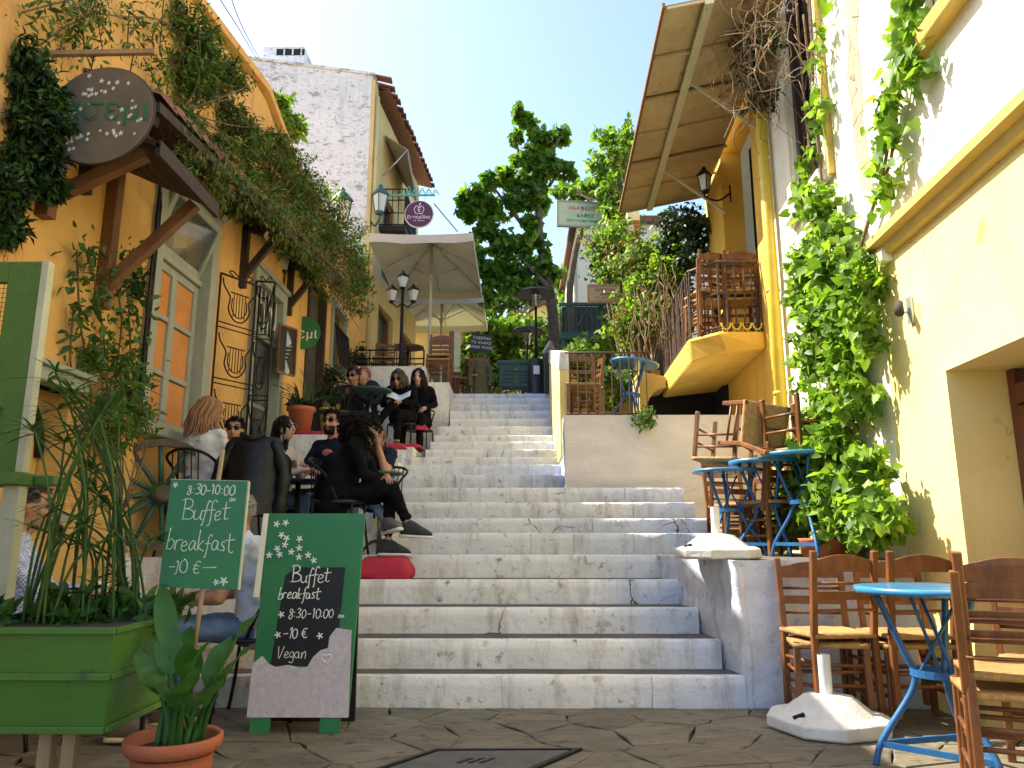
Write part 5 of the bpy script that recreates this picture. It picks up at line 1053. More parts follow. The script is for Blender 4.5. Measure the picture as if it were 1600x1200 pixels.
def seat_at(px, py, Y, floor, hz=1.215, off=(0, 0)):
    h = UY(px, py, Y); return V(h.x - off[0], h.y - off[1], floor), (h.z - floor) / hz
# front table at street level
make_cafe_table('small cafe table with green-yellow top behind the tall papyrus', (-2.25, 4.40, 0), .74, .33, 'cream_edge')
put_cafe('dark metal chair under the man in the white T-shirt', V(-1.58, 4.84, 0), R(95))
person('man in a white T-shirt and jeans behind the green breakfast sign', (-1.60, 4.85, 0), R(98), dict(mid=(0, .04, .72), chest=(0, .08, .92), neck=(0, .13, 1.06), head=(0, .18, 1.20), shR=(.19, .09, 1.0), shL=(-.19, .09, 1.0), eL=(-.23, .20, .70), wL=(-.12, .44, .68), eR=(.22, .22, .70), wR=(.07, .48, .69), kL=(-.14, .42, .52), aL=(-.16, .36, .09), kR=(.13, .46, .52), aR=(.14, .5, .09)), dict(skin='skin_tan', top='tee_white', legs='denim', sleeve='short', shoe='shoe_brown', sole='sole_tan', hcol='hair_grey', hp=-.2, curl=.9))
put_cafe('dark metal chair under the person in the checked shirt', V(-2.74, 4.16, 0), R(-70))
person('person in a blue checked shirt half hidden by the papyrus', (-2.72, 4.14, 0), R(-65), dict(eR=(.25, .16, .76), wR=(.14, .36, .76), eL=(-.25, .16, .76), wL=(-.12, .36, .76), aR=(.2, .62, .09), kR=(.15, .45, .5), aL=(-.1, .55, .09)), dict(skin='skin_tan', top='check_shirt', legs='dark_jeans', shoe='shoe_brown', sole='sole_tan', hcol='hair_brown'))
# lower terrace group
l, s = seat_at(325, 652, 6.15, Z5); l += V(0.0, 0, 0)
put_cafe('dark metal chair under the blonde woman in the white sweater', l + V(0, -.02, 0), R(-15))
person('woman with long blonde hair in a white sweater, seen from behind', l - V(0, .05, 0), R(-12), dict(eR=(.21, .1, .74), wR=(.12, .3, .72)), dict(top='knit_white', legs='dark_jeans', hair='long', hcol='hair_blonde', fem=True, hlen=.24, hy=-.5), .96)
l, s = seat_at(366, 672, 6.85, Z5, 1.215)
put_cafe('dark metal chair under the smiling man in sunglasses', l + V(0, .05, 0), R(170))
person('smiling man in sunglasses and black jacket beside the blonde woman', l + V(0, .05, 0), R(185), None, dict(skin='skin_warm', top='black_cloth', legs='dark_jeans', shades=True, hy=.1), min(1, max(.88, s)))
l, s = seat_at(438, 668, 7.35, Z5)
put_cafe('dark metal chair under the woman in profile', l + V(-.02, .02, 0), R(-110))
person('woman in sunglasses and pale jacket seen in profile, arms folded', l, R(-115), dict(eR=(.2, .12, .74), wR=(-.02, .26, .78), eL=(-.2, .12, .74), wL=(.05, .25, .84), head=(0, .06, 1.2)), dict(top='pale_jacket', legs='denim', hair='ponytail', hcol='hair_black', shades=True, fem=True, hp=.15, hlen=.3), s)
l, s = seat_at(524, 662, 7.85, Z5)
put_cafe('dark metal chair under the bearded man in the navy shirt', l + V(0, .02, 0), R(165))
pm = person('bearded man in sunglasses and navy T-shirt facing the camera', l, R(160), dict(eR=(.27, .08, .74), wR=(.14, .3, .78), eL=(-.27, .06, .74), wL=(-.05, .3, .72)), dict(skin='skin_warm', top='navy_cloth', legs='black_cloth', sleeve='short', shades=True, beard=True, hy=.15, hp=.05), s)
mb = MB(); mb.ell((-.02, .142, .92), (.06, .01, .035), 12, 6); mb.build('shirt_print', 'red_print', pm)
# the pair with crossed legs in front
l7 = V(UY(534, 790, 6.55).x, 6.52, Z5 - .01); h7 = UY(570, 690, 6.5) - l7
put_cafe('dark metal chair under the woman with black curly hair', l7 + V(-.02, 0, 0), R(-95))
person('woman with black curly hair, black coat and black sneakers, legs crossed', l7, R(-90), dict(pel=(0, .0, .50), mid=(0, .03, .70), chest=(.02, .10, .85), neck=(.03, .17, .97), head=(.02, .165, 1.085), shR=(.17, .12, .93), shL=(-.15, .13, .93), eR=(.2, .22, .68), wR=(.06, .32, .64), eL=(-.17, .26, .68), wL=(-.02, .36, .66), kR=(.05, .44, .58), aR=(.06, .60, .24), kL=(-.05, .41, .52), aL=(.03, .42, .085)),
       dict(skin='skin_warm', top='black_cloth', legs='black_cloth', crop=True, hair='curly', hcol='hair_black', fem=True, hy=.35, hp=-.12, fdR=(.1, 1, -.05), fdL=(.05, 1, -.02), coat=[((.1, -.08, .42), (.1, -.04, .75), .12, .12), ((-.1, -.08, .42), (-.1, -.04, .75), .12, .12), ((.0, -.14, .30), (.0, -.1, .6), .11, .12)]))
l8 = V(UY(592, 700, 7.25).x + .0, 7.25, Z5); 
put_cafe('dark metal chair under the woman raising her hand', l8 + V(.0, .04, 0), R(150))
person('dark-haired woman in jeans hiding her face behind a raised hand', l8, R(165), dict(mid=(0, .03, .70), chest=(0, .06, .86), neck=(0, .1, .99), head=(0, .15, 1.10), shR=(.16, .06, .93), shL=(-.16, .06, .93), eL=(-.24, .34, .72), wL=(-.17, .36, .94), eR=(.2, .18, .72), wR=(.1, .38, .74), kL=(-.14, .48, .55), aL=(-.42, .66, .26), kR=(.02, .45, .5), aR=(.02, .46, .09)),
       dict(skin='skin_warm', top='navy_cloth', legs='denim', sleeve='short', crop=True, hair='long', hcol='hair_brown', fem=True, hlen=.26, curlL=.12, hdL=(.05, .05, 1), palmL=(0, -1, .0), spread=9, shoe='sneaker_grey', fdL=(-.8, .55, .15)))
make_cafe_table('round cafe table at the elbow of the woman raising her hand', (UY(603, 740, 6.95).x - .05, 7.0, Z5), UY(600, 737, 6.95).z - Z5, .20, 'green_iron')
make_cafe_table('round cafe table between the lower terrace guests', (-2.02, 6.95, Z5), .66, .28)
# jacket over a chair
l = V(UY(405, 760, 6.0).x, 6.05, Z5 - .01); put_cafe('dark metal chair with the black leather jacket hung over it', l, R(15))
t = thing('leather_jacket', 'black leather jacket draped over a chair back behind the boards', 'jacket', l + V(0, 0, .1))
mb = MB(); n, m_ = 30, 16; vs = []
for i in range(m_ + 1):
    f = i / m_
    for k in range(n):
        a = 2 * PI * k / n; rx = .19 + .06 * f + .02 * math.sin(5 * a + 3 * f) * f; ry = .10 + .07 * f + .02 * math.cos(4 * a) * f
        if i == 0: rx *= .55; ry *= .3
        vs.append((rx * math.cos(a), -.20 + ry * math.sin(a), .82 - .60 * f + (.03 if i == 1 else 0) + .02 * noise.noise(V(a, f * 3, 2))))
mb.add(vs, [(i * n + k, i * n + (k + 1) % n, (i + 1) * n + (k + 1) % n, (i + 1) * n + k) for i in range(m_) for k in range(n)] + [tuple(range(n))], 0, True); mb.build('body_panel', 'leather_black', t)
for s in (-1, 1):
    mb = MB(); mb.tube(smooth_path([(.15 * s, -.22, .78), (.25 * s, -.25, .55), (.24 * s, -.27, .28), (.22 * s, -.26, .12)], 5), [.05 + .008 * math.sin(k * 2.1) for k in range(16)], 10); mb.build('sleeve', 'leather_black', t)
mb = MB(); mb.tube(smooth_path([(-.09, -.26, .84), (0, -.31, .80), (.09, -.26, .84)], 5), .022, 8); mb.build('collar', 'leather_black', t)
# upper terrace group
FZ = Z13
l = V(UY(632, 595, 11.3).x, 11.3, FZ); hz9 = UY(632, 593, 11.1).z - FZ
put_cafe('dark metal chair under the woman reading on the upper terrace', l, R(170))
pr9 = person('woman in sunglasses and black jacket reading a paper, legs crossed', l, R(170), dict(mid=(0, .05, .68), chest=(0, .12, .80), neck=(0, .19, .90), head=(0, .25, 1.0), shR=(.17, .12, .87), shL=(-.17, .12, .87), eR=(.22, .2, .66), wR=(.1, .36, .66), eL=(-.22, .2, .66), wL=(-.1, .36, .66), kR=(.0, .46, .6), aR=(.22, .55, .28), kL=(-.08, .44, .5), aL=(-.06, .42, .085)), dict(skin='skin_warm', top='black_cloth', legs='black_cloth', crop=True, hair='long', hcol='hair_brown', fem=True, shades=True, hp=-.35, hlen=.14, fdR=(.5, .8, -.4), voxel=.016), max(.8, hz9 / 1.0))
t = thing('open_paper', 'pale folded paper held by the reading woman', 'paper', l + V(0, -.45, .66 * max(.8, hz9)))
mb = MB(); vs = [(-.17 + .34 * k / 8, -.02 * abs(k - 4) / 4 - .1 * j, .05 * abs(k - 4) / 4 + .10 * (1 - j) + .01 * math.sin(k)) for j in range(2) for k in range(9)]; mb.add(vs, [(k, k + 1, k + 10, k + 9) for k in range(8)], 0, True); o = mb.build('sheet', 'menu_paper', t); o.modifiers.new('s', 'SOLIDIFY').thickness = .004
l = V(UY(656, 592, 11.85).x, 11.85, FZ); put_cafe('dark metal chair behind the reading woman', l, R(170))
person('dark-haired woman in black seated right behind the reading woman', l, R(175), dict(head=(0, .1, 1.12), neck=(0, .06, 1.0), shR=(.16, 0, .95), shL=(-.16, 0, .95)), dict(hair='long', hcol='hair_black', fem=True, voxel=.018, hlen=.2), max(.75, (UY(656, 592, 11.85).z - FZ) / 1.12))
l = V(UY(553, 590, 11.4).x, 11.4, FZ); put_cafe('dark metal chair under the man in the dark jacket', l, R(175))
person('man in sunglasses and dark grey jacket on the upper terrace', l, R(190), dict(mid=(0, .05, .68), chest=(0, .1, .84), neck=(0, .14, .95), head=(0, .18, 1.07), shR=(.19, .1, .9), shL=(-.19, .1, .9), eR=(.25, .22, .68), wR=(.1, .36, .80), eL=(-.25, .22, .68), wL=(-.06, .36, .80)), dict(skin='skin_tan', top='dark_jacket', legs='black_cloth', shades=True, hcol='hair_brown', hp=-.15, hy=-.4, voxel=.018), max(.75, (UY(553, 588, 11.2).z - FZ) / 1.07))
l = V(UY(574, 593, 11.95).x, 11.95, FZ); put_cafe('dark metal chair under the red-haired person', l, R(170))
person('red-haired person mostly hidden behind the man in the dark jacket', l, R(160), dict(head=(0, .1, 1.08), neck=(0, .05, .96), shR=(.15, 0, .92), shL=(-.15, 0, .92)), dict(hair='bun', hcol='hair_red', top='dark_jacket', fem=True, voxel=.018), max(.75, (UY(574, 590, 11.95).z - FZ) / 1.08))
tz_ = UY(577, 607, 10.6).z; make_cafe_table('round dark green cafe table of the upper terrace guests', (UY(577, 607, 10.6).x, 10.7, FZ), tz_ - FZ, .31, 'green_iron')
put_cafe('empty dark metal chair in front of the upper terrace table', V(UY(520, 650, 10.1).x, 10.1, FZ), R(40))
# ================================================================ STREET-LEVEL PROPS, LEFT
# A-frame board
a0 = UZ(386, 1130, 0); yb_ = 4.42; W2 = .30
t = thing('sandwich_board', 'standing green A-frame menu board with white flowers and black panel', 'sign', (UY(466, 1100, yb_).x, yb_, 0), R(0))
bw, bh = UY(545, 1100, yb_).x - UY(388, 1100, yb_).x, 1.19; ln = .12
mb = MB(); hw = bw / 2
def bp(x, h, d=0): return (x, h * ln - d, h * bh)
mb.hexa([bp(-hw, .07, .0), bp(hw, .07, .0), bp(hw, .07, -.022), bp(-hw, .07, -.022), bp(-hw + .01, 1), bp(hw + .03, 1), bp(hw + .03, 1, -.022), bp(-hw + .01, 1, -.022)]); mb.build('front_panel', 'sign_green', t, False, .004)
for x in (-hw + .07, hw - .10): mb = MB(); mb.prism([bp(x - .055, -.0), bp(x + .055, 0), bp(x + .055, .069), bp(x - .055, .069)], (0, .02, 0)); mb.build('leg', 'sign_green', t)
mb = MB(); mb.hexa([(-hw + .03, .28, 0), (hw - .02, .28, 0), (hw - .02, .30, 0), (-hw + .03, .30, 0), (-hw + .03, ln + .025, bh - .02), (hw - .0, ln + .025, bh - .02), (hw - .0, ln + .05, bh - .02), (-hw + .03, ln + .05, bh - .02)]); mb.build('back_panel', 'board_black', t)
mb = MB(); mb.hexa([bp(-hw - .035, .60, .0), bp(-hw + .0, .60, .0), bp(-hw + .0, .60, -.03), bp(-hw - .035, .60, -.03), bp(-hw - .022, 1), bp(-hw + .009, 1), bp(-hw + .009, 1, -.03), bp(-hw - .022, 1, -.03)]); mb.build('side_batten', 'cream_plaster', t)
mb = MB(); xs = -hw + .10; poly = [bp(xs, .29, .003), bp(hw - .09, .29, .003), bp(hw - .07, .74, .003), bp(-.06, .74, .003), bp(xs + .06, .715, .003), bp(xs + .04, .70, .003)]; mb.prism(poly, (0, .002, 0)); mb.build('black_panel', 'board_black', t)
mb = MB(); edge = [(-hw, .30), (-hw + .05, .335), (-hw + .09, .30), (-hw + .13, .285), (-hw + .2, .295), (-hw + .26, .285), (.03, .285), (.06, .33), (.10, .36), (.14, .37), (.145, .42), (.18, .46), (.22, .455), (hw - .01, .45)]
edge = [(x, h) for x, h in edge if x <= hw]; mb.prism([bp(-hw - .004, .068, .006), bp(hw + .002, .068, .006)] + [bp(x, h, .006) for x, h in edge[::-1]], (0, .003, 0)); mb.build('lace_paper', 'paper_lace', t)
def on_board(mb):
    mb.v = [(x, (z / bh) * ln - .0055 + y, z) for x, y, z in mb.v]; return mb
random.seed(3); mb = MB(); chalk(mb, 'Buffet', -.10, .80, .085); chalk(mb, 'breakfast', -.17, .705, .066)
chalk(mb, '8:30-10:00', -.10, .60, .062, .003); chalk(mb, 'am', .185, .60, .035, .0022); chalk(mb, '-10 E', -.12, .49, .065); chalk(mb, 'Vegan', -.145, .385, .07, .0024); stuff(on_board(mb).build('lettering', 'chalk_white', t))
mb = MB()
for x, z in ((-.14, .62), (-.15, .51), (.09, .505)): flower(mb, x, z, .02)
hp_ = [(.135 + .03 * 16 * math.sin(q) ** 3 / 16, 0, .385 + .027 * (13 * math.cos(q) - 5 * math.cos(2 * q) - 2 * math.cos(3 * q) - math.cos(4 * q)) / 16) for q in [2 * PI * k / 20 for k in range(21)]]; mb.tube(hp_, .004, 5)
for px, py in ((435, 819), (449, 817), (443, 836), (451, 841), (471, 842), (437, 857), (449, 851), (425, 867), (441, 866), (459, 862), (471, 856), (471, 870), (485, 867), (494, 875)):
    c = UY(px, py, yb_ + .14); flower(mb, c.x - t.location.x, c.z, .021)
stuff(on_board(mb).build('flower_print', 'chalk_white', t))
# terracotta pot with broad leaves and the sign on a stick
pc = UY(272, 1150, 2.86); t = thing('potted_lily', 'broad-leaved plant in a terracotta pot in the left foreground', 'potted plant', (pc.x, 2.86, .005)); zr = pc.z
mb = MB(); mb.lathe([(.105, 0), (.118, .02), (.135, zr - .08), (.138, zr - .055), (.155, zr - .05), (.165, zr - .03), (.165, zr - .006), (.158, zr), (.145, zr - .008), (.14, zr - .05)], 32); mb.build('pot', 'terracotta', t)
mb = MB(); mb.lathe([(.139, zr - .06), (.138, zr - .045), (.0, zr - .035)], 24); mb.build('soil', 'soil', t)
def blade(mb, base, d, L, w_, bend, nrm, tw=0, n=9, mi=0):
    d = Vector(d).normalized(); nrm = Vector(nrm); nrm = (nrm - d * nrm.dot(d)).normalized(); p = Vector(base); vs = []
    for i in range(n + 1):
        f = i / n; ww = w_ * 2.0 * (max(f, .02) ** .62) * (max(1 - f, .004) ** .78); x = d.cross(nrm)
        for q, lift in ((-1, .18), (-.5, .03), (0, -.05), (.5, .03), (1, .18)): vs.append(p + x * ww * q * .5 + nrm * ww * lift * .5 + nrm * .006 * math.sin(f * 14 + q))
        p = p + d * L / n; d = (d - nrm * bend / n * (.4 + 1.2 * f)).normalized(); nrm = x.cross(d).normalized()
    mb.add(vs, [(i * 5 + k, i * 5 + k + 1, i * 5 + k + 6, i * 5 + k + 5) for i in range(n) for k in range(4)], mi, True)
lst = [(397, 966, 2.75, 0), (245, 918, 2.95, 0), (390, 1022, 2.68, 0), (318, 1015, 2.62, 0), (258, 985, 2.9, 0), (200, 1035, 2.80, 0), (365, 1000, 2.95, 0), (300, 1062, 2.58, 0), (262, 1108, 2.60, 0), (342, 1085, 2.66, 0), (222, 985, 3.0, 0), (300, 985, 3.0, 0), (215, 1075, 2.7, 0), (360, 1060, 2.85, 0), (285, 1020, 2.7, 0)]
for k, (px, py, Y, L) in enumerate(lst):
    tip = UY(px, py, Y) - t.location; a = random.uniform(0, 6.28); b0 = V(.07 * math.cos(a), .07 * math.sin(a), zr - .04); st = b0.lerp(tip, .42) + V(0, 0, .05 + .03 * random.random()); b0x = b0.copy(); b0x.x += .35 * (tip.x * .35 - b0.x)
    mb = MB(); mb.tube(smooth_path([b0x, b0x.lerp(st, .5) + V(0, 0, .03), st], 4), [.014, .013, .012, .011, .010, .009, .008, .007, .006], 6); o = mb.build('stem', 'leaf_lily', t)
    dd = (tip - st); mb = MB(); u = V(0, 0, 1) + V(-dd.x, -dd.y, 0) * 1.2 + V(0, -.5, 0); blade(mb, st, dd + V(0, 0, .10), dd.length * 1.08, (.085 if k == 1 else .115) + .02 * random.random(), .6, u); mb.build('leaf', 'leaf_lily', t)
# breakfast sign on a stick
c0 = UY(319, 834, 2.98); t = thing('sign_on_stick', 'green hand-lettered breakfast sign on a bamboo stick above the pot', 'sign', (c0.x, 2.98, c0.z)); t.rotation_euler = (0, R(1.5), R(-4))
sw, sh = .157, .205; mb = MB(); mb.box(-sw, sw, -.006, .006, -sh, sh); mb.build('board', 'sign_green', t, False, .002)
mb = MB(); mb.box(sw + .0005, sw + .006, -.007, .007, -sh, sh); mb.box(-sw, sw, -.007, .007, sh + .0005, sh + .003); mb.build('edge', 'cream_edge', t)
mb = MB(); mb.tube([(.034, .014, sh + .125), (-.012, .014, -sh - .50)], .0095, 8); mb.build('stick', 'wood_pale', t)
mb = MB(); chalk(mb, '8:30-10:00', -.085, .15, .046, .0024); chalk(mb, 'am', .09, .127, .026, .0016); chalk(mb, 'Buffet', -.095, .055, .072, .0022); chalk(mb, 'breakfast', -.148, -.065, .075, .0022); chalk(mb, '-j0 E_', -.13, -.15, .062, .0022); mb.v = [(x, y - .0065, z) for x, y, z in mb.v]; stuff(mb.build('lettering', 'chalk', t))
mb = MB()
for x, z, r in ((-.135, .185, .012), (.07, -.18, .013), (.10, -.175, .018)): flower(mb, x, z, r, -.006)
stuff(mb.build('flower_print', 'chalk', t))
# green metal planter with papyrus
pl0 = UY(180, 985, 2.72); pl1 = UY(182, 1150, 2.72); zt0, zb0 = pl0.z, pl1.z; xr_ = pl0.x; yb2 = 3.22
t = thing('green_planter', 'green metal trough planter with ribbed front at the left edge', 'planter', (-2.0, 2.95, 0))
mb = MB(); mb.hexa([(-2.5, 2.75, zb0), (xr_ - .02, 2.75, zb0), (xr_ - .03, yb2, zb0), (-2.5, yb2, zb0), (-2.5, 2.72, zt0), (xr_, 2.72, zt0), (xr_ - .0, yb2, zt0), (-2.5, yb2, zt0)]); mb.build('trough', 'planter_green', t, True, .006)
for f in (0, .45, .96): mb = MB(); z = zt0 + (zb0 - zt0) * f; y = 2.715 + .03 * f; mb.box(-2.5, xr_ + .006 - .02 * f, y - .014, y, z - .012, z + .012); mb.box(xr_ + .0005 - .02 * f, xr_ + .012 - .02 * f, y, yb2, z - .011, z + .011); mb.build('rib', 'planter_green', t, True, .003)
mb = MB(); mb.box(-2.48, xr_ - .02, 2.74, yb2 - .02, zt0 - .03, zt0 + .006); mb.build('soil', 'soil', t, True)
for px in (75, 112): x = UY(px, 1180, 2.85).x; mb = MB(); mb.box(x - .022, x + .022, 2.82, 2.86, 0, zb0 - .001); mb.build('leg', 'wood_pale', t, True)
x = UY(196, 1180, 2.95).x; mb = MB(); mb.box(x - .006, x + .006, 3.05, 3.07, 0, zb0); mb.build('leg', 'black_iron', t, True)
pap = thing('papyrus_plant', 'tall papyrus growing out of the green planter', 'plant', (-1.75, 2.98, zt0)); mbs = MB(); LV = []
for k in range(46):
    bx_ = UY(random.uniform(40, 205), 985, 2.98).x; by_ = random.uniform(2.82, 3.15); hx = random.gauss(140, 48); hy = random.choice([random.uniform(560, 700), random.uniform(640, 860), random.uniform(760, 930)])
    top = UY(max(20, min(235, hx)), hy, by_ + random.gauss(0, .08)); b = V(bx_, by_, zt0 - .02); m_ = b.lerp(top, .55) + V((b.x - top.x) * .25, 0, .05)
    mbs.tube(smooth_path([b, m_, top], 4), [.0058, .0057, .0055, .0053, .005, .0048, .0046, .0044, .004], 5)
    for q in range(random.randint(10, 17)):
        a = random.uniform(0, 2 * PI); e = random.uniform(.0, .8); d = V(math.cos(a) * math.cos(e), math.sin(a) * math.cos(e), math.sin(e) * .8); LV.append((top, d, random.uniform(.10, .21)))
mbs.build('stem', 'leaf_papyrus', pap, True); mb = MB()
for p, d, L in LV:
    x = d.cross(V(0, 0, 1)).normalized() * .006; q = [p + d * L * f + V(0, 0, -.10 * L * 5 * f * f * .5) for f in (0, .35, .7, 1)]
    mb.add([q[0] - x * .6, q[0] + x * .6, q[1] - x, q[1] + x, q[2] - x * .8, q[2] + x * .8, q[3]], [(0, 1, 3, 2), (2, 3, 5, 4), (4, 5, 6)])
stuff(mb.build('leaf_rays', 'leaf_papyrus', pap, True, fix=False))
# low leafy plants along the planter front
t = thing('planter_greens', 'low leafy plants along the rim of the green planter', 'plant', (-1.7, 3, zt0)); P, D = cloud([((x, y, zt0 + .04), (.12, .09, .05)) for x, y in ((-1.9, 2.85), (-1.7, 2.95), (-1.55, 3.05), (-1.48, 3.15))], 700); stuff(leaves('foliage', P, .07, .035, 'leaf_papyrus', t, out=D, hang=-.1))
# green open door leaf and booth at the left edge
gx1 = UY(72, 420, 3.25).x; gx0 = gx1 - .62; gz0 = UY(40, 738, 3.25).z; gz1 = UY(72, 408, 3.25).z
t = thing('green_booth_door', 'open green wooden door leaf with wire mesh at the left edge', 'door', (gx0, 3.25, gz0))
mb = MB(); z1_ = gz0 + (gz1 - gz0) * .62; z2_ = gz0 + (gz1 - gz0) * .57
for b in ((gx1 - .17, gx1 - .02, gz0, gz1), (gx0, gx0 + .12, gz0, gz1), (gx0 + .12, gx1 - .17, gz1 - .10, gz1), (gx0 + .12, gx1 - .17, z2_, z1_), (gx0 + .12, gx1 - .17, gz0, gz0 + .12)): mb.box(b[0], b[1], 3.25 + .001 * (b[2] != gz0), 3.285, b[2], b[3])
mb.build('door_frame', 'door_green', t, True, .005)
mb = MB(); mb.box(gx1 - .0195, gx1 + .014, 3.245, 3.29, gz0 + .0, gz1 + .0); mb.build('edge_strip', 'cream_edge', t, True, .003)
mb = MB()
for k in range(14): x = gx0 + .12 + (gx1 - .29 - gx0) * k / 13; mb.tube([(x, 3.27, z1_), (x, 3.27, gz1 - .1)], .0016, 3)
for k in range(13): z = z1_ + (gz1 - .1 - z1_) * k / 12; mb.tube([(gx0 + .12, 3.272, z), (gx1 - .17, 3.272, z)], .0016, 3)
stuff(mb.build('wire_mesh', 'black_iron', t, True))
mb = MB(); mb.tube(smooth_path([(gx1 - .12, 3.245, gz0 + .28), (gx1 - .12, 3.215, gz0 + .26), (gx1 - .12, 3.215, gz0 + .17), (gx1 - .12, 3.245, gz0 + .15)], 4), .008, 6); mb.build('handle', 'steel', t, True)
mb = MB(); mb.box(gx0 - .2, gx1 + .03, 3.18, 3.42, gz0 - .055, gz0 - .002); mb.box(gx1 + .03, gx1 + .12, 3.3, 3.42, gz0 - .05, gz0 - .01); mb.build('counter', 'door_green', t, True, .005)
mb = MB(); x = UY(12, 860, 3.25).x; mb.box(x - .05, x + .022, 3.24, 3.30, 0, gz0 - .056); mb.build('post', 'cream_edge', t, True, .004)
# cart wheel
wc = UY(246, 772, 5.9); t = thing('cart_wheel', 'old wooden cart wheel with green spokes leaning by the orange wall', 'wheel', (wc.x + .03, 5.9, wc.z - .43), R(36))
rr = .43; mb = MB(); pts = [(rr * math.cos(2 * PI * k / 36), 0, rr + rr * math.sin(2 * PI * k / 36)) for k in range(36)]; vs = []
for k in range(36):
    a = 2 * PI * k / 36
    for r_, y in ((rr - .055, -.03), (rr, -.03), (rr, .03), (rr - .055, .03)): vs.append((r_ * math.cos(a), y, rr + r_ * math.sin(a)))
mb.add(vs, [(4 * k + i, 4 * k + (i + 1) % 4, 4 * ((k + 1) % 36) + (i + 1) % 4, 4 * ((k + 1) % 36) + i) for k in range(36) for i in range(4)]); mb.build('rim', 'bark', t)
for k in range(12): a = 2 * PI * k / 12 + .1; mb = MB(); mb.tube([(.06 * math.cos(a), 0, rr + .06 * math.sin(a)), (.385 * math.cos(a), 0, rr + .385 * math.sin(a))], [.022, .016], 7); mb.build('spoke', 'green_iron', t)
mb = MB(); mb.tube([(0, -.09, rr), (0, -.03, rr), (0, .03, rr), (0, .08, rr)], [.055, .075, .075, .06], 16); mb.build('hub', 'bark', t)
# table things
tz2 = .74; t0 = V(-2.25, 4.34, tz2)
t = thing('glass_bottle', 'clear glass bottle on the small cafe table', 'bottle', t0 + V(.07, -.05, .001)); mb = MB(); mb.lathe([(.032, 0), (.036, .01), (.036, .15), (.02, .19), (.014, .2), (.014, .24)], 16); mb.build('bottle_body', 'clear_glass', t); mb = MB(); mb.lathe([(.016, .23), (.017, .25), (.012, .262)], 12); mb.build('stopper', 'wood_pale', t)
t = thing('white_cup', 'white coffee cup beside the glass bottle', 'cup', t0 + V(-.03, -.1, .001)); mb = MB(); mb.lathe([(.025, 0), (.035, .01), (.042, .075), (.039, .075), (.03, .012)], 18); mb.build('cup_body', 'white_paint', t); mb = MB(); mb.tube(smooth_path([(-.04, 0, .06), (-.065, 0, .045), (-.036, 0, .02)], 4), .005, 6); mb.build('handle', 'white_paint', t)
t = thing('water_glass', 'short clear water glass on the small cafe table', 'glass', t0 + V(.14, -.02, .001)); mb = MB(); mb.lathe([(.028, 0), (.034, .1), (.031, .1), (.026, .008)], 16); mb.build('glass_body', 'clear_glass', t)
t = thing('tray', 'dark round tray under the cup and bottle', 'tray', t0 + V(.02, -.08, .0)); 
mb = MB(); mb.lathe([(.11, 0.0003), (.13, .004), (.13, .012), (.125, .012)], 24); mb.build('tray_body', 'black_plastic', t)
t.location.z -= .0; 
# red cushions
def cushion(label, c, s, rz, mt='red_cloth', tilt=0):
    t = thing('cushion', label, 'cushion', c, rz, 'red seat cushions on the steps'); t.rotation_euler = (tilt, 0, rz); mb = MB(); n = 12; vs = []
    for j in range(n + 1):
        for i in range(n + 1):
            u, v = i / n * 2 - 1, j / n * 2 - 1; vs.append((u * s[0], v * s[1], s[2] * (.35 + .65 * (1 - abs(u) ** 9) * (1 - abs(v) ** 9)) + .004 * math.sin(9 * u + 4 * v)))
    k = len(vs); vs += [(x, y, 0) for x, y, z in vs[:]]; N = n + 1; fs = [(j * N + i, j * N + i + 1, (j + 1) * N + i + 1, (j + 1) * N + i) for j in range(n) for i in range(n)]; fs += [tuple(q + k for q in f[::-1]) for f in fs]
    for i in range(n): fs += [(i + 1, i, k + i, k + i + 1), (n * N + i, n * N + i + 1, k + n * N + i + 1, k + n * N + i), (i * N, (i + 1) * N, k + (i + 1) * N, k + i * N), ((i + 1) * N + n, i * N + n, k + i * N + n, k + (i + 1) * N + n)]
    mb.add(vs, fs, 0, True); mb.build('cover', mt, t); mb = MB(); mb.tube([(s[0] * a, s[1] * b, s[2] * .17) for a, b in ((1, 1), (-1, 1), (-1, -1), (1, -1), (1, 1))], .005, 5); mb.build('piping', mt, t)
cq = UY(600, 905, 6.28); cushion('red cushion lying on the step right of the green board', (cq.x - .02, 6.42, ZS[3] + .002), (.23, .13, .17), R(-3), tilt=R(6))
cq = UY(648, 662, 10.3); cushion('red cushion on a step below the reading woman', (UY(640, 660, 10.8).x, 10.8, ZS[13] - .15), (.2, .2, .07), 0)
cq = UY(615, 696, 9.1); cushion('red cushion on the steps behind the raised hand', (UY(612, 696, 9.2).x, 9.25, UY(612, 700, 9.2).z), (.16, .14, .06), 0)
cushion('red cushion hanging from the chair of the reading woman', (UY(662, 628, 11.4).x - .04, 11.35, FZ + .42), (.1, .16, .05), R(20), tilt=R(20))
cushion('red cushion on the white ledge behind the bearded man', (UY(486, 696, 8.95).x, 9.12, Z13), (.22, .14, .05), 0)
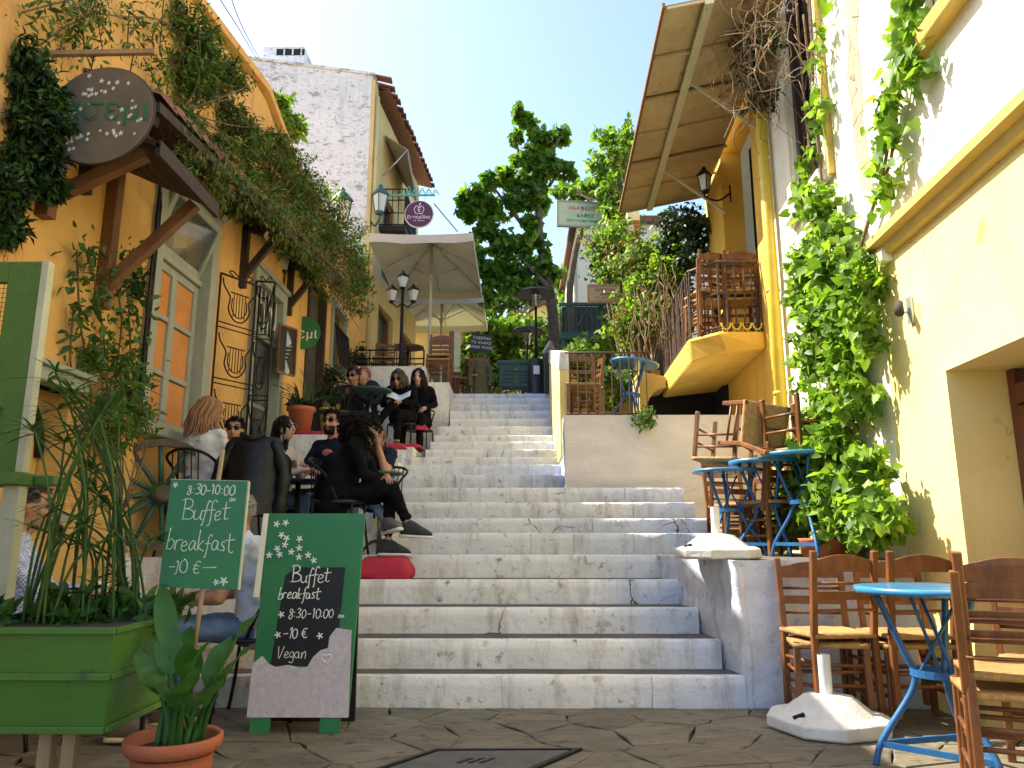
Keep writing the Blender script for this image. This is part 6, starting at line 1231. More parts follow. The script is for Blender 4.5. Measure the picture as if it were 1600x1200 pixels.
# ================================================================ IRONWORK AND SIGNS ON THE ORANGE HOUSE
def lyre_grille(label, p, q, z0, z1, n=3):
    p = Vector(p); q = Vector(q); t = thing('iron_grille', label, 'grille', (p.x, p.y, z0), 0, 'wrought iron lyre grilles'); d = q - p; L = d.length; d.normalize()
    pt = lambda u, z: V(d.x * u, d.y * u, z); H = z1 - z0
    for nm, a, b in (('upright', pt(0, 0), pt(0, H)), ('upright', pt(L, 0), pt(L, H)), ('top_bar', pt(0, H), pt(L, H - .0)), ('bottom_bar', pt(0, 0.0), pt(L, 0))): mb = MB(); mb.tube([a, b], .011, 6); mb.build(nm, 'black_iron', t)
    for s in (.3, .7): mb = MB(); mb.tube(smooth_path([pt(L * .5, H), pt(L * s, H + .06), pt(L * (s + (s - .5) * .5), H + .04), pt(L * s, H + .015)], 4), .007, 5); mb.build('crown_scroll', 'black_iron', t)
    for k in range(n):
        b = H * k / n; h = H / n; mb = MB()
        for z in (b + .02, b + .07): mb.tube([pt(0, z), pt(L, z)], .007, 5)
        body = [(.06, .93), (.10, .80), (.26, .62), (.24, .40), (.36, .24), (.5, .20), (.64, .24), (.76, .40), (.74, .62), (.90, .80), (.94, .93)]
        mb.tube(smooth_path([pt(L * u, b + h * z) for u, z in body], 4), .008, 5); mb.tube(smooth_path([pt(L * (.5 + (u - .5) * .72), b + h * (z * .8 + .12)) for u, z in body[2:-2]], 4), .006, 5)
        for u in (.36, .43, .5, .57, .64): mb.tube([pt(L * u, b + h * .28), pt(L * u, b + h * .72)], .0045, 4)
        mb.tube([pt(L * .28, b + h * .72), pt(L * .72, b + h * .72)], .007, 5); mb.build('lyre', 'black_iron', t)
hy_ = W1[1] + .17; zt1 = UX(318, 405, XL + .04).z
lyre_grille('black lyre-pattern grille right of the near window', (XL + .06, hy_, 0), (XL + .30, hy_ + .42, 0), W1[2] - .02, zt1, 3)
lyre_grille('black lyre-pattern grille left of the near window, half in leaves', (XL + .07, W1[0] - .08, 0), (XL + .24, W1[0] - .46, 0), W1[2] + .1, zt1 + .1, 3)
lyre_grille('narrow black lyre-pattern grille left of the grey-green door', (XL + .06, D2[0] - .07, 0), (XL + .25, D2[0] - .03, 0), D2[2] + .9, D2[3] - .1, 3)
# blackboard with cones
pA = UY(438, 492, 8.7); pB = UY(464, 512, 8.95); zb_ = UY(437, 582, 8.75).z
t = thing('ice_cream_board', 'small blackboard with drawn cones in an orange wood frame by the doorway', 'sign', (pA.x, pA.y, zb_)); dx = V(pB.x - pA.x, pB.y - pA.y, 0); H = pA.z - zb_ - .12
mb = MB(); mb.prism([V(0, 0, 0), dx, dx + V(0, 0, H), V(0, 0, H)], (0, .015, 0)); mb.build('slate', 'board_black', t)
mb = MB()
for a, b in ((V(0, 0, 0), dx), (V(0, 0, H), dx + V(0, 0, H)), (V(0, 0, 0), V(0, 0, H)), (dx, dx + V(0, 0, H))): mb.bar(a + V(0, -.005, 0), b + V(0, -.005, 0), .026, .026)
mb.build('board_frame', 'wood_chair', t)
mb = MB()
for f, z, s in ((.5, H * .74, 1), (.5, H * .12, -1)): c = dx * f; mb.prism([c + V(-.05, -.012, z - .04), c + V(.05, -.012, z - .04), c + V(0, -.012, z + .10)], (0, -.002, 0)); mb.ell(c + V(0, -.012, z - .05), (.05, .004, .035), 10, 6)
for k in range(4): c = dx * .5; mb.tube([c + V(-.06 + .02 * (k % 2), -.012, H * (.58 - .08 * k)), c + V(.06 - .015 * k, -.012, H * (.58 - .08 * k))], .005, 4)
mb.build('chalk_drawing', 'chalk_white', t)
gp = UY(474, 520, 9.9); t = thing('green_wall_sign', 'half-hidden round green sign with white letters above the doorway plants', 'sign', gp)
mb = MB(); mb.tube([(0, .01, 0), (0, -.01, 0)], .23, 28); mb.build('disc', 'sign_green', t); lettering('σεμι', .2, 'chalk_white', t, (.0, -.013, -.02), (PI / 2, 0, 0))
# round hanging sign
sy = ha - .12; sp = UY(157, 181, sy); rad = 92 / F * sy * 1.07; t = thing('round_hanging_sign', 'big round dark wooden sign with white flowers hanging over the left', 'sign', sp); t.rotation_euler = (0, R(4), R(-6))
mb = MB(); mb.tube([(0, .012, 0), (0, -.012, 0)], rad, 48); 
for i, v in enumerate(mb.v): mb.v[i] = (v[0] * 1.0, v[1], v[2] * .92)
mb.build('disc', 'sign_wood', t, False, .003); mb = MB(); mb.tube([(rad * math.cos(2 * PI * k / 48), 0, rad * .92 * math.sin(2 * PI * k / 48)) for k in range(49)], .009, 6, cap=False); mb.build('rim', 'wood_dark', t)
lettering('ιασεμι', .215, 'letter_green', t, (.0, -.014, .03), (PI / 2, 0, 0), .002, 1.05)
mb = MB(); random.seed(21)
for k in range(60):
    c = random.choice([(-.15, -.17), (-.2, -.02), (-.12, -.12), (.0, .2), (.15, .13), (.25, .04), (-.08, .13), (-.17, -.19), (.12, -.1)]); x = c[0] + random.gauss(0, .045); z = c[1] + random.gauss(0, .035)
    if math.hypot(x, z) < rad * .86: flower(mb, x, z, random.uniform(.010, .017), -.0135)
stuff(mb.build('flower_print', 'chalk_white', t))
for x in (-.12, .14): mb = MB(); mb.tube([(x, 0, .28), (x, 0, .415)], .004, 5); mb.build('chain', 'black_iron', t)
bq = UY(75, 81, sy); t2 = thing('wooden_sign_bar', 'thin wooden bar projecting from the orange wall, carrying the round sign', 'bar', (XL, sy, sp.z + .42)); mb = MB(); mb.bar((0, 0, 0), (UY(243, 75, sy).x - XL, 0, .01), .03, .03); mb.build('bar', 'wood_pale', t2); mb = MB(); mb.tube([(.75, 0, .01), (.72, 0, 1.6)], .003, 4); mb.tube([(.02, 0, 1.5), (.4, 0, .02)], .003, 4); mb.build('wire', 'cable', t2)
# lanterns
def lantern(name, label, loc, s, body='black_iron', arm=None, hang=False):
    t = thing(name, label, 'lantern', loc)
    mb = MB(); mb.lathe([(.05 * s, -.02 * s), (.06 * s, 0), (.065 * s, .02 * s)], 6, sm=False); mb.build('base', body, t)
    mb = MB(); mb.lathe([(.062 * s, .02 * s), (.10 * s, .26 * s)], 4, sm=False); mb.build('glass', 'lamp_glass', t)
    for k in range(4): a = 2 * PI * k / 4; mb = MB(); mb.tube([(.066 * s * math.cos(a), .066 * s * math.sin(a), .02 * s), (.104 * s * math.cos(a), .104 * s * math.sin(a), .26 * s)], .008 * s, 4); mb.build('glazing_bar', body, t)
    mb = MB(); mb.lathe([(.125 * s, .26 * s), (.12 * s, .28 * s), (.05 * s, .36 * s), (.03 * s, .37 * s), (.035 * s, .39 * s), (.012 * s, .42 * s)], 4, sm=False); mb.build('cap', body, t)
    if arm: mb = MB(); a = Vector(arm); mb.tube(smooth_path([(0, 0, -.02 * s), (0, 0, -.08 * s), a * .5 + V(0, 0, -.14 * s), a + V(0, 0, -.02 * s)], 4), .012 * s + .003, 6); mb.tube([a + V(0, 0, .1), a + V(0, 0, -.15)], .012, 6); mb.build('bracket', body, t)
    return t
lp = UY(442, 425, 9.0); lantern('wall_lantern', 'black scroll-arm lantern under the eave above the ice cream board', lp, .9, 'black_iron', (XL - lp.x, .05, 0))
lp = UY(318, 300, 6.9); lantern('wall_lantern', 'small lantern under the eave near the end of the wooden hood', lp, .8, 'black_iron', (XL - lp.x, .05, 0))
lp = UY(532, 352, 11.6); lantern('wall_lantern', 'green street lantern rising out of the roof greenery', lp, 1.6, 'green_iron', (XL - lp.x, .1, 0))
lp = UY(593, 333, 14.3); lantern('wall_lantern', 'green street lantern on the corner of the tall house', lp, 1.5, 'green_iron', (cn.x - lp.x + .05, .3, 0))
lp = UY(1102, 300, 9.6); lantern('wall_lantern', 'black lantern in shade below the tin canopy', lp, .9, 'black_iron', (XR(9.6) - lp.x, 0, 0))
# purple round sign on a turquoise bracket
pq = UY(655, 335, 14.6); t = thing('purple_round_sign', 'purple round sign with a white apple emblem on a turquoise scroll bracket', 'sign', pq); r_ = .285
mb = MB(); mb.tube([(0, .03, 0), (0, -.03, 0)], r_, 36); mb.build('disc', 'purple', t); mb = MB(); mb.tube([(r_ * math.cos(2 * PI * k / 40), 0, r_ * math.sin(2 * PI * k / 40)) for k in range(41)], .022, 6, cap=False); mb.build('rim', 'white_paint', t)
mb = MB(); mb.tube(smooth_path([(0, -.035, .14), (-.06, -.035, .17), (-.10, -.035, .10), (-.06, -.035, .0), (0, -.035, .01), (.06, -.035, .0), (.10, -.035, .10), (.06, -.035, .17), (0, -.035, .14)], 4), .008, 5); mb.tube([(0, -.035, .18), (.03, -.035, .24)], .012, 5); mb.build('apple_emblem', 'white_paint', t)
lettering('Ε', .13, 'white_paint', t, (0.005, -.033, .085), (PI / 2, 0, 0)); lettering('Εσπερίδες', .10, 'white_paint', t, (0, -.033, -.075), (PI / 2, 0, 0)); lettering('cafe   restaurant', .035, 'white_paint', t, (0, -.033, -.15), (PI / 2, 0, 0))
zb3 = UY(655, 305, 14.6).z - pq.z; mb = MB(); mb.bar((UY(620, 305, 14.6).x - pq.x - .3, 0, zb3), (UY(680, 305, 14.6).x - pq.x, 0, zb3), .035, .035); 
for k in range(5):
    x = -.3 + .14 * k; mb.tube(smooth_path([(x, 0, zb3), (x + .07, 0, zb3 + .2 - .02 * k), (x + .14, 0, zb3)], 5), .01, 5); mb.tube([(x + .07 + .03 * math.cos(q), 0, zb3 + .08 + .03 * math.sin(q)) for q in [2 * PI * j / 10 for j in range(11)]], .007, 4)
for x in (-.12, .12): mb.tube([(x, 0, zb3), (x * .9, 0, .25)], .008, 4)
mb.build('bracket', 'turquoise_iron', t)
# ================================================================ TOP OF THE STAIRS
def umbrella(label, px, Y, zedge, half, hy, zfloor, rise=.5):
    c = UY(px, 500, Y); t = thing('patio_umbrella', label, 'umbrella', (c.x, Y, zfloor), 0, 'square cream patio umbrellas'); h = zedge - zfloor
    mb = MB(); mb.tube([(0, 0, 0), (0, 0, h + rise)], .03, 10); mb.build('pole', 'pole_cream', t)
    co = [(-half, -hy), (half, -hy), (half, hy), (-half, hy)]
    for k in range(4):
        a, b = co[k], co[(k + 1) % 4]; mb = MB(); n = 6; vs = [(0, 0, h + rise)]
        for j in range(1, n + 1):
            for i in range(n + 1):
                f = i / n; r_ = j / n; x = (a[0] + (b[0] - a[0]) * f) * r_; y = (a[1] + (b[1] - a[1]) * f) * r_; sag = .07 * math.sin(PI * f) * r_ * (1 - .5 * r_) ; vs.append((x, y, h + rise * (1 - r_) - sag + .03 * r_ * 0))
        fs = [(0, 1 + i, 2 + i) for i in range(n)] + [(1 + (j - 1) * (n + 1) + i, 1 + j * (n + 1) + i, 2 + j * (n + 1) + i, 2 + (j - 1) * (n + 1) + i) for j in range(1, n) for i in range(n)]
        o_ = 1 + (n - 1) * (n + 1); k0 = len(vs); vs += [(x * 1.0, y * 1.0, z - .17 + .012 * math.sin(i * 2.2)) for i, (x, y, z) in enumerate(vs[o_:o_ + n + 1])]; fs += [(o_ + i, k0 + i, k0 + i + 1, o_ + i + 1) for i in range(n)]
        mb.add(vs, fs, 0, False); mb.build('canopy_panel', 'canvas_cream', t)
        mb = MB(); mb.tube([(0, 0, h + rise - .04), (a[0] * .97, a[1] * .97, h - .01)], .014, 5); mb.tube([(0, 0, h + rise - .04), ((a[0] + b[0]) * .48, (a[1] + b[1]) * .48, h - .05)], .012, 5); mb.build('rib', 'pole_cream', t)
        mb = MB(); mb.tube([(0, 0, h - .25), (a[0] * .5, a[1] * .5, h + rise * .46)], .012, 5); mb.build('strut', 'pole_cream', t)
    mb = MB(); mb.lathe([(.05, h - .3), (.055, h - .2), (.05, h - .19)], 12); mb.build('runner', 'pole_cream', t)
ze = UY(660, 364, 13.3).z; umbrella('large cream umbrella nearest the lamp post at the top of the steps', 672, 15.0, ze, .98, 1.7, ZT3 - .2)
ze2 = UY(690, 462, 16.95).z; umbrella('cream umbrella further back along the upper terrace', 690, 18.2, ze2, 1.1, 1.25, ZTOP)
lq = UY(626, 560, 13.4); t = thing('lamp_post', 'black lamp post with three lanterns beside the upper terrace railing', 'lamp post', (lq.x, 13.4, ZT3)); zl = UY(626, 470, 13.4).z - ZT3
mb = MB(); mb.tube([(0, 0, 0), (0, 0, .25), (0, 0, .3), (0, 0, zl + .25)], [.06, .05, .035, .028], 10); mb.build('post', 'black_iron', t)
for dx_, dz_ in ((-.2, 0), (.2, 0), (0, .26)):
    mb = MB(); mb.lathe([(.05, 0), (.10, .2)], 4, (dx_, 0, zl + dz_), sm=False); g_ = mb.build('lantern_glass', 'lamp_glass', t); mb = MB(); mb.lathe([(.125, .2), (.11, .22), (.03, .29), (.01, .33)], 4, (dx_, 0, zl + dz_), sm=False); mb.lathe([(.03, -.05), (.06, 0)], 6, (dx_, 0, zl + dz_)); mb.build('lantern_cap', 'black_iron', t)
mb = MB(); mb.tube(smooth_path([(-.2, 0, zl - .02), (-.1, 0, zl - .12), (0, 0, zl - .05), (.1, 0, zl - .12), (.2, 0, zl - .02)], 5), .014, 6); mb.build('arm', 'black_iron', t)
def railing(label, p, q, h, n, mt='black_iron'):
    p = Vector(p); q = Vector(q); t = thing('terrace_railing', label, 'railing', p)
    for z in (.06, h * .5, h): mb = MB(); mb.tube([V(0, 0, z), q - p + V(0, 0, z)], .014, 5); mb.build('rail', mt, t)
    for k in range(n + 1): d = (q - p) * (k / n); mb = MB(); mb.tube([d, d + V(0, 0, h)], .011 if 0 < k < n else .016, 5); mb.build('post', mt, t)
railing('thin dark railing on the white top terrace at left', (UY(556, 575, 12.6).x, 12.6, ZT3), (UY(662, 575, 12.6).x, 12.6, ZT3), UY(600, 547, 12.6).z - ZT3, 5)
q = put_chair('pale wooden chair standing on the white block below the umbrellas', (UY(685, 590, 13.0).x, 13.05, zb), (0, 0, R(178)))
put_chair('pale wooden chair stacked on the chair below the umbrellas', (UY(686, 590, 13.0).x, 13.06, zb + .08), (0, 0, R(178)))
q = put_chair('small wooden chair behind the thin railing, left of the lamp post', (UY(600, 570, 13.3).x, 13.3, ZT3), (0, 0, R(185))); q.scale = (.9, .9, .72)
q = put_chair('wooden chair right of the red post on the landing', (UY(718, 600, 14.9).x, 14.9, ZTOP), (0, 0, R(120)))
make_cafe_table('brown round table behind the thin railing under the umbrella', (UY(636, 560, 13.8).x, 13.9, ZT3), UY(636, 540, 13.8).z - ZT3, .3, 'wood_brown')
t = thing('red_post_sign', 'cream house number panel on a dark red post at the top landing', 'post', (UY(708, 600, 14.8).x, 14.8, ZTOP)); h = UY(708, 518, 14.8).z - ZTOP
mb = MB(); mb.box(-.09, .0, -.04, .04, 0, h); mb.build('post', 'brown_door', t); mb = MB(); mb.box(.01, .14, -.05, -.02, h * .40, h); mb.build('panel', 'cream_edge', t); lettering('116', .09, 'letter_dark', t, (.075, -.052, h * .46), (PI / 2, 0, 0)); mb = MB(); mb.box(.0005, .13, -.019, .04, 0, h * .38); mb.build('lower_post', 'brown_door', t)
tq = UY(752, 536, 15.6); t = thing('taverna_board', 'tilted black board with white capital lettering behind the landing', 'sign', (tq.x, 15.6, tq.z)); t.rotation_euler = (0, R(6), 0)
mb = MB(); mb.box(-.23, .23, -.01, .01, -.2, .2); mb.build('board', 'board_black', t)
for s_, z in (('ΤΑΒΕΡΝΑ', .1), ('ΤΟ ΨΑΡΑΣ', 0), ('GREEK FOOD', -.1)): lettering(s_, .085, 'chalk_white', t, (0, -.012, z), (PI / 2, 0, 0))
for x in (-.2, .2): mb = MB(); mb.tube([(x, .01, -.2), (x, .05, ZTOP - tq.z)], .015, 5); mb.build('leg', 'wood_dark', t)
def heater(label, px, py, Y, zf):
    c = UY(px, py, Y); H = UY(px, 452 if Y < 16 else 512, Y).z - zf; t = thing('patio_heater', label, 'heater', (c.x, Y, zf), 0, 'mushroom patio heaters')
    mb = MB(); mb.lathe([(.19, 0), (.2, .02), (.2, .1), (.16, .12), (.155, .75), (.14, .78), (.04, .80)], 20); mb.build('tank_cover', 'black_plastic', t)
    mb = MB(); mb.tube([(0, 0, .8), (0, 0, H - .36)], .025, 8); mb.build('pole', 'black_iron', t); mb = MB(); mb.lathe([(.05, H - .38), (.07, H - .36), (.07, H - .18), (.11, H - .16), (.11, H - .10), (.05, H - .09)], 14); mb.build('burner', 'steel', t)
    mb = MB(); mb.lathe([(.40, H - .12), (.405, H - .11), (.30, H - .04), (.1, H), (.02, H + .01)], 28); mb.build('reflector', 'black_plastic', t)
    mb = MB(); mb.box(-.06, .06, -.175, -.168, .45, .62); mb.build('label_plate', 'menu_paper', t)
heater('black mushroom patio heater at the right end of the top step', 838, 600, 14.6, ZTOP); heater('patio heater further back behind the green cabinet', 824, 600, 17.4, ZTOP)
ca = UY(779, 612, 14.9); cb = UY(832, 563, 14.9); t = thing('green_cabinet', 'dark green slatted waiter cabinet at the top of the stairs', 'cabinet', (ca.x, 14.9, ZTOP)); Wc = cb.x - ca.x; Hc = cb.z - ZTOP
mb = MB(); mb.box(-.03, Wc + .03, -.03, .45, Hc - .06, Hc); mb.build('top', 'green_iron', t)
for x in (.02, Wc - .05): 
    for y in (0, .38): mb = MB(); mb.box(x, x + .045, y, y + .045, 0, Hc - .061); mb.build('leg', 'green_iron', t)
for x0, x1 in ((.066, Wc * .48), (Wc * .52, Wc - .052)):
    mb = MB(); mb.box(x0, x1, .02, .035, Hc * .42, Hc - .08); d_ = mb.build('door', 'green_iron', t)
    for k in range(4): mb = MB(); z = Hc * .46 + k * (Hc * .36) / 4; mb.box(x0 + .02, x1 - .02, .006, .019, z, z + .03); mb.build('slat', 'black_plastic', d_)
mb = MB(); mb.box(.066, Wc - .052, .003, .40, Hc * .36, Hc * .415); mb.build('shelf', 'green_iron', t)
mp = UY(862, 590, 13.9); t = thing('menu_stand', 'dark menu stand with a white sheet beside the patio heater', 'stand', (mp.x - .02, 14.1, ZTOP)); h = UY(858, 550, 14).z - ZTOP
mb = MB(); mb.box(-.1, .12, -.05, .2, 0, h); mb.build('body', 'black_plastic', t); mb = MB(); mb.prism([(-.16, .0, h + .0), (-.02, .0, h + .24), (.04, .1, h + .24), (-.1, .1, h)], (.02, .0, .01)); mb.build('sheet', 'menu_paper', t); mb = MB(); mb.prism([(-.09, .02, h), (.11, .02, h), (.08, .1, h + .22), (.0, .1, h + .22)], (.0, .03, 0)); mb.build('lectern_top', 'wood_pale', t)
jl = UY(750, 600, 14.6); put_chair('wooden chair carrying the olive coat at the top of the stairs', (jl.x, 14.65, ZTOP), (0, 0, R(190)))
t = thing('olive_coat', 'olive green coat hung over a chair at the top of the stairs', 'coat', (jl.x + .02, 14.55, ZTOP)); mb = MB(); n, m_ = 20, 10; vs = []
for i in range(m_ + 1):
    f = i / m_
    for k in range(n): a = 2 * PI * k / n; vs.append((( .14 + .07 * f + .015 * math.sin(5 * a)) * math.cos(a) * (.5 if i == 0 else 1), (.1 + .05 * f) * math.sin(a) * (.5 if i == 0 else 1), .74 - .72 * f))
mb.add(vs, [(i * n + k, i * n + (k + 1) % n, (i + 1) * n + (k + 1) % n, (i + 1) * n + k) for i in range(m_) for k in range(n)] + [tuple(range(n))], 0, True); mb.build('coat_body', 'olive_cloth', t)
for s in (-1, 1): mb = MB(); mb.tube(smooth_path([(.12 * s, -.06, .7), (.2 * s, -.1, .45), (.17 * s, -.13, .2)], 4), .045, 8); mb.build('sleeve', 'olive_cloth', t)
# cafe signs over the right terrace
def sign_board(label, x0, y0, x1, y1, Y, mt, lines, frame_mt):
    a = UY(x0, y1, Y); b = UY(x1, y0, Y); t = thing('cafe_sign', label, 'sign', ((a.x + b.x) / 2, Y, (a.z + b.z) / 2)); hw, hh = (b.x - a.x) / 2, (b.z - a.z) / 2
    mb = MB(); mb.box(-hw, hw, -.015, .015, -hh, hh); mb.build('board', mt, t); mb = MB()
    for q in ((-hw, hw, hh - .02, hh + .015), (-hw, hw, -hh - .015, -hh + .02)): mb.box(q[0], q[1], -.025, .025, q[2], q[3])
    for x in (-hw, hw - .025): mb.box(x, x + .025, -.024, .024, -hh + .0205, hh - .0205)
    mb.build('frame', frame_mt, t)
    for s_, f, z, sx, m2 in lines: lettering(s_, f * hh, m2, t, (.02, -.018, z * hh), (PI / 2, 0, 0), .002, sx)
    return t
sg = sign_board('pale green cafe sign with red and green Greek lettering in the vines', 870, 316, 955, 355, 13.0, 'sign_mint', [('ΑΝΑΦΙΩΤΙΚΑ', .42, .45, 1.0, 'letter_red'), ('ΚΑΦΕΣ', .34, -.12, 1.1, 'letter_green'), ('ΠΟΤΑ ΓΛΥΚΑ ΠΟΙΚΙΛΙΕΣ', .27, -.55, .95, 'letter_green')], 'sage_paint'); sg.rotation_euler = (0, R(1), R(5))
sign_board('smaller tan cafe sign with red lettering above the green railing', 918, 446, 968, 472, 11.75, 'sign_tan', [('ΑΝΑΦΙΩΤΙΚΑ', .45, .4, .8, 'letter_red'), ('ΚΑΦΕΣ', .34, -.1, .9, 'letter_dark'), ('ΠΟΤΑ ΓΛΥΚΑ ΠΟΙΚΙΛΙΕΣ', .26, -.5, .75, 'letter_red')], 'wood_pale')
# green veranda behind the terrace
vy = 14.1; v0 = UY(876, 520, vy); v1 = UY(975, 520, vy); vt = UY(900, 478, vy).z
t = thing('green_veranda', 'dark green iron veranda railing under the vines, above the terrace', 'veranda', (v0.x, vy, v0.z))
bm3 = MB(); bm3.tube([(0, 0, 0), (0, 0, vt - v0.z)], .012, 4); me3 = bm3.mesh('bar', 'green_iron')
for k in range(13): link('bar', me3, t, 0, ((v1.x - v0.x) * k / 12, 0, 0))
mb = MB(); mb.box(-.02, v1.x - v0.x + .6, -.03, .03, vt - v0.z, vt - v0.z + .06); mb.build('top_rail', 'green_iron', t); mb = MB(); mb.box(-.02, v1.x - v0.x + .6, -.06, 1.5, -.14, .0); mb.build('floor', 'green_iron', t)
mb = MB(); mb.tube(smooth_path([V((v1.x - v0.x) * k / 12, -.02, (vt - v0.z) * (.5 + .3 * math.sin(k * 1.57))) for k in range(13)], 4), .012, 4); mb.build('scrollwork', 'green_iron', t)
for x in (.05, v1.x - v0.x): mb = MB(); mb.box(x - .04, x + .04, -.04, .04, ZT2 - v0.z, -.141); mb.build('post', 'green_iron', t)
mb = MB(); mb.box(.1, 2.6, 1.2, 1.25, ZT2 - v0.z, .9); mb.build('shade_wall', 'dusk_inside', t)  # dark sheet whose colour stands for the shade under the veranda
# low yellow wall behind the terrace furniture
mb = MB(); mb.box(UY(893, 600, 11.6).x, UY(1012, 600, 11.6).x + .2, 11.6, 11.75, ZT2, UY(950, 578, 11.6).z); t = thing('low_yellow_wall', 'low yellow wall behind the blue table on the railed terrace', 'wall', (1.5, 11.6, ZT2)); mb.build('wall_face', 'ochre_trim', t, True, .01)
mb = MB()
for s_ in range(5): x = UY(900 + 22 * s_, 600, 11.5).x; mb.tube(smooth_path([(x, 11.55, ZT2), (x + random.gauss(0, .12), 11.52, ZT2 + .35), (x + random.gauss(0, .2), 11.55, ZT2 + .8)], 5), .018, 5)
mb.build('vine_stem', 'vine_stem', t, True)
# houses and walls beyond
wl = UY(902, 400, 16.5); wt_ = UY(910, 345, 16.5).z
t = thing('pale_back_house', 'pale house behind the green veranda and the vines', 'house', (wl.x + 2, 18, ZTOP)); mb = MB(); mb.box(wl.x, 6.5, 16.5, 22, ZTOP - 1, wt_ - .1); mb.build('wall', 'cream_plaster', t, True); mb = MB(); mb.prism([(wl.x - .15, 16.3, wt_ - .1), (6.6, 16.3, wt_ - .1), (6.6, 22.2, wt_ - .1), (wl.x - .15, 22.2, wt_ - .1)], (0, 0, .14)); mb.build('roof', 'roof_tile', t, True)
bp_ = UY(990, 380, 12.0); t = thing('brick_pillar', 'plastered pillar with exposed orange brick under the canopy end', 'pillar', (bp_.x, 12.0, ZT2)); mb = MB(); mb.box(-.09, .12, 0, .3, 0, UY(990, 330, 12).z - ZT2); mb.build('shaft', 'cream_plaster', t); 
for k in range(7): mb = MB(); z = UY(990, 395, 12).z - ZT2 + k * .085; mb.box(.02, .115, -.012, .02, z, z + .07); mb.build('brick', 'terracotta', t)
cy = UY(812, 500, 25); t = thing('tiled_cottage', 'small yellow cottage with a tiled roof behind the trees', 'house', (cy.x, 25, 3)); za = UY(800, 512, 25).z; zb4 = UY(834, 476, 25).z; x0 = UY(770, 500, 25).x; x1 = UY(850, 470, 25).x; x2 = UY(905, 500, 25).x
mb = MB(); mb.prism([(x0, 25, 3), (x2, 25, 3), (x2, 25, za), (x1, 25, zb4), (x0, 25, za - .2)], (0, 4, 0)); mb.build('wall', 'yellow_plaster', t, True)
mb = MB(); mb.prism([(x0 - .2, 24.8, za - .2), (x1, 24.8, zb4 + .03), (x1, 24.8, zb4 + .2), (x0 - .2, 24.8, za - .02)], (0, 4.3, 0)); mb.prism([(x1 + .002, 24.8, zb4 + .03), (x2 + .2, 24.8, za - .02), (x2 + .2, 24.8, za + .15), (x1 + .002, 24.8, zb4 + .2)], (0, 4.3, 0)); rfo = mb.build('roof', 'roof_tile', t, True)
t = thing('taverna_building', 'ochre taverna front closing the upper terrace behind the umbrellas', 'building', (-2.4, 20.6, ZTOP)); mb = MB(); mb.box(-5, -.75, 20.6, 23, ZTOP - .3, ZTOP + 3.0); mb.build('wall', 'pale_yellow', t, True)
for x in (-3.2, -2.2, -1.25): mb = MB(); mb.box(x - .32, x + .32, 20.56, 20.598, ZTOP, ZTOP + 2.1); d_ = mb.build('door', 'brown_door', t, True); mb = MB(); mb.box(x - .22, x + .22, 20.54, 20.558, ZTOP + .9, ZTOP + 1.95); mb.build('pane', 'window_glass', d_, True)
mb = MB(); mb.box(-5.1, -.65, 20.4, 23.1, ZTOP + 3.0, ZTOP + 3.15); mb.build('roof', 'roof_tile', t, True)
gw = thing('garden_wall', 'overgrown garden wall closing the view beyond the landing', 'wall', (-1, 22, ZTOP)); mb = MB(); rough(mb, (-6, 22, ZTOP - .3), (4, 22, ZTOP - .3), (4, 22, ZTOP + 1.9), (-6, 22, ZTOP + 1.9), 30, 10, .05, (0, -1, 0)); mb.box(-6, 4, 22.06, 22.4, ZTOP - .3, ZTOP + 1.85); mb.build('wall_face', 'warm_whitewash', gw, True)
# ================================================================ PLANTS
rng = np.random.default_rng(11); random.seed(5)
def plant(name, label, cat, bl, n, L, Wd, mt, kind='leaf', base=None, twig=None, clump=.16, hang=.3, per=14, extra=None, tr=.008, tk=3):
    b = base or bl[0][0]; t = thing(name, label, cat, b); P, D = cloud(bl, n, clump, per); stuff(leaves('foliage', P, L, Wd, mt, t, kind, out=D, hang=hang))
    if extra: P, D = cloud(bl, extra[0], clump * 1.2, per); stuff(leaves('foliage', P, extra[1], extra[2], extra[3], t, kind, out=D, hang=hang))
    if twig: mb = MB(); twigs(bl, mb, twig, tr, tk); mb.build('stem', 'vine_stem', t, True)
    return t
# greenery on the eave of the orange house
def xblob(lst, X0, X1=None):
    return lst
R1 = blobs_at([(312, 75, 42, 55, 6.0), (350, 125, 42, 42, 6.5), (285, 30, 40, 40, 5.7), (345, 185, 42, 38, 6.8), (330, 225, 35, 30, 6.3), (300, 120, 45, 60, 5.9), (365, 215, 45, 45, 6.9), (300, 190, 25, 25, 5.7)], 6)
R2 = blobs_at([(395, 235, 45, 40, 7.5), (440, 270, 55, 42, 8.2), (400, 295, 45, 30, 7.3), (470, 305, 50, 45, 8.9), (450, 350, 50, 40, 8.3), (375, 270, 35, 25, 6.8), (415, 330, 40, 25, 7.4), (425, 230, 40, 40, 8.2), (370, 320, 20, 25, 6.7), (465, 385, 35, 25, 8.2)], 8)
R3 = blobs_at([(505, 360, 45, 45, 9.7), (480, 400, 40, 28, 9.0), (530, 405, 36, 45, 10.5), (552, 450, 26, 60, 11.4), (545, 380, 28, 36, 11.2), (515, 440, 26, 30, 10.0), (500, 320, 40, 35, 9.8), (490, 430, 22, 20, 9.2), (560, 420, 22, 50, 12.4)], 10)
plant('jasmine_vine', 'fine-leaved jasmine tumbling over the near end of the dark eave', 'vine', R1, 9500, .055, .016, 'leaf_roof', 'thin', twig=(XL + .1, 5.8, 4.6), per=45, clump=.2, extra=(500, .06, .018, 'leaf_dry'))
plant('jasmine_vine', 'thick jasmine mound over the middle of the dark eave', 'vine', R2, 13000, .055, .016, 'leaf_roof', 'thin', twig=(XL + .1, 8.0, 4.7), per=45, clump=.2, extra=(800, .06, .018, 'leaf_dry'))
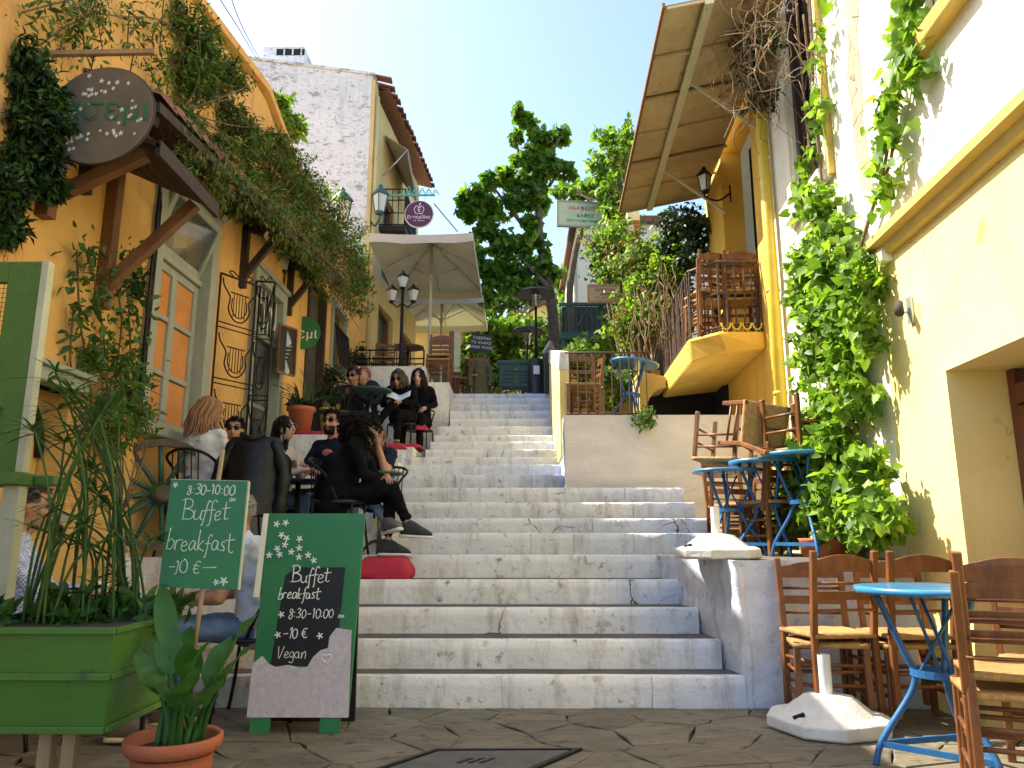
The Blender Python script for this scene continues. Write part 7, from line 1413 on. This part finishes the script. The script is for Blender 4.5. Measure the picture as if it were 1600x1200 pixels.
plant('jasmine_vine', 'jasmine cascading down at the far corner of the orange house', 'vine', R3, 11000, .055, .016, 'leaf_roof', 'thin', twig=(XL + .1, 10.2, 4.9), per=45, clump=.2, extra=(700, .06, .018, 'leaf_dry'))
FB = []
for k in range(26):
    y = E0.y + .5 + (E1.y - E0.y - .4) * k / 25; FB.append(((-2.42 + random.gauss(0, .05), y, zE(y) + random.uniform(-.12, .12)), (random.uniform(.07, .16), .2, random.uniform(.10, .24))))
plant('eave_creeper', 'ragged dry creeper drooping over the edge of the dark eave', 'vine', FB, 3800, .05, .014, 'leaf_roof', 'thin', extra=(1400, .05, .014, 'leaf_dry'), clump=.4, hang=.9, per=8)
B = blobs_at([(428, 165, 26, 24, 10.2), (412, 185, 22, 24, 10.2), (445, 190, 28, 20, 10.2), (425, 205, 32, 18, 10.2), (460, 200, 16, 14, 10.2)], 10)
t = plant('rooftop_shrub', 'bright green shrub in a pot on the roof against the white gable', 'shrub', B, 2200, .11, .05, 'leaf_sun', 'leaf', twig=tuple(UY(432, 245, 10.2)), tr=.02)
c = UY(432, 240, 10.2); mb = MB(); mb.lathe([(.13, -.25), (.16, -.05), (.18, 0), (.17, .01)], 16, tuple(c)); mb.build('pot', 'pale_yellow', t, True)
c = UY(515, 318, 11.0); t = thing('agave_plant', 'spiky pale green agave on the roof edge', 'plant', c); mb = MB()
for k in range(22): a = random.uniform(0, 6.28); e = random.uniform(.3, 1.3); d = V(math.cos(a) * math.cos(e), math.sin(a) * math.cos(e), math.sin(e)); blade(mb, (0, 0, 0), d, random.uniform(.25, .38), .03, .3, V(0, 0, 1) if e < 1.2 else V(1, 0, 0), n=5)
mb.build('leaf_rosette', 'leaf_sun', t)
# strands on the near orange wall
t = thing('wall_creeper', 'sparse creeper trailing across the upper orange wall', 'vine', (XL + .03, 5, 4)); mb = MB(); LP = []
for (pts) in ([(60, 70), (90, 45), (130, 20), (150, -10)], [(100, 10), (170, 25), (240, 30), (290, 60)], [(250, 20), (235, 60), (245, 110)], [(140, 0), (120, 40), (125, 75)], [(200, 20), (195, 70)], [(215, 90), (240, 130), (260, 180)], [(280, 60), (262, 110), (255, 165)], [(300, 100), (285, 150), (270, 190)], [(30, 20), (60, 10), (100, 0)]):
    p3 = smooth_path([UX(a, b, XL + .03) + V(random.uniform(0, .05), 0, 0) for a, b in pts], 6); mb.tube(p3, .006, 4)
    for q in p3:
        for _ in range(9): LP.append(q + V(abs(random.gauss(0, .04)), random.gauss(0, .09), random.gauss(-.03, .09)))
mb.build('stem', 'vine_stem', t, True); stuff(leaves('foliage', np.array([tuple(q) for q in LP]), .055, .018, 'leaf_roof', t, 'thin', hang=.6))
t = thing('wall_climber', 'thin climber reaching up the orange wall above the papyrus', 'vine', (XL + .03, 5.4, 1)); mb = MB(); LP = []
for pts in ([(150, 760), (140, 600), (125, 500), (120, 390)], [(170, 700), (165, 560), (150, 450), (130, 380)], [(190, 700), (180, 600), (190, 500), (175, 420)], [(215, 640), (205, 560), (200, 470), (190, 400)], [(120, 620), (110, 560), (115, 480)]):
    p3 = smooth_path([UX(a, b, XL + .05) for a, b in pts], 8); mb.tube(p3, .007, 4)
    for q in p3:
        for _ in range(6): LP.append(q + V(abs(random.gauss(0, .07)), random.gauss(0, .08), random.gauss(0, .07)))
mb.build('stem', 'vine_stem', t, True); stuff(leaves('foliage', np.array([tuple(q) for q in LP]), .06, .028, 'leaf_papyrus', t, 'leaf', hang=.4))
B = blobs_at([(200, 415, 20, 32, 5.5), (205, 450, 16, 16, 5.5)], 5.5); plant('hanging_bush', 'dark tuft of leaves hanging by the brace of the wooden hood', 'vine', B, 900, .06, .025, 'leaf_dark', 'leaf', clump=.25)
B = blobs_at([(205, 585, 26, 35, 5.2), (185, 620, 30, 35, 5.1), (225, 640, 22, 30, 5.3), (160, 560, 20, 40, 5.0), (180, 680, 30, 30, 4.9)], 5.2); plant('leafy_climber', 'light leafy climber beside the near window, above the cart wheel', 'vine', B, 800, .06, .022, 'leaf_bush', 'leaf', twig=tuple(UY(190, 800, 5.1)), clump=.25, tr=.006)
B = blobs_at([(35, 115, 45, 45, 4.0), (45, 180, 52, 50, 4.0), (60, 240, 40, 40, 4.1), (25, 280, 28, 50, 4.0), (78, 290, 20, 22, 4.15), (12, 350, 18, 40, 4.0), (85, 170, 22, 40, 4.05)], 4.0, .5)
plant('dark_jasmine', 'dense dark green jasmine hanging at the top left beside the round sign', 'vine', B, 9000, .052, .017, 'leaf_dark', 'thin', extra=(2500, .05, .016, 'leaf_papyrus'))
# terrace pots by the doorway
pz = Z13; t = thing('terracotta_pot_plant', 'big terracotta pot with a plant on the ledge behind the guests', 'potted plant', (UY(470, 650, 9.15).x, 9.15, pz)); mb = MB(); mb.lathe([(.11, 0), (.15, .30), (.175, .31), (.175, .36), (.15, .36)], 24); mb.build('pot', 'terracotta', t); mb = MB(); mb.lathe([(.15, .33), (.0, .34)], 12); mb.build('soil', 'soil', t)
P, D = cloud([((t.location.x, 9.15, pz + .42), (.16, .14, .08))], 350); stuff(leaves('foliage', P, .07, .03, 'leaf_dark', t, 'leaf', out=D)); mb = MB()
for k in range(26): a = random.uniform(0, 6.28); e = random.uniform(.6, 1.4); d = V(math.cos(a) * math.cos(e), math.sin(a) * math.cos(e), math.sin(e)); blade(mb, (0, 0, .35), d, random.uniform(.35, .6), .025, 1.2, V(0, 0, 1) if e < 1.2 else V(1, 0, 0), n=6)
mb.build('leaf_rosette', 'leaf_papyrus', t)
t = plant('doorway_plant', 'dark potted plant against the far wall of the orange house', 'potted plant', blobs_at([(508, 590, 16, 20, 11.2), (520, 615, 18, 14, 10.9)], 11), 500, .09, .03, 'leaf_dark', 'leaf', clump=.3); c = UY(512, 640, 11.0); mb = MB(); mb.lathe([(.09, -.3), (.13, 0), (.12, .02)], 14, tuple(c)); mb.build('pot', 'pale_yellow', t, True)
plant('railing_plant', 'dark plant at the left end of the top terrace railing', 'plant', blobs_at([(563, 565, 12, 22, 12.9)], 12.9), 300, .08, .03, 'leaf_dark', 'leaf', clump=.3)
# ---- big vine on the right wall
def wblobs(lst, out=.16):
    o_ = []
    for px, py, rx, ry in lst:
        c = UR(px - (16 if px > 1225 else 0), py, out); s = c.y * 1.02 / F; o_.append((tuple(c), (min(.34, max(.13, rx * s * .7)), rx * s * 1.5, ry * s)))
    return o_
vb = wblobs([(1300, 320, 22, 40), (1310, 385, 36, 45), (1318, 450, 44, 50), (1340, 500, 36, 45), (1300, 500, 30, 40), (1330, 570, 40, 45), (1320, 640, 40, 40), (1275, 400, 26, 40), (1265, 450, 22, 40), (1360, 430, 24, 50), (1370, 520, 20, 40), (1280, 560, 26, 40), (1355, 620, 24, 40), (1290, 660, 30, 30)], .17)
vb2 = wblobs([(1315, 705, 44, 42), (1290, 760, 52, 40), (1335, 770, 48, 40), (1260, 805, 42, 36), (1310, 815, 60, 32), (1360, 800, 40, 36), (1385, 830, 22, 20), (1255, 760, 25, 30), (1240, 830, 25, 25), (1395, 790, 20, 40), (1370, 730, 26, 36), (1275, 710, 26, 30)], .27)
t = thing('climbing_vine', 'big leafy vine climbing the sunlit yellow wall from a pot', 'vine', UR(1290, 840, .25)); P, D = cloud(vb, 3400, .26, 8); P2, D2 = cloud(vb2, 5600, .22, 8)
stuff(leaves('foliage', np.concatenate([P, P2]), .060, .047, 'leaf_vine', t, 'heart', out=np.concatenate([D, D2]) * .5 + np.array([-.5, 0, .2]), hang=.45)); P, D = cloud(vb, 900, .25, 6); stuff(leaves('foliage', P, .06, .045, 'leaf_sun', t, 'heart', out=D, hang=.4))
mb = MB()
for pts in ([(1300, 830), (1300, 700), (1310, 560), (1280, 430), (1275, 330), (1262, 200), (1250, 60), (1245, -40)], [(1310, 830), (1320, 650), (1330, 520), (1340, 420), (1360, 350), (1385, 260), (1395, 180), (1410, 80), (1420, -30)], [(1290, 830), (1270, 650), (1260, 540), (1290, 420), (1285, 300), (1268, 150), (1255, 20)], [(1265, 560), (1280, 500), (1300, 520), (1310, 600)], [(1280, 340), (1265, 230), (1270, 120), (1262, -10)]):
    for j in range(2): p3 = smooth_path([UR(a, b, .06 + .03 * j) + V(0, random.gauss(0, .03), random.gauss(0, .02)) for a, b in pts], 7); mb.tube(p3, [.017 - .008 * k / len(p3) for k in range(len(p3))], 6)
mb.build('stem', 'vine_stem', t, True)
c = UR(1290, 840, .28); mb = MB(); mb.lathe([(.17, 0), (.2, .12), (.21, .14)], 20, (c.x, c.y, Z5)); mb.build('pot', 'terracotta', t, True); t.location = t.location
t = thing('upper_vine', 'loose vine shoots climbing past the upper windows of the yellow house', 'vine', UR(1270, 300, .1)); LP = []
for pts, sp_, k in (([(1272, 340), (1268, 260), (1285, 190), (1278, 110), (1290, 40), (1285, -30)], .055, 7), ([(1375, 330), (1385, 260), (1398, 190), (1412, 100), (1425, 30), (1430, -30)], .085, 11), ([(1250, 330), (1262, 270), (1270, 230)], .05, 7), ([(1395, 200), (1385, 170), (1390, 140)], .05, 6), ([(1425, 60), (1440, 85), (1432, 120)], .05, 7)):
    for q in smooth_path([UR(a, b, .08) for a, b in pts], 9):
        sp2 = sp_ * random.uniform(.3, 1.5)
        for _ in range(random.randint(0, k)): LP.append(q + V(-abs(random.gauss(0, .05)), random.gauss(0, sp2), random.gauss(-.02, .07)))
stuff(leaves('foliage', np.array([tuple(q) for q in LP]), .07, .052, 'leaf_vine', t, 'heart', hang=.7))
# dead tangle over the canopy end
t = thing('dead_vine', 'tangle of dry brown vine hanging over the wall end of the canopy', 'vine', UR(1170, 60, .4)); mb = MB()
for k in range(420):
    a = random.gauss(1155, 32); b = random.uniform(-70, 130); o_ = abs(random.gauss(.28, .16)); p = UR(a, b, o_); q = [p]
    for i in range(4): p = p + V(random.gauss(0, .09), random.gauss(0, .10), random.gauss(-.09, .07)); q.append(p)
    mb.tube(smooth_path(q, 3), random.uniform(.0018, .0045), 4, cap=False)
for k in range(14):
    a = random.gauss(1185, 14); p = UR(a, random.uniform(80, 160), .2); q = [p]
    for i in range(4): p = p + V(random.gauss(0, .05), random.gauss(0, .05), -random.uniform(.1, .22)); q.append(p)
    mb.tube(smooth_path(q, 4), .004, 4)
stuff(mb.build('stem', 'dry_vine', t, True, fix=False)); db = wblobs([(1165, 20, 40, 50), (1170, 90, 32, 45), (1190, 150, 18, 40), (1135, 80, 24, 45), (1200, 60, 20, 40)], .3); P, D = cloud(db, 2400, .25, 6); stuff(leaves('foliage', P, .045, .02, 'leaf_dry', t, 'leaf', out=D, hang=.6)); P, D = cloud(db, 1700, .25, 6); stuff(leaves('foliage', P, .06, .03, 'leaf_dark', t, 'leaf', out=D, hang=.5))
# overgrown pergola between canopy and stairs
pb_ = blobs_at([(945, 385, 36, 28, 12.6), (975, 365, 30, 38, 12.2), (1002, 405, 38, 38, 11.8), (965, 425, 38, 28, 12.4), (1005, 460, 40, 36, 11.6), (1038, 430, 32, 42, 11.4), (985, 505, 34, 34, 11.4), (1030, 495, 26, 34, 11.2)], 12)
plant('pergola_vine', 'mixed green and dry vine smothering the pergola beside the canopy', 'vine', pb_, 6500, .075, .045, 'leaf_vine', 'leaf', twig=tuple(UY(1000, 640, 11.5)), extra=(2200, .06, .03, 'leaf_dry'), clump=.22, tr=.02, tk=4)
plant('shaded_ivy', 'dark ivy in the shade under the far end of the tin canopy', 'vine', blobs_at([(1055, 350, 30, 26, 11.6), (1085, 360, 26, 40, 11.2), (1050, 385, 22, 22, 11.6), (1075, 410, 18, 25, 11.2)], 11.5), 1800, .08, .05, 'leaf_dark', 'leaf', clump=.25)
plant('overhanging_creeper', 'bright creeper hanging over the canopy edge into the sky', 'vine', blobs_at([(955, 215, 24, 22, 12.6), (968, 255, 20, 36, 12.4), (938, 262, 18, 26, 12.8), (955, 300, 26, 22, 12.6), (905, 298, 32, 10, 13.2), (962, 330, 22, 26, 12.5), (980, 215, 8, 36, 12.2), (875, 300, 16, 12, 13.4), (925, 290, 18, 16, 13.0)], 12.6), 2600, .10, .07, 'leaf_vine', 'leaf', twig=tuple(UY(985, 330, 12.3)), tr=.012, clump=.24)
plant('pergola_ivy', 'ivy with leaf colour darkened as shade in the depth of the pergola left of the balcony', 'vine', blobs_at([(1058, 420, 26, 50, 11.9), (1045, 490, 30, 50, 12.0), (1070, 470, 16, 50, 11.8), (1000, 430, 50, 55, 13.2), (990, 510, 40, 40, 13.0), (945, 420, 30, 30, 13.6)], 12.5), 3800, .09, .055, 'leaf_dark', 'leaf', clump=.3)  # dark leaves carry the shade inside the pergola in their colour
t = thing('bare_vine_stems', 'bare twisted vine stems hanging beside the balcony railing', 'vine', UY(1010, 560, 10.8)); mb = MB()
for k in range(46):
    a = random.uniform(985, 1065); b = random.uniform(400, 500) + max(0, 1040 - a) * .5; p = UY(a, b, random.uniform(10.4, 11.0)); q = [p]
    for i in range(5): p = p + V(random.gauss(0, .045), random.gauss(0, .04), -random.uniform(.08, .2)); q.append(p)
    mb.tube(smooth_path(q, 3), random.uniform(.004, .011), 4)
stuff(mb.build('stem', 'dry_vine', t, True, fix=False))
plant('terrace_weed', 'small green weed growing over the top of the beige wall', 'plant', blobs_at([(1003, 652, 18, 14, 8.58), (1012, 664, 10, 10, 8.55)], 8.58), 320, .045, .025, 'leaf_bush', 'leaf', clump=.3)
plant('railing_shrub', 'leafy shrub growing behind the iron railing next to the parapet', 'shrub', blobs_at([(905, 560, 15, 28, 9.9), (915, 590, 10, 20, 9.9), (900, 545, 20, 10, 10.2)], 9.9), 700, .07, .04, 'leaf_bush', 'leaf', clump=.3, twig=tuple(UY(908, 640, 9.9)), tr=.008)
plant('veranda_shrub', 'sunlit leaves in front of the dark green veranda', 'shrub', blobs_at([(965, 520, 26, 18, 12.6), (985, 545, 22, 22, 12.2), (930, 545, 30, 20, 12.8), (890, 560, 18, 24, 13.2), (955, 495, 14, 14, 13.2)], 12.6), 1500, .085, .05, 'leaf_sun', 'leaf', clump=.28, twig=tuple(UY(960, 600, 12.4)), tr=.012)
plant('low_wall_ivy', 'leafy ivy trailing over the low yellow wall behind the railing', 'vine', blobs_at([(945, 590, 22, 14, 11.45), (985, 595, 22, 18, 11.4), (1008, 600, 14, 22, 11.3), (960, 620, 12, 14, 11.45)], 11.4), 1100, .07, .045, 'leaf_bush', 'leaf', clump=.3)
# ---- mulberry tree behind the landing
TY = 17.5; tb = blobs_at([(814, 176, 11, 15), (828, 194, 15, 17), (846, 218, 24, 16), (806, 216, 16, 9), (876, 213, 12, 18), (838, 242, 24, 16), (868, 262, 20, 16), (888, 270, 15, 12), (812, 253, 11, 11), (830, 280, 28, 22), (796, 275, 20, 18), (760, 284, 22, 15), (744, 308, 26, 22), (733, 334, 19, 13), (770, 328, 20, 24), (810, 310, 28, 24), (845, 308, 17, 20), (830, 346, 14, 18), (758, 358, 22, 18), (790, 380, 28, 24), (830, 386, 24, 24), (852, 420, 24, 22), (774, 418, 24, 24), (802, 432, 28, 24), (746, 400, 12, 22), (760, 450, 15, 36), (822, 455, 28, 16)], TY, .9)
t = thing('mulberry_tree', 'broad-leaved green tree rising above the umbrellas at the top', 'tree', (UY(864, 600, TY).x, TY, ZTOP)); P, D = cloud(tb, 6600, .17, 20)
stuff(leaves('crown', P, .135, .11, 'leaf_tree', t, 'heart', out=D, hang=.35)); P, D = cloud(tb, 2800, .19, 16); stuff(leaves('crown', P, .125, .10, 'leaf_vine', t, 'heart', out=D, hang=.3))
mb = MB(); tr = [UY(a, b, TY) for a, b in ((864, 615), (866, 520), (858, 450), (846, 390), (842, 320), (845, 260), (830, 195))]; mb.tube(smooth_path(tr, 4), [.17 - .0062 * k for k in range(25)], 9)
for pts in ([(858, 450), (820, 410), (775, 360), (745, 310)], [(846, 390), (800, 330), (765, 285)], [(842, 320), (868, 275), (886, 262)], [(845, 270), (875, 215)], [(850, 420), (800, 430), (760, 450)], [(843, 300), (815, 255), (806, 215)]): p3 = smooth_path([UY(a, b, TY + random.gauss(0, .2)) for a, b in pts], 4); mb.tube(p3, [.07 - .055 * k / len(p3) for k in range(len(p3))], 6)
mb.build('trunk', 'bark', t, True)
tr2 = [UY(a, b, 14.6) for a, b in ((893, 520), (890, 460), (896, 410), (905, 370), (920, 345))]; t = thing('leaning_trunk', 'bare leaning vine trunk supporting the pale green sign', 'tree', (tr2[0].x, 14.6, ZTOP)); mb = MB(); mb.tube(smooth_path([V(tr2[0].x, 14.6, ZT2)] + tr2, 4), .07, 8); mb.build('trunk', 'bark', t, True)
# ---- greenery closing the view
def bg(label, lst, Y, n, L, mt, w_=.6): return plant('background_bush', label, 'bush', blobs_at(lst, Y), n, L, L * w_, mt, 'leaf', clump=.28, twig=None)
bg('sunlit bush under the mulberry tree, left of the patio heater', [(745, 505, 24, 26), (775, 525, 34, 26), (805, 520, 30, 26), (760, 555, 34, 26)], 20.5, 2600, .16, 'leaf_sun')
bg('sunlit bush right behind the patio heaters', [(845, 530, 30, 34), (872, 555, 26, 34), (835, 565, 34, 26), (880, 510, 20, 26)], 20.0, 2400, .16, 'leaf_bush')
bg('shaded bush behind the green cabinet', [(790, 570, 34, 26), (765, 590, 34, 24), (820, 590, 34, 22), (860, 595, 30, 22), (730, 570, 24, 34)], 20.4, 2400, .15, 'leaf_bush')
bg('hillside bush in the gap between tree and veranda', [(895, 470, 22, 30), (905, 520, 26, 34), (880, 440, 14, 20)], 21.5, 1500, .17, 'leaf_sun')
bg('distant bush above the tiled cottage', [(800, 470, 30, 14), (850, 470, 28, 16), (770, 480, 24, 16)], 27, 1300, .2, 'leaf_bush')
# cables across the sky
t = thing('overhead_cable', 'thin sagging cables crossing the sky at the top left', 'cable', UY(350, 0, 9))
for pts in ([(325, -30, 6), (370, 40, 8), (404, 96, 14)], [(352, -30, 6), (380, 45, 8), (408, 96, 14)]): mb = MB(); mb.tube(smooth_path([UY(*q) for q in pts], 6), .006, 4); mb.build('wire', 'cable', t, True)
mb = MB(); mb.tube([UY(678, 318, 15), UY(715, 362, 16)], .012, 4); t = thing('stay_cable', 'thin cable running down behind the purple sign', 'cable', UY(690, 340, 15)); mb.build('wire', 'cable', t, True)
